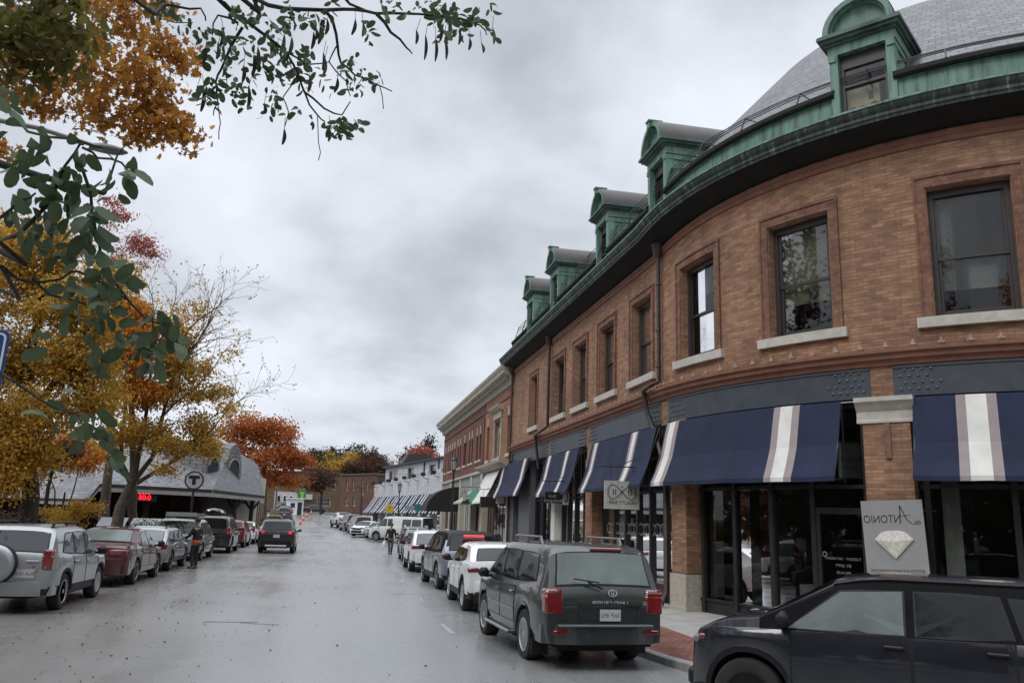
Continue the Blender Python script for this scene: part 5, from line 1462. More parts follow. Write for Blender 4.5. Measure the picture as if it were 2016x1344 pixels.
            m = MB(); m.box((sgn * (sx_at(yh, zh) + .025), yh, zh), (.035, .2, .035), 0, None, .012)
            h = m.build('handle', [c.get('handlemat', c['paint'])]); h.parent = d
    # wheels
    tw = c.get('tw', .24)
    tm, rm = wheel_meshes(R, tw, c.get('wheel', 'five'))
    for yc in (-wb / 2, wb / 2):
        for sx in (-1, 1):
            t = bpy.data.objects.new('wheel', tm); COL.objects.link(t); t.parent = root
            t.location = (sx * (hw - tw / 2 - .025), yc, R); t.rotation_euler = (RAD(17 * (yc + sx)), 0, 0 if sx > 0 else PI)
            r = bpy.data.objects.new('rim', rm); COL.objects.link(r); r.parent = t
    # lamps
    for lamp in c.get('tails', []):
        x, z, w, h, mt = lamp[:5]
        for sx in (-1, 1):
            m = MB(); d = lamp[5] if len(lamp) > 5 else .22
            m.box((sx * x, yR + d / 2 - .02, z), (w, d, h), 0, None, min(.03, h * .35, w * .35))
            o = m.build('tail_light', [mt], root, smooth=40)
    for sx in (-1, 1):
        hl = c.get('head', (hw * .62, c['hood'] - .18, .34, .14))
        m = MB(); m.box((sx * hl[0], yF - .17, hl[1]), (hl[2], .26, hl[3]), 0, None, .04); m.build('headlight', [M_HEADL], root, smooth=40)
        ym = c['wsb'] - .28; zm = float(np.interp(ym, by, bz)) + .12
        m = MB(); m.box((sx * (hw + .10), ym, zm), (.20, .13, .17), 0, None, .05); m.box((sx * (hw - .01), ym + .02, zm - .06), (.12, .06, .05), 0)
        m.build('mirror', [c.get('mirror', c['paint'])], root, smooth=40)
    # bumpers, grille, plate
    bm_ = c.get('bumper', c['paint'])
    m = MB()
    zb_ = c.get('bumpz', (.36, .66))
    N_ = 8; 
    for (ye, sg) in ((yR, -1),):
        o_ = []
        for k in range(N_ + 1):
            u = -1 + 2 * k / N_; x = u * hw * .985
            y = ye + sg * .085 * (1 - abs(u) ** 5) + (abs(u) ** 6) * .12
            o_.append((x, y))
        o_ = [(-hw * .985, ye + .42)] + o_ + [(hw * .985, ye + .42)]
        m.grid([[(x, y, z) for x, y in o_] for z in (zb_[0], zb_[0] + .04, zb_[1] - .04, zb_[1])])
        m.grid([[(x, y, zb_[1]) for x, y in o_], [(x * .95, max(y, ye + .01), zb_[1] + .015) for x, y in o_]])
        m.grid([[(x, y, zb_[0]) for x, y in o_], [(x * .9, y + .15, zb_[0] + .02) for x, y in o_]])
    m.build('bumper', [bm_], root, smooth=35)
    m = MB(); m.box((0, yF - .0, .46), (W * .62, .12, .2), 0, None, .04); m.box((0, yF - .02, .72), (W * .5, .08, .16), 0, None, .03)
    m.build('grille', [M_TRIM], root)
    if 'plate' in c:
        px_, pz_, txt = c['plate']
        m = MB(); yp = yR - c.get('plated', .02)
        m.box((px_, yp + .004, pz_), (.33, .012, .165), 0)
        if txt: add_text(m, txt, .088, (px_, yp, pz_ - .005), (1, 0, 0), (0, 0, 1), (0, -1, 0), 1, True, .004)
        m.build('licence_plate', [M_PLATE, M_PLTXT], root)
    if c.get('rails'):
        for sx in (-1, 1):
            y0, y1 = c['rails']; xr = rows((y0 + y1) / 2)[8][0] - .06; hz = c.get('railh', .07)
            T = np.linspace(y0, y1, 9)
            m = MB(); m.tube([(sx * xr, y0 - .08, topz(y0) - .02)] + [(sx * xr, y, topz(y) + hz) for y in T] + [(sx * xr, y1 + .1, topz(y1 + .1) - .02)], .022, 6)
            for y in (y0 + .02, (y0 + y1) / 2, y1 - .02): m.box((sx * xr, y, topz(y) + hz / 2), (.035, .09, hz), 0)
            m.build('roof_rail', [c.get('railmat', M_TRIM)], root, smooth=40)
    if 'hook' in c: c['hook'](root, c, dict(yR=yR, yF=yF, hw=hw, rows=rows, topz=topz, sx_at=sx_at, half=half))
    return root

def suv_wins(yfb, yft, yb, yc, yrb, yrt, zb, zt, zbr=None):
    zbr = zbr or zb
    w = [[(yfb, zb + .02), (yft, zt), (yb + .035, zt), (yb + .035, zb)], [(yb - .035, zb), (yb - .035, zt), (yc + .035, zt), (yc + .035, zbr)]]
    if yrb is not None: w.append([(yc - .035, zbr), (yc - .035, zt), (yrt, zt - .02), (yrb, zbr + .06)])
    return w
P_SILVER = paint_mat('silver_paint', (.33, .35, .355), .5); P_MAROON = paint_mat('maroon_paint', (.085, .016, .020), .35); P_PEWTER = paint_mat('pewter_paint', (.30, .32, .33), .5)
P_CHAMP = paint_mat('pale_green_grey_paint', (.25, .29, .27), .4); P_BLACK = paint_mat('black_paint', (.011, .012, .014), .1); P_RED = paint_mat('red_paint', (.16, .015, .018), .2)
P_WHITE = paint_mat('white_car_paint', (.66, .67, .68), 0.0); P_GREEN = paint_mat('dark_green_grey_paint', (.036, .044, .043), .35, .3); P_GREY = paint_mat('mid_grey_paint', (.10, .105, .11), .5)
P_NAVY = paint_mat('dark_navy_paint', (.010, .0125, .020), .25, .28); P_SAND = paint_mat('silver_grey_paint', (.27, .29, .33), .45); P_WBEIGE = paint_mat('off_white_paint', (.55, .56, .54), 0.0)

# --- cars parked on the left, nearest first
def spare(root, c, k):
    m = MB(); M = Matrix.Translation((-.12, k['yR'] - .10, .93)) @ Matrix.Rotation(PI / 2, 4, 'X')
    m.lathe([(0, .13), (.26, .125), (.33, .10), (.365, .05), (.372, 0)], 32, M, 0); m.lathe([(.376, .03), (.385, -.02), (.385, -.10), (.36, -.12)], 32, M, 1)
    m.build('spare_wheel_cover', [P_SILVER, M_TRIM], root, smooth=50)
    m = MB(); m.box((.52, k['yR'] - .012, .99), (.24, .02, .035), 0, None, .01); m.lathe([(.035, 0), (.055, 0), (.055, .008), (.035, .008)], 16, Matrix.Translation((.56, k['yR'] - .012, .88)) @ Matrix.Rotation(PI / 2, 4, 'X') @ Matrix.Diagonal((1.3, 1, 1, 1)), 1, True)
    add_text(m, 'RAV4', .07, (.55, k['yR'] - .008, .79), (1, 0, 0), (0, 0, 1), (0, -1, 0), 1, True, .006)
    m.build('tailgate_trim', [P_SILVER, M_CHROME], root)
c = dict(type='suv', L=4.5, W=1.82, H=1.66, wb=2.60, fo=.92, R=.355, hood=1.03, beltz=1.00, paint=P_SILVER, glass=M_CGLASSM, rglass=M_CGLASS, rake=.34, mirror=M_TRIM, rails=(-1.7, .1), bumper=P_SILVER, bumpz=(.34, .60), clad=True,
         tails=[(.78, 1.02, .2, .40, M_TAIL, .26), (.775, 1.09, .205, .05, M_CLEARL, .265), (.78, .885, .15, .10, M_CLEARL, .262)], plate=(.42, .76, '8LA 1K0'), plated=.02, hook=spare, handlemat=P_SILVER)
c['belt'] = [(-1.98, 1.08), (-.3, 1.02), (2.2, .92)]
c['doors'] = [(-.92, .02), (.02, 1.02)]
c['wins'] = suv_wins(.98, .42, .05, -.78, -1.62, -1.30, 1.06, 1.52, 1.09)
c['rear'] = (-1.93, -1.66, .90, .92)
make_car('parked_car', 'silver compact SUV with round spare wheel cover on its tailgate, nearest on the left', 'car', (-6.28, 20.4, 0), RAD(0.5), c, 'cars parked along the left kerb')

c = dict(type='sedan', L=5.1, W=1.9, H=1.50, wb=2.87, fo=1.0, R=.345, hood=.98, trunk=1.07, beltz=.98, paint=P_MAROON, glass=M_CGLASSM, rglass=M_CGLASSL, rgb=-1.62, rgt=-.85, wst=.45, wsb=1.25, mirror=M_TRIM, archtrim=False, bumpz=(.32, .72), tum=.42,
         tails=[(.66, .88, .46, .2, M_TAIL, .2), (.64, .87, .36, .07, M_CLEARL, .208)], plate=(0, .62, None), wheel='multi')
c['belt'] = [(-2.7, .98), (-1.2, 1.0), (2.4, .86)]
c['doors'] = [(-1.05, -.05), (-.05, 1.05)]
c['wins'] = [[(1.02, 1.0), (.40, 1.38), (0, 1.40), (0, 1.0)], [(-.07, 1.0), (-.07, 1.40), (-.70, 1.38), (-.92, 1.02)], [(-.99, 1.03), (-.79, 1.36), (-.95, 1.30), (-1.35, 1.07)]]
c['rear'] = (-1.58, -.90, .84, .84)
make_car('parked_car', 'dark maroon sedan with pale rear glass parked behind the silver SUV', 'car', (-6.32, 26.95, 0), RAD(0.3), c, 'cars parked along the left kerb')

c = dict(type='suv', L=4.7, W=1.75, H=1.47, wb=2.70, fo=.95, R=.335, hood=.95, beltz=.92, paint=P_PEWTER, glass=M_CGLASSM, rake=.55, rails=(-1.6, .2), railh=.05, clad=True, tails=[(.70, .84, .26, .2, M_TAIL, .3)], plate=(0, .62, None), bumpz=(.32, .6), cladmat=P('tan_cladding', (.16, .15, .13), .6))
c['doors'] = [(-.95, -.02), (-.02, 1.02)]
c['wins'] = suv_wins(1.0, .40, .02, -.85, -1.85, -1.50, .97, 1.34); c['rear'] = (-2.02, -1.58, .84, .86)
make_car('parked_car', 'silver station wagon parked in front of the maroon sedan, beside the standing person', 'car', (-6.4, 32.8, 0), 0, c, 'cars parked along the left kerb')

def ladder_rack(root, c, k):
    m = MB()
    for y in (-1.5, -.6, .3): m.box((0, y, c['H'] + .10), (1.3, .05, .04), 0)
    for x in (-.62, .62):
        m.box((x, -.6, c['H'] + .20), (.04, 2.2, .04), 0); m.box((x, -.6, c['H'] + .1), (.03, 2.2, .03), 0)
        for y in (-1.65, -1.1, -.6, -.1, .45): m.box((x, y, c['H'] + .12), (.03, .03, .2), 0)
    m.box((0, -1.68, c['H'] + .18), (1.28, .04, .16), 0); m.box((.1, -.9, c['H'] + .17), (.9, 1.0, .06), 1)
    m.build('roof_rack', [P('pale_rack', (.34, .33, .31), .6), P('rack_wood', (.2, .16, .12), .7)], root)
c = dict(type='suv', L=5.0, W=1.96, H=1.72, wb=2.95, fo=.95, R=.34, hood=1.08, beltz=1.02, paint=P_CHAMP, glass=M_CGLASSM, rglass=M_CGLASS, rake=.42, tails=[(.88, .98, .14, .42, M_TAIL, .2)], plate=(0, .75, None), wsb=1.45, wst=.45, hook=ladder_rack, bumper=P_CHAMP, mirror=M_TRIM, strip=.62, stripmat=M_TRIM)
c['doors'] = [(-.75, .3), (.3, 1.3)]
c['wins'] = suv_wins(1.25, .55, .34, -.7, -1.9, -1.62, 1.08, 1.56); c['rear'] = (-2.05, -1.72, .86, .88)
make_car('parked_car', 'pale green-grey minivan with a ladder rack on its roof', 'car', (-6.5, 39.7, 0), 0, c, 'cars parked along the left kerb')

def roofbox(root, c, k):
    m = MB()
    M = Matrix.Translation((-.15, -.5, c['H'] + .12))
    pts = [[(math.cos(a) * .44 * s, yy, .05 + .22 * max(0, math.sin(a)) * s) for a in np.linspace(0, PI, 9)] for yy, s in ((-1.05, .5), (-.98, .9), (-.6, 1.0), (.5, 1.0), (.9, .8), (1.1, .4))]
    m.grid([[M @ Vector(p) for p in r] for r in pts]); m.box((-.15, -.5, c['H'] + .15), (.84, 1.95, .06), 0, None, .02)
    m.build('roof_box', [P('glossy_black_box', (.02, .02, .022), .15, coat=1)], root, smooth=50)
c = dict(type='suv', L=4.8, W=1.88, H=1.84, wb=2.8, fo=.9, R=.38, hood=1.15, beltz=1.12, paint=P_BLACK, glass=M_CGLASS, rake=.2, rails=(-1.6, .2), tails=[(.82, 1.12, .2, .36, M_TAIL, .2), (.82, 1.06, .15, .12, M_TAILLIT, .208)], plate=(0, .85, None), hook=roofbox, bumpz=(.4, .68))
c['doors'] = [(-.85, .05), (.05, 1.1)]
c['wins'] = suv_wins(1.05, .5, .08, -.8, -1.85, -1.7, 1.18, 1.68); c['rear'] = (-2.03, -1.88, .86, .88)
make_car('parked_car', 'black SUV carrying a glossy roof box, parked in front of the minivan', 'car', (-6.15, 47.2, 0), 0, c, 'cars parked along the left kerb')

c = dict(type='suv', L=4.5, W=1.8, H=1.6, wb=2.65, fo=.9, R=.35, hood=1.02, beltz=1.0, paint=P_RED, glass=M_CGLASS, rake=.35, tails=[(.80, 1.0, .16, .42, M_TAIL, .2)], plate=(0, .7, None))
c['wins'] = suv_wins(1.0, .42, .05, -.78, -1.55, -1.3, 1.05, 1.46); c['rear'] = (-1.92, -1.65, .86, .88)
make_car('parked_car', 'dark red hatchback parked beyond the black SUV with the roof box', 'car', (-6.2, 54.6, 0), 0, c, 'cars parked along the left kerb')
c = dict(c, paint=P_WHITE, L=4.7, H=1.45, hood=.95, type='sedan', trunk=1.02, rgb=-1.5, rgt=-.8, wst=.45, wsb=1.2, beltz=.94, tum=.4); c.pop('rear'); c['wins'] = [[(1.0, .96), (.40, 1.33), (0, 1.35), (0, .96)], [(-.07, .96), (-.07, 1.35), (-.66, 1.33), (-.9, .98)]]; c['rear'] = (-1.46, -.85, .84, .84)
make_car('parked_car', 'white sedan half hidden behind the black SUV driving up the street', 'car', (-6.2, 61.2, 0), 0, c, 'cars parked along the left kerb')
c = dict(c, paint=P_PEWTER)
make_car('parked_car', 'light grey sedan far up the left kerb', 'car', (-6.4, 92, rise(92)), RAD(3), c, 'cars parked along the left kerb')
c = dict(type='suv', L=4.6, W=1.85, H=1.75, wb=2.7, fo=.9, R=.36, hood=1.08, beltz=1.08, paint=P_BLACK, glass=M_CGLASS, rake=.25, tails=[(.8, 1.1, .16, .4, M_TAIL, .2)], plate=(0, .8, None))
c['wins'] = suv_wins(1.0, .42, .05, -.78, -1.55, -1.4, 1.13, 1.6); c['rear'] = (-1.95, -1.76, .86, .88)
SUVFAR = c
make_car('parked_car', 'dark SUV parked far up the left kerb near the traffic cones', 'car', (-7.0, 118, rise(118)), RAD(2), dict(c, paint=P_GREY), 'cars parked along the left kerb')
make_car('parked_car', 'small dark SUV farthest along the left kerb beside the cones', 'car', (-7.4, 128, rise(128)), RAD(2), c, 'cars parked along the left kerb')

# --- the black SUV driving up the middle
c = dict(type='suv', L=4.8, W=1.93, H=1.76, wb=2.9, fo=.9, R=.385, hood=1.1, beltz=1.10, paint=P_BLACK, glass=M_CGLASS, rake=.30, tails=[(.74, 1.07, .36, .20, M_TAIL, .2), (.70, 1.07, .22, .14, M_TAILLIT, .21)], plate=(0, .90, None), bumper=M_TRIM, rails=(-1.6, .2), railh=.03)
c['wins'] = suv_wins(1.1, .5, .08, -.85, -1.8, -1.55, 1.15, 1.60); c['rear'] = (-2.03, -1.82, .84, .86)
def silver_skid(root, c, k):
    m = MB(); m.box((0, k['yR'] - .07, .40), (1.1, .06, .10), 0, None, .02); m.box((0, k['yR'] - .03, 1.13), (1.0, .03, .045), 1)
    m.build('tailgate_trim', [P('silver_skid', (.45, .46, .46), .4, metal=.5), M_CHROME], root)
c['hook'] = silver_skid
make_car('suv', 'black SUV with lit tail lights driving away up the middle of the street', 'car', (-3.08, 48.6, 0), RAD(.5), c)

# --- cars on the right, nearest first
def lc_hook(root, c, k):
    yR = k['yR']
    m = MB(); m.box((0.12, yR + .30, 1.755), (.52, .10, .055), 0, None, .015); m.build('brake_light', [P('dull_red_lens', (.20, .03, .035), .3, coat=1)], root)
    m = MB()
    m.lathe([(.044, 0), (.052, 0), (.052, .012), (.044, .012)], 20, Matrix.Translation((.12, yR - .012, 1.13)) @ Matrix.Rotation(PI / 2, 4, 'X') @ Matrix.Diagonal((1.4, 1, 1, 1)), 0, True)
    m.lathe([(.017, 0), (.024, 0), (.024, .012), (.017, .012)], 16, Matrix.Translation((.12, yR - .012, 1.14)) @ Matrix.Rotation(PI / 2, 4, 'X') @ Matrix.Diagonal((1.0, 1.6, 1, 1)), 0, True)
    add_text(m, 'LAND CRUISER', .075, (.08, yR - .008, .985), (1, 0, 0), (0, 0, 1), (0, -1, 0), 0, True, .006, 1.15)
    add_text(m, 'UZ', .06, (.66, yR - .008, .985), (1, 0, 0), (0, 0, 1), (0, -1, 0), 0, True, .006)
    m.build('badge', [P('bright_badge', (.55, .56, .57), .3, metal=.2)], root)
    m = MB(); pts = [(-.42, .96), (.58, .96), (.50, .70), (.40, .64), (-.26, .64), (-.36, .70)]
    M = Matrix.Translation((0, yR - .006, 0)) @ Matrix.Rotation(PI / 2, 4, 'X')
    n_ = len(pts)
    for a, b in zip(pts, pts[1:] + pts[:1]):
        A, B = Vector(a), Vector(b); d = (B - A).normalized(); q = Vector((-d.y, d.x)) * .018
        m.prism([A - q - d * .01, B - q + d * .01, B + q + d * .01, A + q - d * .01], -.0, .02, 0, M)
    m.build('plate_recess', [c['paint']], root)
    for sx in (-1, 1):
        m = MB(); m.box((sx * (k['hw'] - .02), 0, .36), (.22, 1.75, .06), 0, None, .02); m.build('running_board', [P_GREY], root)
        m = MB(); m.box((sx * (k['hw'] - .16), -c['wb'] / 2 - .50, .33), (.26, .03, .32), 0); m.build('mud_flap', [M_TRIM], root)
    m = MB(); m.box((0, yR - .07, .665), (1.5, .10, .03), 0, None, .01); m.build('bumper_step', [P('step_grey', (.10, .105, .105), .6)], root)
    for sx in (-1, 1):
        m = MB(); m.box((sx * .72, yR - .075, .57), (.22, .03, .06), 0, None, .01); m.build('reflector', [M_TAIL], root)
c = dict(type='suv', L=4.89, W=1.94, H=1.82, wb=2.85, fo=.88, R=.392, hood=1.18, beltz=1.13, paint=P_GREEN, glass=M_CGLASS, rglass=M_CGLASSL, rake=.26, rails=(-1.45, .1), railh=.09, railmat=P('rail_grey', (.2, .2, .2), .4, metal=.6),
         tails=[(.80, 1.0, .28, .36, M_TAIL, .24), (.80, 1.07, .285, .07, M_AMBER, .246), (.80, 1.135, .27, .06, M_CLEARL, .244)], plate=(.08, .81, '5KF 492'), plated=.03, wiper=True, bumper=P_GREEN, bumpz=(.40, .66), tw=.27, mirror=M_TRIM, handlemat=P_GREEN, hook=lc_hook, strip=.70, stripmat=P('soft_chrome', (.3, .31, .31), .3, metal=.6), tum=.22, archtrim=False, sill=.36)
c['doors'] = [(-.92, .05), (.05, 1.12)]
c['wins'] = suv_wins(1.08, .50, .10, -.84, -1.98, -1.86, 1.19, 1.66); c['rear'] = (-2.055, -1.885, .87, .90)
make_car('parked_suv', 'dark green-grey SUV with pale rear window and roof rails at the right kerb', 'car', (3.90, 14.95, -.085), RAD(3.0), c, 'cars parked along the right kerb')

def black_low(root, c, k): 
    m = MB(); m.box((0, k['yR'] - .055, .42), (W_ := c['W'] * .8, .10, .2), 0, None, .03); m.build('lower_bumper', [M_TRIM], root)
c = dict(type='suv', L=4.37, W=1.92, H=1.60, wb=2.66, fo=.85, R=.372, hood=1.08, paint=P_WHITE, glass=M_CGLASS, rake=.46, tails=[(.80, 1.0, .27, .12, M_TAIL, .3)], plate=(0, .78, None), mirror=M_TRIM, clad=True, hook=black_low, bumpz=(.45, .74), tum=.34)
c['belt'] = [(-1.9, 1.14), (0, 1.06), (2.2, 1.0)]
c['doors'] = [(-.85, .02), (.02, 1.05)]
c['wins'] = suv_wins(1.0, .45, .08, -.75, -1.5, -1.25, 1.11, 1.44, 1.15); c['rear'] = (-1.78, -1.52, .84, .80)
make_car('parked_suv', 'white compact SUV with sloping dark rear glass, parked in front of the dark green-grey SUV', 'car', (4.02, 21.8, -.085), RAD(-.5), c, 'cars parked along the right kerb')

def rr_hook(root, c, k):
    m = MB(); m.box((0, k['yR'] + .14, 1.66), (.62, .16, .05), 0, None, .015); m.build('brake_light', [M_TAILLIT], root)
c = dict(type='suv', L=4.85, W=2.0, H=1.78, wb=2.92, fo=.88, R=.395, hood=1.15, beltz=1.14, paint=P_SAND, glass=M_CGLASS, rake=.36, tails=[(.88, 1.06, .20, .16, M_TAIL, .3), (.83, 1.06, .18, .12, M_TAILLIT, .2)], plate=(0, .85, None), mirror=M_TRIM, blackroof=True, blackpillar=True, hook=rr_hook, bumpz=(.42, .74), clad=True, tum=.3)
c['doors'] = [(-.85, .05), (.05, 1.1)]
c['wins'] = suv_wins(1.08, .5, .10, -.84, -1.85, -1.6, 1.19, 1.62); c['rear'] = (-2.0, -1.75, .85, .86)
make_car('parked_suv', 'silver-grey SUV with black roof and lit high brake light, at the right kerb', 'car', (4.05, 28.0, -.085), RAD(2.5), c, 'cars parked along the right kerb')

c = dict(type='suv', L=4.63, W=1.9, H=1.65, wb=2.8, fo=.86, R=.37, hood=1.06, beltz=1.04, paint=P_WHITE, glass=M_CGLASS, rglass=M_CGLASSM, rake=.48, tails=[(.74, 1.0, .38, .15, M_TAIL, .28)], plate=(0, .8, None), mirror=M_TRIM, rails=(-1.5, .2), railmat=M_CHROME, bumpz=(.4, .74), clad=True)
c['doors'] = [(-.85, .05), (.05, 1.1)]
c['wins'] = suv_wins(1.05, .48, .10, -.8, -1.6, -1.35, 1.1, 1.5); c['rear'] = (-1.90, -1.56, .85, .86)
make_car('parked_suv', 'white SUV with red wraparound lamps parked ahead of the silver-grey one', 'car', (3.92, 36.3, -.08), 0, c, 'cars parked along the right kerb')
c = dict(SUVFAR, paint=P_GREY, H=1.62, rails=(-1.5, .2), railmat=M_WHITEP)
make_car('parked_suv', 'grey hatchback with pale roof rails parked beside the walking man', 'car', (4.75, 52.5, -.08), RAD(-1), dict(c, tails=[(.78, 1.15, .16, .5, M_TAIL, .3)]), 'cars parked along the right kerb')
make_car('parked_suv', 'dark grey SUV between the white SUV and the grey hatchback on the right', 'car', (4.2, 43.8, -.08), RAD(-1), dict(c, H=1.55), 'cars parked along the right kerb')
c = dict(type='sedan', L=4.6, W=1.8, H=1.45, wb=2.7, fo=.9, R=.33, hood=.95, trunk=1.02, beltz=.94, paint=P_WHITE, glass=M_CGLASS, rgb=-1.5, rgt=-.8, wst=.45, wsb=1.2, tum=.4, tails=[(.66, .86, .3, .14, M_TAIL)], plate=(0, .7, None))
c['wins'] = [[(1.0, .96), (.40, 1.33), (0, 1.35), (0, .96)], [(-.07, .96), (-.07, 1.35), (-.66, 1.33), (-.9, .98)]]; c['rear'] = (-1.46, -.85, .84, .84)
make_car('parked_car', 'white sedan parked nose towards the camera, left of the white van', 'car', (3.0, 83.5, rise(83.5)), RAD(150), c, 'cars parked along the right kerb')
make_car('parked_car', 'silver sedan tucked between the white sedan and the white van', 'car', (3.9, 79.5, rise(79.5)), RAD(165), dict(c, paint=P_PEWTER), 'cars parked along the right kerb')
make_car('parked_suv', 'dark grey SUV just up the kerb from the white sedan on the right', 'car', (2.3, 89.5, rise(89.5)), RAD(10), dict(SUVFAR, paint=P_GREY), 'cars parked along the right kerb')
make_car('parked_suv', 'black SUV at the bend, behind the pale pickup truck', 'car', (1.5, 95.0, rise(95)), RAD(12), SUVFAR, 'cars parked along the right kerb')
c = dict(type='suv', L=4.7, W=1.9, H=1.72, wb=2.8, fo=.9, R=.38, hood=1.12, beltz=1.08, paint=P_WBEIGE, glass=M_CGLASS, rake=1.3, rearfix=1, tails=[(.8, .95, .16, .35, M_TAIL, .2)], plate=(0, .7, None), clad=True)
c['wins'] = suv_wins(1.0, .42, .05, -.55, None, None, 1.14, 1.58); c['rear'] = (-1.6, -.8, .84, .84)
make_car('parked_suv', 'off-white vehicle parked farthest up the right kerb, at the bend', 'car', (.55, 102.5, rise(102.5)), RAD(14), c, 'cars parked along the right kerb')
# the van, nosing out across the pavement
c = dict(type='van', L=5.7, W=2.0, H=2.1, wb=3.5, fo=.95, R=.37, hood=1.22, beltz=1.22, paint=P_WBEIGE, glass=M_CGLASSM, wst=1.05, wsb=1.85, tails=[(.9, 1.1, .12, .5, M_TAIL)], plate=(0, .7, None), tum=.16, bumper=M_TRIM)
c['belt'] = [(-3.0, 1.25), (2.7, 1.14)]; c['rear'] = (-2.975, -2.89, .86, .88)
c['wins'] = [[(1.72, 1.28), (1.12, 1.88), (.75, 1.88), (.75, 1.28)], [(.62, 1.30), (.62, 1.86), (.18, 1.86), (.18, 1.30)], [(-.9, 1.30), (-.9, 1.86), (-1.75, 1.86), (-1.75, 1.30)], [(-1.9, 1.30), (-1.9, 1.86), (-2.75, 1.86), (-2.8, 1.30)]]
make_car('white_van', 'white passenger van angled across the right kerb in front of the striped awnings', 'van', (5.35, 73.2, .05), RAD(50), c)

# --- the near dark SUV at the lower right
def jeep_hook(root, c, k):
    for sx in (-1, 1):
        m = MB(); T = np.linspace(-1.25, .95, 8)
        m.grid([[(sx * (k['sx_at'](y, z) + o), y, z) for y in T] for z, o in ((.42, .014), (.45, .035), (.50, .035), (.53, .012))]); m.build('side_moulding', [P('satin_moulding', (.07, .072, .075), .35, metal=.5)], root, smooth=40)
    m = MB()
    for sx in (-1, 1): m.tube([(sx * (k['rows'](y)[8][0] + .01), y, k['rows'](y)[8][1] + .012) for y in np.linspace(-1.9, .55, 10)], .014, 6)
    m.build('roof_trim', [M_TRIM], root)
    for sx in (-1, 1):
        for y, a in ((1.30, 0),): 
            m = MB(); m.box((sx * (k['sx_at'](1.98, .93) - .012), 1.98, .93), (.04, .12, .06), 0, None, .015); m.build('side_marker', [M_TAIL], root)
c = dict(type='suv', L=4.66, W=1.94, H=1.70, wb=2.915, fo=.71, R=.385, hood=1.16, paint=P_NAVY, glass=M_CGLASSM, rake=.36, tails=[(.8, 1.1, .25, .2, M_TAIL, .25)], plate=(0, .85, None), mirror=M_TRIM, hook=jeep_hook, handlemat=M_TRIM, wheel='dark', blackpillar=True, archtrim=True, nose=.62, wst=.50, wsb=1.32, tum=.30, clad=True, tw=.26, railh=.05)
c['belt'] = [(-2.5, 1.17), (-.6, 1.13), (1.3, 1.09), (2.3, 1.03)]
c['glasses'] = [M_CGLASSL, M_CGLASS, M_CGLASS]  # front window: its bright reflection is put into the pale base colour
c['doors'] = [(-1.10, -.18), (-.18, 1.0)]
c['wins'] = [[(1.02, 1.12), (.48, 1.52), (-.12, 1.56), (-.12, 1.14)], [(-.24, 1.145), (-.24, 1.56), (-.98, 1.555), (-1.08, 1.18)], [(-1.18, 1.19), (-1.08, 1.55), (-1.75, 1.52), (-1.95, 1.23)]]
c['head'] = (.56, .90, .30, .11); c['rear'] = (-2.18, -1.9, .85, .86)
make_car('parked_suv', 'dark navy SUV at the lower right corner, seen side-on', 'car', (6.22, 8.58, -.09), RAD(50), c)
# ------------------------------------------------------------------ trees and plants
rng = np.random.default_rng(11)
SHAPES = {
    'diamond': [(0, -.5), (.26, -.05), (0, .5), (-.26, -.05)],
    'oval': [(0, -.5), (.17, -.38), (.27, -.1), (.25, .2), (.13, .43), (0, .5), (-.13, .43), (-.25, .2), (-.27, -.1), (-.17, -.38)],
    'oak': [(0, -.5), (.10, -.28), (.38, -.30), (.18, -.05), (.42, .12), (.15, .16), (.16, .36), (0, .5), (-.16, .36), (-.15, .16), (-.42, .12), (-.18, -.05), (-.38, -.30), (-.10, -.28)],
    'tuft': [(0, -.5), (.35, -.15), (.12, .0), (.30, .4), (0, .2), (-.28, .45), (-.12, .02), (-.36, -.12)],
}
def leaf_mesh(name, pts, size, mat, parent, shape='diamond', droop=.35, axis=None):
    """one mesh of many small separate leaves"""
    sh = np.array(SHAPES[shape]); k = len(sh); n = len(pts)
    pts = np.asarray(pts, float); size = np.broadcast_to(np.asarray(size, float), (n,))
    if axis is None:
        a = rng.normal(size=(n, 3)); a[:, 2] -= droop * 1.6
    else: a = np.asarray(axis, float) + rng.normal(size=(n, 3)) * .25
    a /= np.linalg.norm(a, axis=1)[:, None] + 1e-9
    b = np.cross(a, rng.normal(size=(n, 3))); b /= np.linalg.norm(b, axis=1)[:, None] + 1e-9
    nn = np.cross(a, b)
    curl = rng.normal(size=n)[:, None, None] * .55
    V = pts[:, None, :] + nn[:, None, :] * (sh[None, :, 1:2] ** 2 * curl) * size[:, None, None] + (a[:, None, :] * sh[None, :, 1:2] + b[:, None, :] * sh[None, :, 0:1] + nn[:, None, :] * (np.abs(sh[None, :, 0:1]) * .45)) * size[:, None, None]
    V = V.reshape(-1, 3)
    me = bpy.data.meshes.new(name)
    me.vertices.add(n * k); me.vertices.foreach_set('co', V.ravel().astype(np.float32))
    me.loops.add(n * k); me.loops.foreach_set('vertex_index', np.arange(n * k, dtype=np.int32))
    me.polygons.add(n); me.polygons.foreach_set('loop_start', np.arange(0, n * k, k, dtype=np.int32))
    me.materials.append(mat); me.update(calc_edges=True); me.validate()
    o = bpy.data.objects.new(name, me); COL.objects.link(o)
    if parent is not None: o.parent = parent; 
    return o
def in_lobes(lobes, n, shell=.45):
    """points through ellipsoid lobes, biased outwards; lobe = (centre, radii, weight)"""
    w = np.array([l[2] for l in lobes], float); w /= w.sum()
    ix = rng.choice(len(lobes), n, p=w); out = np.empty((n, 3))
    for i, l in enumerate(lobes):
        m = np.where(ix == i)[0]
        d = rng.normal(size=(len(m), 3)); d /= np.linalg.norm(d, axis=1)[:, None] + 1e-9
        r = rng.random(len(m)) ** shell
        out[m] = np.array(l[0]) + d * r[:, None] * np.array(l[1])
    return out
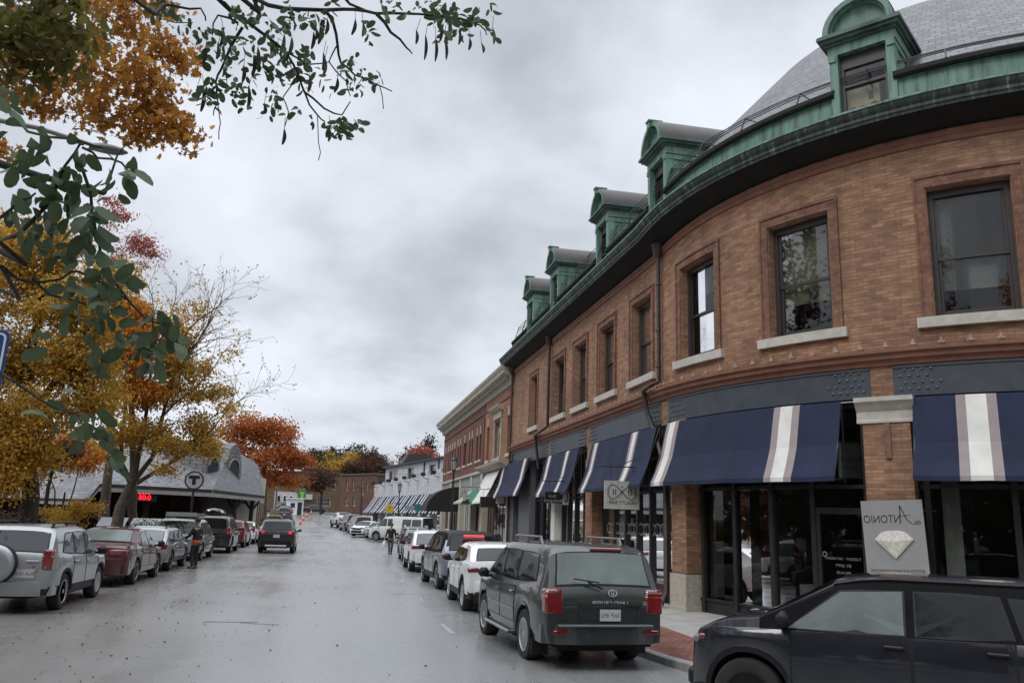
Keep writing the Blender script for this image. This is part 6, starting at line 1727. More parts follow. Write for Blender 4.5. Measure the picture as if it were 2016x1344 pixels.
def skeleton(trunks, tips, rtip=.012, wob=.12, kink=.3):
    """tubes for the trunks plus branches growing greedily out to each tip"""
    mb = MB(); nodes = []; rad = []
    for pts, r0, r1 in trunks:
        P_ = [Vector(p) for p in pts]; R_ = [r0 + (r1 - r0) * (i / (len(P_) - 1)) ** .8 for i in range(len(P_))]
        # resample
        Q, RQ = [], []
        for i in range(len(P_) - 1):
            n_ = max(1, int((P_[i + 1] - P_[i]).length / .6))
            for k in range(n_):
                t = k / n_; j = Vector(rng.normal(size=3) * R_[i] * .12); Q.append(P_[i].lerp(P_[i + 1], t) + j); RQ.append(R_[i] + (R_[i + 1] - R_[i]) * t)
        Q.append(P_[-1]); RQ.append(R_[-1])
        mb.tube(Q, RQ, 8)
        L_ = len(Q)
        for i, (q, r) in enumerate(zip(Q, RQ)):
            if i > L_ * kink: nodes.append(q); rad.append(r)
    N_ = np.array([tuple(q) for q in nodes]); Rr = list(rad)
    base = N_[0] if len(N_) else np.zeros(3)
    order = np.argsort([np.min(np.linalg.norm(N_ - np.array(t), axis=1)) for t in tips])
    for i in order:
        t = np.array(tips[i]); d = np.linalg.norm(N_ - t, axis=1)
        up = np.maximum(0, N_[:, 2] - t[2]) * .8
        j = int(np.argmin(d + up)); p0 = N_[j]; L = d[j]
        if L < .05: continue
        r0 = min(Rr[j] * .7, rtip + .02 * L); ns = max(2, int(L / .35))
        pts, rs = [Vector(p0)], [r0]
        for k in range(1, ns + 1):
            f = k / ns; p = p0 + (t - p0) * f + np.array((0, 0, .12 * L * math.sin(PI * f))) + rng.normal(size=3) * wob * L * (.35 if k < ns else 0) * .5
            pts.append(Vector(p)); rs.append(max(rtip * .45, r0 * (1 - f * .75)))
        mb.tube(pts, rs, 5, cap=False)
        N_ = np.vstack([N_, np.array([tuple(p) for p in pts[1:]])]); Rr += rs[1:]
    return mb
M_BARK = P('grey_brown_bark', (.075, .062, .05), .9, var=.4, scale=9, bump=.5)
M_BARKD = P('dark_wet_bark', (.032, .027, .024), .85, var=.4, scale=12, bump=.4)
L_YEL = leaf_mat('yellow_autumn_leaf', [(.45, .27, .045), (.62, .34, .05), (.30, .165, .035), (.68, .43, .06), (.34, .25, .06), (.56, .28, .045), (.24, .18, .05)])
L_ORG = leaf_mat('orange_autumn_leaf', [(.48, .15, .035), (.64, .26, .045), (.66, .34, .055), (.36, .11, .035), (.50, .20, .04)])
L_RUST = leaf_mat('rust_autumn_leaf', [(0.230, 0.064, 0.025), (0.402, 0.108, 0.029), (0.475, 0.172, 0.043), (0.187, 0.057, 0.029)])
L_RED = leaf_mat('red_autumn_leaf', [(.36, .09, .08), (.46, .13, .11), (.34, .10, .06), (.25, .06, .06)], trans=.45)
L_OAK = leaf_mat('amber_oak_leaf', [(0.284, 0.143, 0.033), (0.538, 0.247, 0.041), (0.598, 0.314, 0.060), (0.344, 0.149, 0.038), (0.224, 0.149, 0.045)], trans=.45)
L_GRN = leaf_mat('dull_green_leaf', [(.07, .085, .025), (.12, .125, .03), (.18, .14, .035), (.06, .075, .025)])
L_LOC = leaf_mat('blue_green_leaflet', [(.036, .060, .028), (.060, .092, .046), (.085, .122, .060), (.046, .078, .034), (.115, .150, .072)], .5, .25)
L_EVG = leaf_mat('dark_evergreen', [(.016, .032, .022), (.03, .05, .032), (.04, .058, .035)])
L_BRN = leaf_mat('brown_purple_leaf', [(.06, .03, .025), (.09, .045, .03), (.12, .06, .03)])
L_BRT = leaf_mat('bright_green_leaf', [(.06, .12, .015), (.10, .17, .03), (.14, .2, .04)])

def tree(name, label, trunks, lobes, nclump, per, crad, lsize, mat, bark=None, shape='diamond', group=None, cat='tree', tips_extra=(), shell=.45, rtip=.012, bare=0, extra_mats=(), kink=.3, twigs=None):
    root = thing(name, label, cat, tuple(trunks[0][0][0]), 0, group)
    inv = Matrix.Translation(-Vector(root.location))
    cl = in_lobes(lobes, nclump, shell)
    tips = [tuple(c) for c in cl] + [tuple(t) for t in tips_extra]
    mb = skeleton(trunks, tips, rtip, kink=kink)
    tw_pts = []
    def grow(p, d, L, r, dep):
        p, d = Vector(p), Vector(d).normalized(); pts_, rs_ = [p], [r]
        n_ = max(2, int(L / .28))
        for k in range(n_):
            d = (d + Vector(rng.normal(size=3)) * .10 + Vector((0, 0, .03))).normalized()
            p = p + d * (L / n_); pts_.append(p); rs_.append(max(.006, r * (1 - .75 * (k + 1) / n_)))
            if dep > 0 and k >= 1 and rng.random() < .75:
                q = d.orthogonal().normalized(); q.rotate(Matrix.Rotation(rng.uniform(0, 2 * PI), 3, d)); d2 = (d * .8 + q * .62).normalized()
                grow(p, d2, L * rng.uniform(.28, .5), max(.006, rs_[-1] * .65), dep - 1)
            if dep <= 1: tw_pts.append(np.array(p))
        mb.tube(pts_, rs_, 5 if r > .02 else 4, cap=False)
    for a, b, r in (twigs or []):
        a, b = Vector(a), Vector(b); grow(a, b - a, (b - a).length, r, 3)
    t = mb.build('trunk', [bark or M_BARK], smooth=60); t.parent = root; t.matrix_parent_inverse = inv
    pts = []
    for c in cl:
        k = max(3, int(per * rng.uniform(.4, 1.6)))
        pts.append(c + rng.normal(size=(k, 3)) * np.array((crad, crad, crad * .62)) * rng.uniform(.7, 1.25))
    if tw_pts:
        tp = np.array(tw_pts); tp = tp[rng.random(len(tp)) < .5]; pts.append(tp + rng.normal(size=tp.shape) * .09)
    pts = np.vstack(pts)
    o = leaf_mesh('crown', pts, lsize * rng.uniform(.65, 1.3, len(pts)), mat, root, shape); o.matrix_parent_inverse = inv
    return root
def lobe(px, py, Y, rx, rz, w=1.0, ry=None):
    """crown lobe centred where the photograph shows it; radii in metres"""
    p = at(px, py, Y); return ((p.x, p.y, p.z), (rx, ry or rx, rz), w)

# amber oak on the left pavement reaching over the street (top left)
b0 = Vector((-9.2, 9.0, .1))
tree('oak_tree', 'amber oak reaching in from the top left corner, nearest of the autumn trees', [([b0, (-9.0, 9.2, 2.5), (-8.4, 9.6, 5.0), (-7.2, 10.2, 7.0), (-5.6, 10.8, 7.9)], .30, .10), ([(-8.4, 9.6, 5.0), (-6.6, 10.0, 6.0), (-4.6, 10.4, 6.15), (-3.2, 10.7, 5.95)], .13, .03), ([(-7.2, 10.2, 7.0), (-7.8, 10.6, 9.2), (-7.5, 11, 11)], .14, .05)],
     [lobe(250, 40, 11, .75, .7, 1.4), lobe(150, 130, 11, .9, .45, 1.4), lobe(290, 170, 11, .45, .4, 1.0), lobe(315, 235, 11, .32, .24, .7), lobe(60, 190, 11.2, .7, .3, .8), lobe(20, 60, 11, .8, .7, 1.0), lobe(215, 215, 11, .35, .25, .5), lobe(270, 262, 11, .25, .14, .3), lobe(335, 110, 11, .22, .35, .4), lobe(355, 250, 11, .14, .16, .25), lobe(365, 115, 11, .08, .12, .12), lobe(20, 290, 11, .3, .18, .3), lobe(150, -90, 11, 1.4, .8, 1.5), lobe(-200, 60, 10.5, 1.2, 1.2, 1.5)],
     200, 30, .135, .112, L_OAK, M_BARKD, 'oak', shell=.5, rtip=.010)
tree('tree', 'dull green leafy boughs at the upper left corner in front of the amber oak', [([(-6.0, 5.0, -.02), (-5.8, 5.3, 2.6), (-4.6, 6.2, 4.6), (-3.4, 6.9, 6.0)], .16, .05)], [lobe(60, 50, 7.2, .55, .35, 1.2), lobe(130, 20, 7.2, .35, .3, .8), lobe(20, 120, 7.2, .3, .3, .6), lobe(-120, 40, 7, .8, .6, 1.0), lobe(105, 105, 7.2, .18, .14, .3)], 50, 24, .12, .10, L_GRN, M_BARKD, 'oval', shell=.6, rtip=.008)

# the yellow and orange mass behind the parked cars
X = lambda px, py, Y: tuple(at(px, py, Y))
tb = at(45, 1035, 31); tb.z = .1
tree('tree', 'tall yellow autumn tree with dark trunk at the left edge behind the silver SUV', [([tb, tb + Vector((.1, 0, 2.2)), X(42, 830, 31), X(60, 700, 31), X(90, 560, 31)], .38, .10), ([X(42, 830, 31), X(120, 740, 30), X(180, 640, 30)], .16, .05), ([X(50, 760, 31), X(-40, 640, 31)], .16, .05)],
     [lobe(60, 540, 31, 1.6, 1.3, 1.3), lobe(140, 620, 30, 1.4, 1.2, 1.4), lobe(30, 700, 31, 1.6, 1.1, 1.2), lobe(150, 720, 30, 1.3, .9, 1.1), lobe(70, 800, 30, 1.5, .9, 1.1), lobe(-60, 620, 31, 1.8, 2.2, 1.3), lobe(190, 790, 30, .9, .6, .6), lobe(60, 880, 30, 1.0, .7, .7), lobe(10, 930, 29.5, .9, .9, .7), lobe(215, 560, 30, .7, .8, .5), lobe(110, 480, 31, .9, .7, .7), lobe(20, 470, 31, 1.0, .6, .6), lobe(0, 840, 30, 1.0, .9, .8)],
     640, 70, .33, .155, L_YEL, M_BARKD, 'diamond', shell=.5)
tb = at(224, 1040, 38); tb.z = .1
tree('tree', 'multi-stemmed yellow tree in front of the station, nearly bare at its upper right', [([tb, X(238, 1000, 38), X(258, 955, 38)], .27, .20), ([X(258, 955, 38), X(238, 910, 38), X(240, 860, 38), X(250, 780, 38)], .13, .05), ([X(258, 955, 38), X(275, 890, 38), X(290, 800, 38), X(300, 700, 38)], .14, .05), ([X(258, 955, 38), X(300, 900, 38), X(320, 820, 38), X(340, 740, 38), X(370, 650, 38)], .12, .04), ([X(268, 950, 38), X(320, 920, 38), X(365, 895, 38), X(400, 860, 38)], .10, .03)],
     [lobe(280, 850, 37.5, 1.3, .6, 1.2), lobe(330, 770, 38, 1.5, .9, 1.3), lobe(250, 770, 38, 1.0, .9, 1.0), lobe(390, 840, 38, 1.1, .6, .9), lobe(400, 880, 37.5, .9, .45, .8), lobe(330, 880, 37, .8, .4, .5), lobe(340, 670, 38, 1.2, .9, .9), lobe(300, 630, 38, 1.1, .9, .8), lobe(355, 720, 38, 1.2, .8, .9), lobe(410, 770, 38, 1.2, .55, .6), lobe(445, 805, 37.5, 1.0, .35, .35), lobe(375, 610, 38, 1.0, .6, .25), lobe(430, 700, 38, .9, .6, .12), lobe(330, 925, 36.8, .35, .2, .2), lobe(225, 860, 37.5, .7, .4, .6)],
     430, 58, .28, .14, L_YEL, M_BARK, 'diamond', shell=.55,
     twigs=[(X(340, 740, 38), X(470, 600, 38.5), .05), (X(370, 650, 38), X(450, 560, 38), .045), (X(320, 820, 38), X(480, 690, 37.5), .05), (X(400, 860, 38), X(500, 775, 38), .045), (X(360, 700, 38), X(500, 640, 38.5), .05), (X(300, 700, 38), X(380, 555, 38), .05), (X(340, 740, 38), X(420, 640, 37), .04), (X(300, 720, 38), X(340, 560, 38), .04), (X(380, 870, 38), X(490, 735, 38), .04), (X(345, 735, 38), X(440, 720, 38.5), .035)])
tb = at(205, 1030, 46); tb.z = .1
tree('tree', 'red-topped tree standing behind the yellow trees', [([tb, X(215, 900, 46), X(225, 700, 46), X(240, 500, 46)], .3, .06)],
     [lobe(225, 430, 46, .9, .7, .5), lobe(270, 480, 46, 1.1, .6, .7), lobe(240, 520, 46, 1.4, .6, .6), lobe(300, 500, 46, .4, .25, .2), lobe(215, 395, 46, .7, .25, .3)],
     95, 30, .27, .15, L_RED, M_BARK, 'diamond', shell=.6, tips_extra=[X(px, py, 46) for px, py in ((300, 440), (285, 420), (310, 560), (340, 560), (330, 600), (300, 600), (255, 395))])
tb = at(270, 1030, 44); tb.z = .1
tree('tree', 'orange-red tree between the yellow trees, low in the middle of the mass', [([tb, X(262, 900, 43), X(258, 760, 40), X(262, 660, 38)], .25, .06)],
     [lobe(262, 700, 36.5, 1.0, .8, 1.2), lobe(225, 655, 36.5, .8, .7, .8), lobe(285, 770, 37, .7, .6, .6), lobe(170, 900, 43, 1.2, .6, .7), lobe(130, 870, 43, 1.2, .7, .7), lobe(250, 610, 37, .8, .6, .6)],
     220, 70, .32, .17, L_ORG, M_BARK, 'diamond', shell=.55)
tb = at(85, 1030, 40); tb.z = .1
tree('tree', 'small dark maroon-leaved tree against the station roof', [([tb, X(95, 960, 40), X(110, 900, 40)], .12, .05)], [lobe(90, 900, 40, 1.0, .6, 1), lobe(135, 880, 40, .5, .4, .5), lobe(40, 930, 40, .9, .7, .8)], 80, 50, .28, .13, L_BRN, M_BARKD, 'diamond')

# far rust-coloured tree beyond the station, and the woods behind
tb = at(520, 1010, 96); tb.z = rise(96)
tree('tree', 'large rust and orange tree beyond the station roof', [([tb, X(520, 960, 96), X(522, 900, 96), X(525, 860, 96)], .4, .1)],
     [lobe(480, 850, 96, 2.6, 1.9, 1.2), lobe(540, 850, 96, 2.4, 1.9, 1.2), lobe(515, 900, 95, 4.0, 1.6, 1.4), lobe(570, 900, 96, 1.7, 1.4, .8), lobe(450, 910, 96, 2.4, 1.6, .9), lobe(560, 945, 96, 2.2, .9, .6), lobe(595, 905, 96, .8, .5, .25), lobe(480, 945, 97, 3, 1.0, .8)],
     340, 62, .62, .31, L_RUST, M_BARK, 'diamond', shell=.5)
tb = at(632, 1000, 150); tb.z = rise(150)
tree('tree', 'small purple-brown street tree in front of the far ochre brick block', [([tb, X(634, 960, 150), X(636, 935, 150)], .25, .08)], [lobe(635, 940, 150, 2.6, 2.0, 1), lobe(615, 955, 150, 2.0, 1.2, .6)], 90, 40, .7, .36, L_BRN, M_BARKD, 'diamond')
tb = at(709, 1022, 118); tb.z = rise(118)
tree('tree', 'slender nearly bare street tree by the far end of the right pavement', [([tb, X(711, 985, 118), X(713, 962, 118)], .12, .05)], [lobe(713, 955, 118, 1.6, 1.5, 1)], 45, 3, .3, .2, L_BRN, M_BARKD, 'diamond')
# woods on the rise: separate trees
wood = [(618, 912, 250, 3.4, 4.5, 0), (640, 916, 255, 4.0, 4.0, 1), (657, 910, 262, 3.6, 5.0, 0), (676, 914, 250, 4.2, 4.6, 0), (692, 918, 245, 3.6, 3.6, 1), (707, 911, 252, 4.2, 5.4, 0), (722, 914, 245, 3.6, 4.8, 2), (738, 922, 240, 4.6, 4.0, 2), (752, 928, 235, 4.0, 4.0, 2), (628, 925, 240, 5.0, 3.0, 2), (664, 924, 236, 4.6, 2.6, 1), (700, 926, 232, 4.4, 2.6, 2)]
for k, (px, py, Y, rx, rz, kind) in enumerate(wood):
    p = at(px, py, Y); g = hill(p.x, Y)
    tree(['evergreen_tree', 'tree', 'tree'][kind], ['dark evergreen tree on the wooded rise behind the far brick blocks', 'yellow-ochre tree on the wooded rise behind the far brick blocks', 'brown bare-looking tree on the wooded rise behind the far brick blocks'][kind],
         [([(p.x, Y, g), (p.x, Y, (g + p.z) / 2), (p.x + .3, Y, p.z)], .5, .15)], [((p.x, Y, p.z), (rx, rx, rz), 1), ((p.x, Y, max(g + 2, p.z - rz)), (rx * 1.1, rx, rz), .8)], 90, 50, 1.0, .62, [L_EVG, L_YEL, L_BRN][kind], M_BARK, 'tuft', 'trees on the far wooded rise')
for px, py, Y, rx, rz, mt, lab in ((838, 893, 125, 2.0, 1.2, L_RED, 'red tree showing above the white building roof'), (846, 884, 128, .6, 2.4, L_EVG, 'narrow dark evergreen above the white building roof'), (808, 899, 130, 1.8, 1.6, L_BRN, 'brown tree behind the dark roof gable of the white building')):
    p = at(px, py, Y); tree('tree', lab, [([(p.x, Y, rise(Y)), (p.x, Y, p.z)], .3, .1)], [((p.x, Y, p.z), (rx, rx, rz), 1)], 45, 18, .5, .4, mt, M_BARK, 'tuft')

# shrubs by the left pavement
tb = at(140, 1040, 33); tb.z = .05
tree('shrub', 'bright yellow shrub behind the maroon sedan', [([tb, tb + Vector((0, 0, .5)), tb + Vector((.2, 0, 1.0))], .05, .03)], [lobe(120, 1015, 33, .75, .35, 1.2), lobe(165, 1000, 33, .55, .35, 1), lobe(140, 1035, 32.8, .7, .3, .8), lobe(190, 1000, 33, .22, .1, .3)], 100, 45, .12, .08, L_ORG if False else L_YEL, M_BARKD, 'diamond', cat='shrub')
tb = at(290, 1050, 35); tb.z = .05
tree('shrub', 'small bright green bush showing over the silver wagon roof', [([tb, tb + Vector((0, 0, .6))], .04, .02)], [lobe(292, 1036, 35, .5, .28, 1), lobe(268, 1042, 35, .35, .2, .5)], 40, 26, .11, .08, L_BRT, M_BARKD, 'diamond', cat='shrub')
tb = at(118, 1000, 44); tb.z = .05
tree('shrub', 'leafless spreading shrub in front of the pale station roof', [([tb, X(125, 985, 44), X(128, 968, 44)], .07, .04), ([tb, X(108, 965, 44), X(95, 930, 44)], .05, .02), ([tb, X(145, 965, 44), X(155, 925, 44)], .05, .02)], [lobe(140, 925, 44, 1.0, .5, 1), lobe(95, 930, 44, .6, .4, .6)], 60, 2, .2, .05, L_BRN, M_BARKD, 'diamond', cat='shrub', rtip=.012)
tb = at(10, 1045, 30); tb.z = .05
tree('shrub', 'pale dry shrub at the left edge above the silver SUV roof', [([tb, tb + Vector((0, 0, .6))], .04, .02)], [lobe(10, 1022, 30, .7, .4, 1), lobe(-40, 1020, 30, .7, .4, 1)], 40, 20, .13, .08, leaf_mat('dry_pink_leaf', [(.16, .09, .07), (.24, .16, .13), (.10, .06, .04)]), M_BARKD, 'diamond', cat='shrub')
tb = at(535, 1025, 80); tb.z = .2
tree('shrub', 'low green hedge plants by the cream station end wall', [([tb, tb + Vector((0, 0, .6))], .05, .02)], [lobe(533, 1020, 80, 1.0, .5, 1), lobe(520, 1028, 78, .6, .4, 1)], 50, 20, .2, .13, L_GRN, M_BARKD, 'diamond', cat='shrub')

# ---- the locust overhanging the camera: stands on a planted island just out of the picture
mb = MB()
ring = [(-3.4 + 2.2 * math.cos(a) * 1.2, -.6 + 3.0 * math.sin(a)) for a in np.linspace(0, 2 * PI, 36, endpoint=False)]
mb.prism(ring, -.1, .13, 0)
tag(mb.build('traffic_island', M_KERB), kind='structure')
root = thing('locust_tree', 'locust tree with blue-green leaflets and dark pods overhanging the top and left edge', 'tree', (-3.0, .3, .13))
inv = Matrix.Translation(-Vector(root.location))
mb = MB()
fork = Vector((-2.6, .7, 3.3)); TR = [(-3.0, .3, .1), (-2.95, .4, 1.5), fork]
mb.tube([Vector(p) for p in TR], [.17, .15, .12], 10)
up = Vector((-2.2, 1.6, 4.7)); mb.tube([fork, Vector((-2.5, 1.1, 4.1)), up], [.11, .08, .06], 8)
lo = Vector((-1.5, 1.15, 2.95)); mb.tube([fork, Vector((-2.1, .95, 3.1)), lo], [.07, .045, .03], 8)
D = 3.9
def br(pts, r0, r1, start=None):
    q = [atd(*p) for p in pts]
    if start is not None: q = [Vector(start)] + q
    Q = []
    for i in range(len(q) - 1):
        p0, p1, p2, p3 = q[max(0, i - 1)], q[i], q[i + 1], q[min(len(q) - 1, i + 2)]
        n_ = max(2, int((p2 - p1).length / .07))
        for k in range(n_):
            t = k / n_
            Q.append(.5 * ((2 * p1) + (p2 - p0) * t + (2 * p0 - 5 * p1 + 4 * p2 - p3) * t * t + (3 * p1 - p0 - 3 * p2 + p3) * t ** 3) + Vector(rng.normal(size=3) * .003))
    Q.append(q[-1])
    mb.tube(Q, [.75 * (r0 + (min(r1, .004) - r0) * i / (len(Q) - 1)) for i in range(len(Q))], 6)
    return Q
brs = []
brs.append(br([(200, -60, 3.6), (330, 8, D), (397, 21, D), (405, 42, D)], .034, .008, up))
brs.append(br([(400, -30, D), (440, 8, D), (470, 34, D), (492, 46, D), (530, 76, D), (562, 104, D), (588, 150, D), (600, 190, D), (622, 224, D), (640, 240, D)], .030, .006, up))
brs.append(br([(430, -40, D), (500, -2, D), (560, 16, D), (640, 22, D), (700, 18, D), (740, 27, D), (800, 25, D), (850, 30, D), (905, 36, D), (950, 46, D)], .032, .006, up))
brs.append(br([(640, -25, D), (690, 8, D), (742, 28, D)], .02, .012, atd(500, -60, D)))
Bm = lambda i, f: brs[i][int(f * (len(brs[i]) - 1))]
side = [([(478, 55, D), (452, 95, D), (434, 138, D), (424, 160, D), (428, 200, D), (420, 228, D)], .010), ([(640, 22, D), (658, 48, D), (664, 90, D), (670, 122, D), (700, 146, D), (742, 166, D), (772, 180, D)], .010), ([(742, 28, D), (770, 62, D), (800, 94, D), (812, 107, D)], .011), ([(598, 180, D), (640, 214, D), (672, 226, D), (690, 200, D)], .007), ([(664, 90, D), (650, 120, D), (680, 160, D), (690, 190, D)], .005), ([(560, 100, D), (610, 128, D), (650, 122, D)], .006), ([(905, 36, D), (945, 50, D), (958, 70, D)], .006), ([(588, 150, D), (560, 190, D), (570, 220, D), (560, 250, D)], .004), ([(428, 195, D), (432, 240, D), (431, 275, D)], .003), ([(625, 225, D), (628, 280, D), (627, 316, D)], .003), ([(750, 166, D), (755, 215, D)], .003), ([(328, 10, D), (310, 36, D), (380, 45, D)], .004), ([(470, 45, D), (430, 30, D), (418, 70, D)], .008)]
for p, r in side: brs.append(br(p, r, .003))
n1 = 1.62
near = [([(-40, 480, 1.7), (0, 470, n1), (60, 448, n1), (88, 410, n1), (112, 360, n1), (150, 300, n1), (165, 285, n1)], .012), ([(-60, 540, 1.75), (0, 530, n1), (60, 555, n1), (120, 545, n1), (160, 535, n1), (250, 590, n1)], .009), ([(60, 550, n1), (100, 580, n1), (170, 600, n1)], .004), ([(-60, 690, 2.3), (0, 738, 2.2), (50, 765, 2.2), (100, 800, 2.2), (150, 815, 2.2), (200, 850, 2.2)], .009), ([(165, 290, n1), (200, 310, n1), (240, 320, n1), (265, 350, n1)], .003), ([(30, 230, 1.9), (60, 260, 1.8), (150, 275, n1), (200, 290, n1)], .004), ([(150, 300, n1), (180, 380, n1), (190, 470, n1), (220, 560, n1), (290, 630, n1), (330, 640, n1)], .004), ([(0, 430, n1), (40, 400, n1), (70, 380, n1)], .004)]
for p, r in near: brs.append(br(p, r, .0022, lo if p[0][0] < 20 and p[0][0] != 30 and p[0][1] != 430 else None))
t = mb.build('trunk', [M_BARKD], smooth=60); t.parent = root; t.matrix_parent_inverse = inv
pts, sz, ax = [], [], []
def cluster(px, py, d, n, r, s, down=1.0):
    """leaflets hanging in pairs from short stalks"""
    k = 0
    while k < n:
        c = atd(px + rng.normal() * r, py + rng.normal() * r * .8, d + rng.normal() * .05 * d / 1.6)
        dirn = np.array((rng.normal() * .5, rng.normal() * .5, -.8 * down)); dirn /= np.linalg.norm(dirn)
        sidev = np.cross(dirn, rng.normal(size=3)); sidev /= np.linalg.norm(sidev)
        m = min(n - k, int(rng.integers(3, 9)))
        for q in range(m):
            sg = 1 if q % 2 else -1
            pts.append(np.array(c) + dirn * s * .42 * q + sidev * sg * s * .48); sz.append(s * rng.uniform(.75, 1.2)); ax.append(sidev * sg * .8 + dirn * .7)
        k += m
for px, py, n, r in ((318, 10, 14, 10), (336, 28, 6, 6), (400, 62, 10, 8), (402, 92, 12, 8), (418, 55, 3, 5), (390, 70, 3, 5), (440, 80, 10, 10), (455, 110, 10, 8), (468, 88, 6, 5), (430, 150, 12, 8), (410, 165, 14, 7), (420, 180, 12, 8), (460, 165, 12, 7), (458, 190, 8, 6), (490, 165, 9, 6), (460, 20, 16, 10), (520, 40, 10, 12), (540, 45, 9, 8), (580, 18, 16, 12), (575, 42, 8, 8), (600, 30, 8, 8), (500, 78, 10, 8), (520, 75, 10, 8), (540, 95, 14, 9), (560, 100, 12, 8), (525, 120, 14, 7), (550, 132, 8, 7), (570, 145, 12, 8), (595, 112, 14, 9), (610, 125, 12, 8), (620, 135, 8, 6), (605, 98, 8, 6), (545, 170, 14, 7), (535, 190, 8, 5), (680, 240, 30, 9), (668, 228, 10, 6), (705, 238, 6, 5), (695, 122, 14, 6), (712, 135, 8, 5), (700, 150, 5, 4), (725, 150, 3, 3), (748, 150, 8, 5), (720, 50, 6, 4), (718, 66, 5, 4), (840, 15, 16, 12), (860, 10, 14, 10), (880, 30, 22, 12), (900, 45, 16, 9), (905, 20, 16, 10), (930, 20, 10, 9), (950, 30, 12, 8), (965, 10, 4, 4), (890, 55, 10, 7), (760, 8, 8, 9), (660, 8, 8, 9), (630, 30, 6, 8), (780, 15, 6, 8), (610, 235, 3, 4), (585, 215, 3, 4), (640, 250, 4, 5), (685, 178, 3, 3), (355, 42, 4, 5), (368, 46, 3, 3), (500, 5, 12, 10)):
    cluster(px, py, D, n, r, .041)
for px, py, n, r, s in ((95, 272, 7, 13, .058), (150, 268, 4, 8, .06), (85, 300, 5, 10, .056), (120, 330, 7, 12, .058), (150, 345, 8, 12, .058), (165, 385, 11, 12, .06), (180, 420, 11, 12, .06), (190, 450, 6, 10, .056), (215, 340, 5, 8, .05), (235, 360, 4, 5, .048), (265, 350, 5, 7, .062), (35, 395, 5, 9, .056), (50, 420, 5, 10, .056), (95, 400, 7, 10, .06), (60, 375, 2, 6, .06), (20, 410, 2, 5, .055), (100, 455, 6, 10, .06), (90, 490, 4, 8, .06), (160, 470, 8, 10, .06), (185, 510, 9, 11, .06), (170, 560, 9, 10, .06), (180, 600, 8, 9, .06), (215, 520, 6, 9, .056), (235, 550, 8, 9, .056), (245, 580, 5, 8, .052), (265, 535, 3, 6, .056), (225, 620, 6, 8, .056), (240, 660, 5, 7, .056), (290, 660, 9, 8, .060), (295, 690, 7, 7, .060), (330, 640, 9, 8, .060), (335, 665, 5, 6, .060), (310, 620, 4, 6, .055), (5, 235, 3, 7, .05), (0, 200, 3, 6, .05), (12, 180, 2, 4, .05)):
    cluster(px, py, n1, max(2, int(n * 1.0)), r, s * .68)
for px, py, n, r in ((190, 830, 10, 10), (205, 860, 9, 8), (150, 800, 5, 14), (90, 690, 2, 6), (70, 660, 2, 6)): cluster(px, py, 2.2, n, r, .055)
o = leaf_mesh('foliage', np.array(pts), np.array(sz), L_LOC, root, 'oval', axis=np.array(ax)); o.matrix_parent_inverse = inv
M_POD = P('dark_pod', (.028, .022, .018), .6)
def pod(px, py, L, d=D):
    mb = MB()
    c = atd(px, py, d); a = rng.normal(size=2) * .08
    N_ = 8
    P_ = [[Vector((c.x + a[0] * f * L + .006 * math.sin(3 * f) + w * .0075 * math.sin(PI * min(.97, max(.03, f))) ** .5, c.y + a[1] * f * L + w * .004, c.z - L * f)) for w in (-1, 0, 1)] for f in np.linspace(0, 1, N_)]
    mb.grid([[p + Vector((0, .002, 0)) for p in r] for r in P_]); mb.grid([[p - Vector((0, .002, 0)) for p in r] for r in P_])
    mb.tube([c, c + Vector((rng.normal() * .01, 0, .06))], .0012, 4)
    o = mb.build('pod', [M_POD]); o.parent = root; o.matrix_parent_inverse = inv
for px, py, L in ((404, 95, .06), (389, 170, .06), (402, 175, .09), (560, 255, .06), (648, 252, .06), (630, 60, .06), (622, 55, .05), (618, 65, .07), (640, 115, .08), (637, 105, .07), (665, 155, .06), (838, 70, .10), (858, 75, .10), (876, 75, .09), (868, 50, .07), (905, 60, .06), (925, 75, .05), (948, 85, .04), (970, 55, .07), (500, 110, .08), (508, 95, .07), (560, 70, .09), (575, 75, .08), (430, 85, .07), (440, 60, .06), (480, 130, .07), (700, 40, .06), (715, 45, .06), (610, 150, .07), (490, 170, .09), (520, 205, .04), (645, 40, .06), (820, 60, .06)): pod(px, py, L * 1.15)

# fallen leaves on the road and pavement: uncountable
n = 1500
x = np.where(rng.random(n) < .75, -7.4 + rng.gamma(1.6, 1.5, n), rng.uniform(-7.4, 5, n)); y = 8 + 50 * rng.random(n) ** 1.4
keep = x < 4.9; x, y = x[keep], y[keep]
pts = np.array([(a, b, zg(a, b) + .012) for a, b in zip(x, y)])
o = leaf_mesh('leaf_litter', pts, rng.uniform(.02, .06, len(pts)), leaf_mat('wet_leaf_litter', [(.03, .02, .012), (.07, .04, .02), (.10, .06, .03), (.20, .17, .13)]), None, 'diamond', axis=np.column_stack([rng.normal(size=len(pts)), rng.normal(size=len(pts)), np.zeros(len(pts))]))
tag(o, 'small wet autumn leaves scattered over the road surface', 'leaf litter', kind='stuff')
n = 9000
x = rng.uniform(-26, -7.8, n); y = rng.uniform(8, 80, n)
pts = np.array([(a, b, (.16 if a > -10.2 else -.02) + rise(b) + .02) for a, b in zip(x, y)])
o = leaf_mesh('leaf_litter', pts, rng.uniform(.06, .13, len(pts)), L_YEL, None, 'diamond', axis=np.column_stack([rng.normal(size=len(pts)), rng.normal(size=len(pts)), np.zeros(len(pts))]))
tag(o, 'yellow fallen leaves carpeting the ground behind the left parked cars', 'leaf litter', kind='stuff')

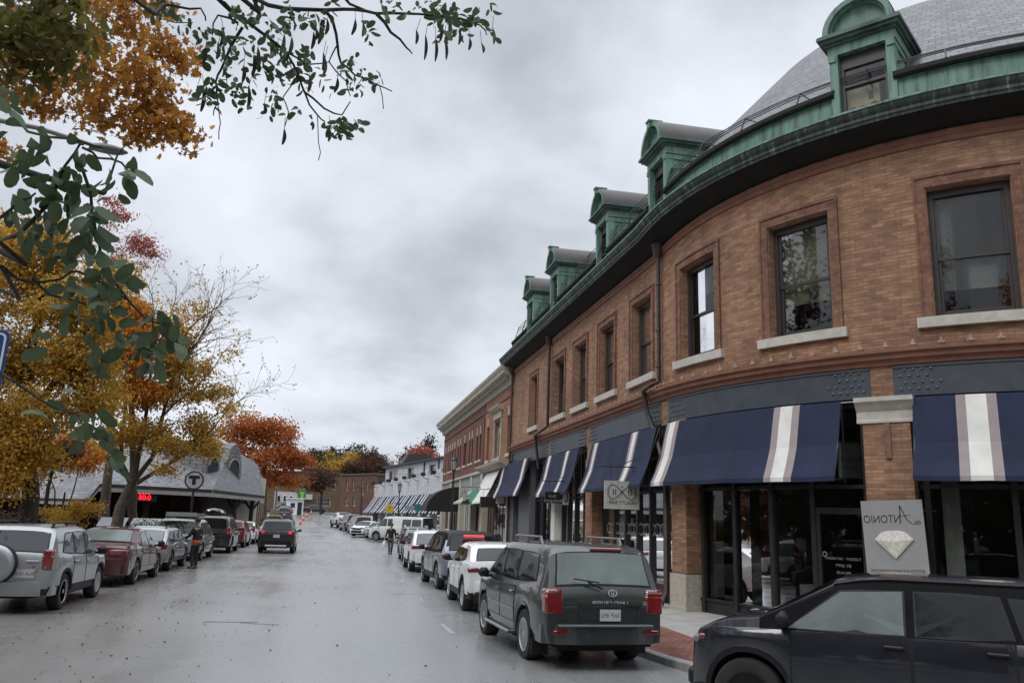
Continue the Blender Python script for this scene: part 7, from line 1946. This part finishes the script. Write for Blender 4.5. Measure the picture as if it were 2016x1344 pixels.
for k, (x_, y_, h_, r_, mt) in enumerate(((-15, 17, 20, 4.6, L_BRN), (-15, 4, 21, 5.0, L_YEL), (-14, -8, 20, 5.0, L_BRN), (-5, -17, 17, 5, L_ORG), (6, -17, 17, 5, L_BRN), (17, -15, 16, 5, L_ORG), (28, -8, 15, 5, L_YEL))):
    tree('tree', 'broad autumn tree behind the photographer, seen only mirrored in the shop windows', [([(x_, y_, -.2), (x_ + .2, y_, 2.2), (x_, y_ + .3, h_ * .75)], .3, .08)], [((x_, y_, h_ * .58), (r_, r_, h_ * .42), 1)], 190, 42, .55, .30, mt, M_BARKD, 'tuft', 'trees behind the photographer')

# foliage mass added out of view, so the shop glass mirrors dark, not sky
n = 26000
ang = rng.uniform(RAD(95), RAD(300), n); rad_ = rng.uniform(46, 60, n)
pts = np.column_stack([rad_ * np.cos(ang), 20 + rad_ * np.sin(ang), 10.5 * rng.random(n) ** .8 + 1.5 * np.sin(ang * 17)])
pts = pts[(pts[:, 0] < -40) | (pts[:, 1] < -14)]; pts = pts[~((pts[:, 1] > 55))]
o = leaf_mesh('wood', pts, rng.uniform(1.0, 1.9, len(pts)), L_BRN, None, 'tuft')
tag(o, 'added unseen mass of foliage behind the photographer, mirrored in the shop windows', 'wood', kind='stuff')
# ------------------------------------------------------------------ lamps, signs, bins, cones
def street_lantern(label, px, Y, ztop, x=None, base=None):
    p = at(px, 1000, Y); p.z = base if base is not None else .05
    h = ztop - p.z
    root = thing('street_lamp', label, 'street lamp', tuple(p))
    m = MB(); m.lathe([(.16, 0), (.16, .12), (.12, .2), (.11, .5), (.075, .65), (.055, h * .6), (.045, h - .95), (.08, h - .9), (.06, h - .84)], 12); m.build('post', [M_IRON], root, smooth=40)
    m = MB(); m.lathe([(.07, h - .84), (.13, h - .75), (.14, h - .72)], 8); m.lathe([(.20, h - .22), (.24, h - .18), (.10, h - .04), (.04, h), (.02, h + .08), (0, h + .1)], 8)
    for k in range(4):
        a = PI / 4 + k * PI / 2; m.tube([(.13 * math.cos(a), .13 * math.sin(a), h - .72), (.2 * math.cos(a), .2 * math.sin(a), h - .2)], .014, 4)
    c = m.build('lantern_frame', [M_IRON], root, smooth=30)
    m = MB(); m.lathe([(.125, h - .71), (.19, h - .22)], 8); g = m.build('lantern_glass', [P('lantern_glass', (.30, .31, .30), .3)]); g.parent = c
    return root
street_lantern('black lantern street lamp on the right pavement by the red brick shopfronts', 890, 45, 5.4)
street_lantern('black lantern street lamp standing before the white building parapet', 784.5, 78, 5.2, base=rise(78) + .06)
street_lantern('distant pale-globed street lamp near the bare street tree', 712, 122, 5.6, base=rise(122) + .06)
# cobra-head street light: post off to the left, arm reaching over the leaves
hd = at(212, 293, 14.0); pole = Vector((-8.0, 13.0, .12))
root = thing('street_light', 'grey cobra-head street light whose arm comes in from the left above the leaves', 'street light', tuple(pole)); inv = Matrix.Translation(-pole)
m = MB(); m.tube([pole, (-8.0, 13.0, 4), (-8.0, 13.0, 7.4), (-7.4, 13.2, 8.05), (hd.x - 1.0, 13.7, hd.z + .10), (hd.x - .25, 14, hd.z + .04)], [.11, .10, .08, .05, .04, .035], 10)
o = m.build('post', [P('galvanised_pole', (.22, .22, .22), .5, metal=.4)], smooth=50); o.parent = root; o.matrix_parent_inverse = inv
m = MB(); P_ = []
for f, w, t, b in ((0, .05, .05, .05), (.1, .09, .07, .05), (.3, .12, .09, .06), (.6, .12, .085, .07), (.85, .09, .06, .05), (1, .02, .01, .02)):
    P_.append([(hd.x - .28 + .60 * f, hd.y + w * math.cos(a), hd.z + (t if math.sin(a) > 0 else b) * math.sin(a) - .03 * f) for a in np.linspace(0, 2 * PI, 13)])
m.grid(P_); m.lathe([(.035, .07), (.035, .14), (.03, .15), (0, .15)], 8, Matrix.Translation((hd.x - .05, hd.y, hd.z)))
o = m.build('lamp_head', [P('lamp_head_grey', (.12, .125, .12), .5)], smooth=50); o.parent = root; o.matrix_parent_inverse = inv
# far cobra light
p = at(541, 1010, 100); p.z = rise(100); top = at(541, 925, 100); tip = at(596, 918, 98)
root = thing('street_light', 'tall pale street light arching over the road beyond the station', 'street light', tuple(p)); inv = Matrix.Translation(-p)
m = MB(); m.tube([p, (p.x, p.y, top.z - .5), (p.x + .4, p.y, top.z), (tip.x - 1.2, 98.6, tip.z - .12), tip], [.13, .10, .07, .05, .05], 8); o = m.build('post', [P('pale_pole', (.30, .31, .30), .5)], smooth=50); o.parent = root; o.matrix_parent_inverse = inv
m = MB(); m.box(tip + Vector((.35, 0, 0)), (.9, .3, .16), 0, None, .05); o = m.build('lamp_head', [P('pale_lamp_head', (.42, .42, .42), .5)]); o.parent = root; o.matrix_parent_inverse = inv
m = MB(); c = at(540, 1010, 99.8); m.box(c, (.9, .1, .9)); o = m.build('notice', [P('notice_pale2', (.4, .38, .33), .6)]); o.parent = root; o.matrix_parent_inverse = inv

# round transit sign: black T in a ring
Y = 43.0; c = at(382.5, 945, Y); r = .44
root = thing('round_sign', 'round white transit sign with black ring and block T on a post', 'sign', (c.x, Y, .1)); inv = Matrix.Translation(-Vector((c.x, Y, .1)))
RX = Matrix.Translation(c) @ Matrix.Rotation(PI / 2, 4, 'X')
m = MB(); m.lathe([(0, -.05), (r, -.05), (r, .05), (0, .05)], 36, RX); bd = m.build('board', [P('grey_white_sign', (.40, .40, .41), .5)], smooth=40); bd.parent = root; bd.matrix_parent_inverse = inv
m = MB(); m.lathe([(r * .86, .052), (r * 1.0, .056), (r * 1.02, .04), (r * 1.02, -.04), (r * .86, .046)], 36, RX, 0, True)
m.box(c + Vector((0, -.058, .155)), (.50, .012, .145)); m.box(c + Vector((0, -.058, -.062)), (.16, .012, .29))
o = m.build('emblem', [M_IRON], smooth=30); o.parent = bd
m = MB(); m.tube([(c.x, Y + .08, .1), (c.x, Y + .08, c.z + .2)], .05, 8); o = m.build('post', [M_IRON]); o.parent = root; o.matrix_parent_inverse = inv

# blue parking sign at the left edge, close by, on its own post on the island
Y = 3.6; c = at(-51, 714, Y)
root = thing('blue_sign', 'blue sign with white border cut by the left edge', 'sign', (c.x, Y + .03, .13)); inv = Matrix.Translation(-Vector((c.x, Y + .03, .13)))
def rrect(w, h, r, n=5):
    out = []
    for cx_, cy_, a0 in ((w - r, h - r, 0), (-w + r, h - r, 90), (-w + r, -h + r, 180), (w - r, -h + r, 270)):
        for k in range(n + 1): a = RAD(a0 + 90 * k / n); out.append((cx_ + r * math.cos(a), cy_ + r * math.sin(a)))
    return out
MS = Matrix.Translation(c) @ Matrix.Rotation(RAD(14), 4, 'Z') @ Matrix.Rotation(PI / 2, 4, 'X') @ Matrix.Rotation(RAD(-1), 4, 'Z')
m = MB(); m.prism(rrect(.105, .145, .025), -.002, .0, 0, MS); bd = m.build('board', [P('sign_blue', (.012, .05, .22), .45)]); bd.parent = root; bd.matrix_parent_inverse = inv
m = MB(); a, b = rrect(.094, .134, .02), rrect(.086, .126, .014)
for i in range(len(a)): j = (i + 1) % len(a); m.add([MS @ Vector((q[0], q[1], .0015)) for q in (a[i], a[j], b[j], b[i])], [(0, 1, 2, 3)])
add_text(m, 'P', .2, MS @ Vector((0, 0, 0)), MS.to_3x3() @ Vector((1, 0, 0)), MS.to_3x3() @ Vector((0, 1, 0)), MS.to_3x3() @ Vector((0, 0, 1)), 0, True, .0015)
o = m.build('lettering', [P('sign_white', (.6, .62, .65), .5)]); o.parent = bd
m = MB(); m.tube([(c.x, Y + .03, .1), (c.x, Y + .03, c.z + .14)], .02, 8); o = m.build('post', [P('galvanised_pole', (.22, .22, .22), .5)]); o.parent = root; o.matrix_parent_inverse = inv

# blue bins with pale sloping lids behind the wagon and the sedan
M_BIN = P('navy_bin_plastic', (.016, .028, .085), .45); M_LID = P('pale_bin_lid', (.26, .275, .31), .5)
for px, w, lab in ((222, 1.05, 'navy storage bin with a pale sloping lid left of the leaning tree trunk'), (288, 1.15, 'navy storage bin with a pale sloping lid behind the minivan')):
    c = at(px, 1030, 41); c.z = .1
    root = thing('storage_bin', lab, 'bin', tuple(c), RAD(4), 'navy bins by the station')
    m = MB(); m.box((0, 0, .62), (w, .9, 1.2), 0, None, .03); m.box((0, -.46, .6), (w * .8, .03, .9), 0); m.build('bin_body', [M_BIN], root)
    m = MB(); m.box((0, -.1, 1.34), (w + .1, 1.1, .05), 0, Matrix.Rotation(RAD(20), 3, 'X'), .015); m.build('lid', [M_LID], root)
# traffic cones along the far left, and the pale kiosk behind them
M_CONE = P('cone_orange', (.55, .09, .05), .6); cone = None
for k, (px, Y) in enumerate(((594, 106), (599, 118), (605, 134), (613, 150))):
    p = at(px, 1000, Y); p = Vector((p.x, Y, rise(Y)))
    if cone is None:
        cone = thing('traffic_cone', 'orange traffic cone in the row beside the far parked cars', 'traffic cone', tuple(p), 0, 'traffic cones up the left side')
        m = MB(); m.lathe([(.17, .04), (.15, .06), (.04, .9), (0, .92)], 10); m.box((0, 0, .02), (.42, .42, .045)); m.build('cone', [M_CONE], cone)
        m = MB(); m.lathe([(.122, .34), (.09, .56)], 10); m.build('band', [P('cone_band', (.6, .55, .52), .5)], cone)
    else:
        c2 = copy_tree(cone); c2.location = p
p = at(580, 1003, 140); p = Vector((p.x, 140, rise(140)))
root = thing('kiosk', 'small white kiosk with a dark doorway beside the far cars and cones', 'kiosk', tuple(p))
m = MB(); m.box((0, 0, 1.3), (2.6, 2.4, 2.6), 0, None, .04); m.build('body', [M_WHITEP], root)
m = MB(); m.box((.8, -1.22, 1.1), (.7, .05, 2.0)); m.box((-.3, -1.22, 1.6), (.7, .05, .7)); m.build('opening', [M_IRON], root)
m = MB(); m.box((0, -.1, 2.68), (3.0, 2.9, .14)); m.build('roof', [M_WHITEP], root)
p = at(594, 972, 141)
root = thing('pharmacy_sign', 'green emblem sign with pale lettering under the far white shopfront', 'sign', tuple(p))
m = MB(); m.box((0, 0, 0), (1.35, .3, 1.8), 0, None, .3); b = m.build('board', [P('deep_green_sign', (.02, .13, .03), .5)], root)
m = MB(); m.prism([(-.2, -.6), (.2, -.6), (.2, .0), (.42, .3), (.24, .6), (0, .34), (-.24, .6), (-.4, .3), (-.2, 0)], .0, .03, 0, Matrix.Translation((.1, -.17, -.1)) @ Matrix.Rotation(PI / 2, 4, 'X')); o = m.build('emblem', [P('lime_sign', (.16, .34, .06), .5)]); o.parent = b
m = MB(); m.tube([(0, .2, -3.2), (0, .2, -1)], .06, 6); m.build('post', [M_IRON], root)
make_car('parked_car', 'dark sedan parked up the bank at the far left before the white shopfront', 'car', tuple(Vector((at(556, 990, 152).x, 152, rise(152) + .4))), RAD(20), dict(SUVFAR, H=1.5), None)
c_ = dict(type='sedan', L=4.6, W=1.8, H=1.42, wb=2.7, fo=.9, R=.33, hood=.92, trunk=.98, beltz=.92, paint=P_BLACK, glass=M_CGLASS, rgb=-1.5, rgt=-.8, wst=.45, wsb=1.2, tum=.4, rear=(-1.46, -.85, .84, .84), wins=[[(1.0, .94), (.40, 1.3), (0, 1.32), (0, .94)], [(-.07, .94), (-.07, 1.32), (-.66, 1.3), (-.9, .96)]])
make_car('car', 'black sedan crossing at the far junction in front of the ochre brick block', 'car', (at(620, 1000, 160).x, 160, rise(160) - .02), RAD(-100), c_)
# overhead wires by the white building
m = MB()
for z0, z1 in ((8.0, 6.9), (7.3, 6.4)):
    m.tube([(4.0 + 6.4 * t, 97 - 26.5 * t, 0 + z0 + (z1 - z0) * t - .5 * math.sin(PI * t)) for t in np.linspace(0, 1, 12)], .014, 4)
tag(m.build('overhead_wire', [M_IRON]), 'thin dark cables strung along the upper floor of the white building', 'cable')
# low railing on the far pavement edge by the shops
m = MB()
for k in range(10): m.tube([(6.6, 31.0 + .5 * k, .05), (6.6, 31.0 + .5 * k, 1.0)], .02, 5)
m.tube([(6.6, 31, 1.0), (6.6, 35.5, 1.0)], .025, 5); m.tube([(6.6, 31, .55), (6.6, 35.5, .55)], .015, 5)
tag(m.build('railing', [M_IRON]), 'black iron railing on the pavement behind the silver-grey SUV', 'railing')

# ------------------------------------------------------------------ people
M_SKIN = P('skin', (.32, .19, .14), .6); M_JKT = P('black_jacket', (.014, .015, .018), .8, var=.3, scale=9); M_DRK = P('dark_trousers', (.018, .019, .024), .85, var=.3)
M_JEAN = P('blue_jeans', (.045, .055, .085), .85, var=.3, scale=9); M_HAIR = P('dark_hair', (.02, .016, .014), .7); M_ORNG = P('orange_cloth', (.55, .10, .03), .7); M_BOOT = P('tan_boots', (.16, .10, .06), .7)
def skin_obj(name, pts, edges, mat, parent, sub=2, rootv=0):
    """continuous limb surface grown round connected edges; pts: (x, y, z, rx, ry)"""
    me = bpy.data.meshes.new(name); me.from_pydata([p[:3] for p in pts], edges, [])
    sv = me.attributes.new('skin_tmp', 'FLOAT', 'POINT') if False else None
    o = bpy.data.objects.new(name, me); COL.objects.link(o); me.materials.append(mat)
    md = o.modifiers.new('skin', 'SKIN')
    for i, p in enumerate(pts): me.skin_vertices[0].data[i].radius = (p[3], p[4] if len(p) > 4 else p[3])
    for i in range(len(pts)): me.skin_vertices[0].data[i].use_root = (i == rootv)
    md.use_smooth_shade = True
    o.modifiers.new('sub', 'SUBSURF').levels = sub; o.modifiers['sub'].render_levels = sub
    if parent is not None: o.parent = parent
    return o
def person(label, loc, rz, armL, armR, legL, legR, trousers, shoes, extra=None, cap=False):
    """figure facing local +y; arm = (elbow, wrist), leg = (knee, ankle), in metres"""
    root = thing('person', label, 'person', loc, rz)
    # body: pelvis at index 0, continuous to head, hands and feet
    S = [(0, 0, .93, .14, .10), (0, 0, 1.12, .13, .09), (0, .0, 1.33, .16, .10), (0, -.005, 1.46, .075, .07), (0, .01, 1.55, .055, .055), (0, .02, 1.63, .078, .092), (0, .02, 1.71, .07, .085)]
    E = [(0, 1), (1, 2), (2, 3), (3, 4), (4, 5), (5, 6)]
    for sx, (el, wr) in ((-1, armL), (1, armR)):
        b = len(S); S += [(sx * .185, 0, 1.40, .06), (*el, .045), (*wr, .03)]
        w = Vector(wr); d = (w - Vector(el)).normalized(); pm = w + d * .075
        S += [(*pm, .032, .018)]; E += [(2, b), (b, b + 1), (b + 1, b + 2), (b + 2, b + 3)]
        s_ = d.orthogonal().normalized()
        for k, (off, ln) in enumerate(((-.03, .065), (-.01, .078), (.011, .072), (.03, .055))):
            i = len(S); p1 = pm + s_ * off + d * ln * .5; p2 = p1 + d * ln * .35 + Vector((0, .018, -.004))
            S += [(*p1, .0095), (*p2, .008)]; E += [(b + 3, i), (i, i + 1)]
        i = len(S); p1 = w + d * .03 + Vector((0, .035, 0)); S += [(*p1, .011), (*(p1 + d * .03 + Vector((0, .012, 0))), .009)]; E += [(b + 2, i), (i, i + 1)]
    for sx, (kn, an) in ((-1, legL), (1, legR)):
        b = len(S); S += [(sx * .09, 0, .86, .085), (*kn, .06), (*an, .04), (an[0], an[1] + .13, max(.04, an[2] - .05), .038, .03)]; E += [(0, b), (b, b + 1), (b + 1, b + 2), (b + 2, b + 3)]
    skin_obj('body', S, E, M_SKIN, root)
    J = [(0, 0, .86, .175, .125), (0, 0, 1.02, .175, .125), (0, .0, 1.2, .175, .125), (0, 0, 1.36, .19, .125), (0, -.01, 1.46, .10, .085), (0, 0, 1.50, .075, .07)]
    EJ = [(0, 1), (1, 2), (2, 3), (3, 4), (4, 5)]
    for sx, (el, wr) in ((-1, armL), (1, armR)):
        b = len(J); J += [(sx * .20, 0, 1.39, .078), (*el, .062), (*(Vector(el).lerp(Vector(wr), .9)), .05)]; EJ += [(3, b), (b, b + 1), (b + 1, b + 2)]
    skin_obj('jacket', J, EJ, M_JKT, root)
    T_ = [(0, 0, .93, .165, .12)]; ET = []
    for sx, (kn, an) in ((-1, legL), (1, legR)):
        b = len(T_); T_ += [(sx * .095, 0, .80, .10), (*kn, .078), (an[0], an[1], an[2] + .05, .06), (an[0], an[1], an[2] - .01, .062)]; ET += [(0, b), (b, b + 1), (b + 1, b + 2), (b + 2, b + 3)]
    skin_obj('trousers', T_, ET, trousers, root)
    for kn, an in (legL, legR):
        m = MB(); m.box((an[0], an[1] + .06, an[2] - .045), (.10, .28, .08), 0, None, .03); m.build('shoe', [shoes], root, smooth=50)
    m = MB()
    # face: brow, nose, lips, eyes and ears on the front of the head
    m.box((0, .108, 1.645), (.026, .034, .045), 0, None, .01); m.box((0, .098, 1.598), (.05, .02, .014), 1, None, .005)
    for sx in (-1, 1): m.box((sx * .032, .098, 1.672), (.026, .016, .012), 2, None, .004); m.box((sx * .088, .02, 1.65), (.02, .035, .06), 0, None, .008)
    m.build('face', [M_SKIN, P('lips', (.25, .1, .09), .6), P('eyes', (.03, .03, .03), .3)], root)
    m = MB(); m.lathe([(.098, 1.66), (.104, 1.70), (.096, 1.755), (.06, 1.79), (0, 1.80)], 16, Matrix.Translation((0, .01, 0)))
    if cap: m.box((0, .13, 1.705), (.15, .12, .015), 0, None, .005)
    else: m.box((0, -.045, 1.66), (.17, .09, .12), 0, None, .03)
    m.build('cap' if cap else 'hair', [M_JKT if cap else M_HAIR], root, smooth=50)
    if extra: extra(root)
    return root
def waist(root):
    m = MB(); m.lathe([(.178, .90), (.19, .93), (.185, .985), (.175, 1.0)], 18, Matrix.Diagonal((1, .76, 1, 1))); m.build('waistband', [M_ORNG], root, smooth=50)
    m = MB(); m.lathe([(0, 0), (.04, .0), (.04, .003), (0, .003)], 12, Matrix.Translation((.09, -.128, 1.2)) @ Matrix.Rotation(PI / 2, 4, 'X')); m.build('patch', [P('grey_patch', (.3, .3, .3), .6)], root)
person('person in dark jacket and cap with orange waistband, standing by the silver wagon', (-5.02, 32.9, 0), RAD(62), ((-.27, .12, 1.14), (-.25, .34, 1.05)), ((.25, -.03, 1.13), (.22, .12, .93)), ((-.10, .06, .50), (-.11, -.02, .09)), ((.10, .02, .50), (.12, .0, .09)), M_DRK, M_BOOT, waist, True)
mn = person('man in dark jacket and jeans walking towards the camera along the right-hand cars', (3.2, 50.5, zg(3.1, 50)), RAD(186), ((-.27, -.04, 1.14), (-.33, .06, .92)), ((.27, .03, 1.14), (.36, .10, .93)), ((-.08, .12, .50), (-.07, -.02, .10)), ((.09, .08, .50), (.10, .24, .09)), M_JEAN, M_DRK)
hx = Vector((3.2, 50.5, zg(3.1, 50))) + Matrix.Rotation(RAD(186), 3, 'Z') @ Vector((.37, .11, .80))
root = thing('carrier_bag', 'white carrier bag hanging from the walking man\'s hand', 'bag', (hx.x, hx.y, hx.z - .42))
m = MB(); prof = [(.03, .42), (.06, .36), (.13, .26), (.15, .12), (.13, .02), (0, 0)]
m.lathe(prof, 10, Matrix.Diagonal((1, .6, 1, 1))); m.build('bag', [P('white_plastic_bag', (.6, .6, .6), .5, var=.15)], root, smooth=50)
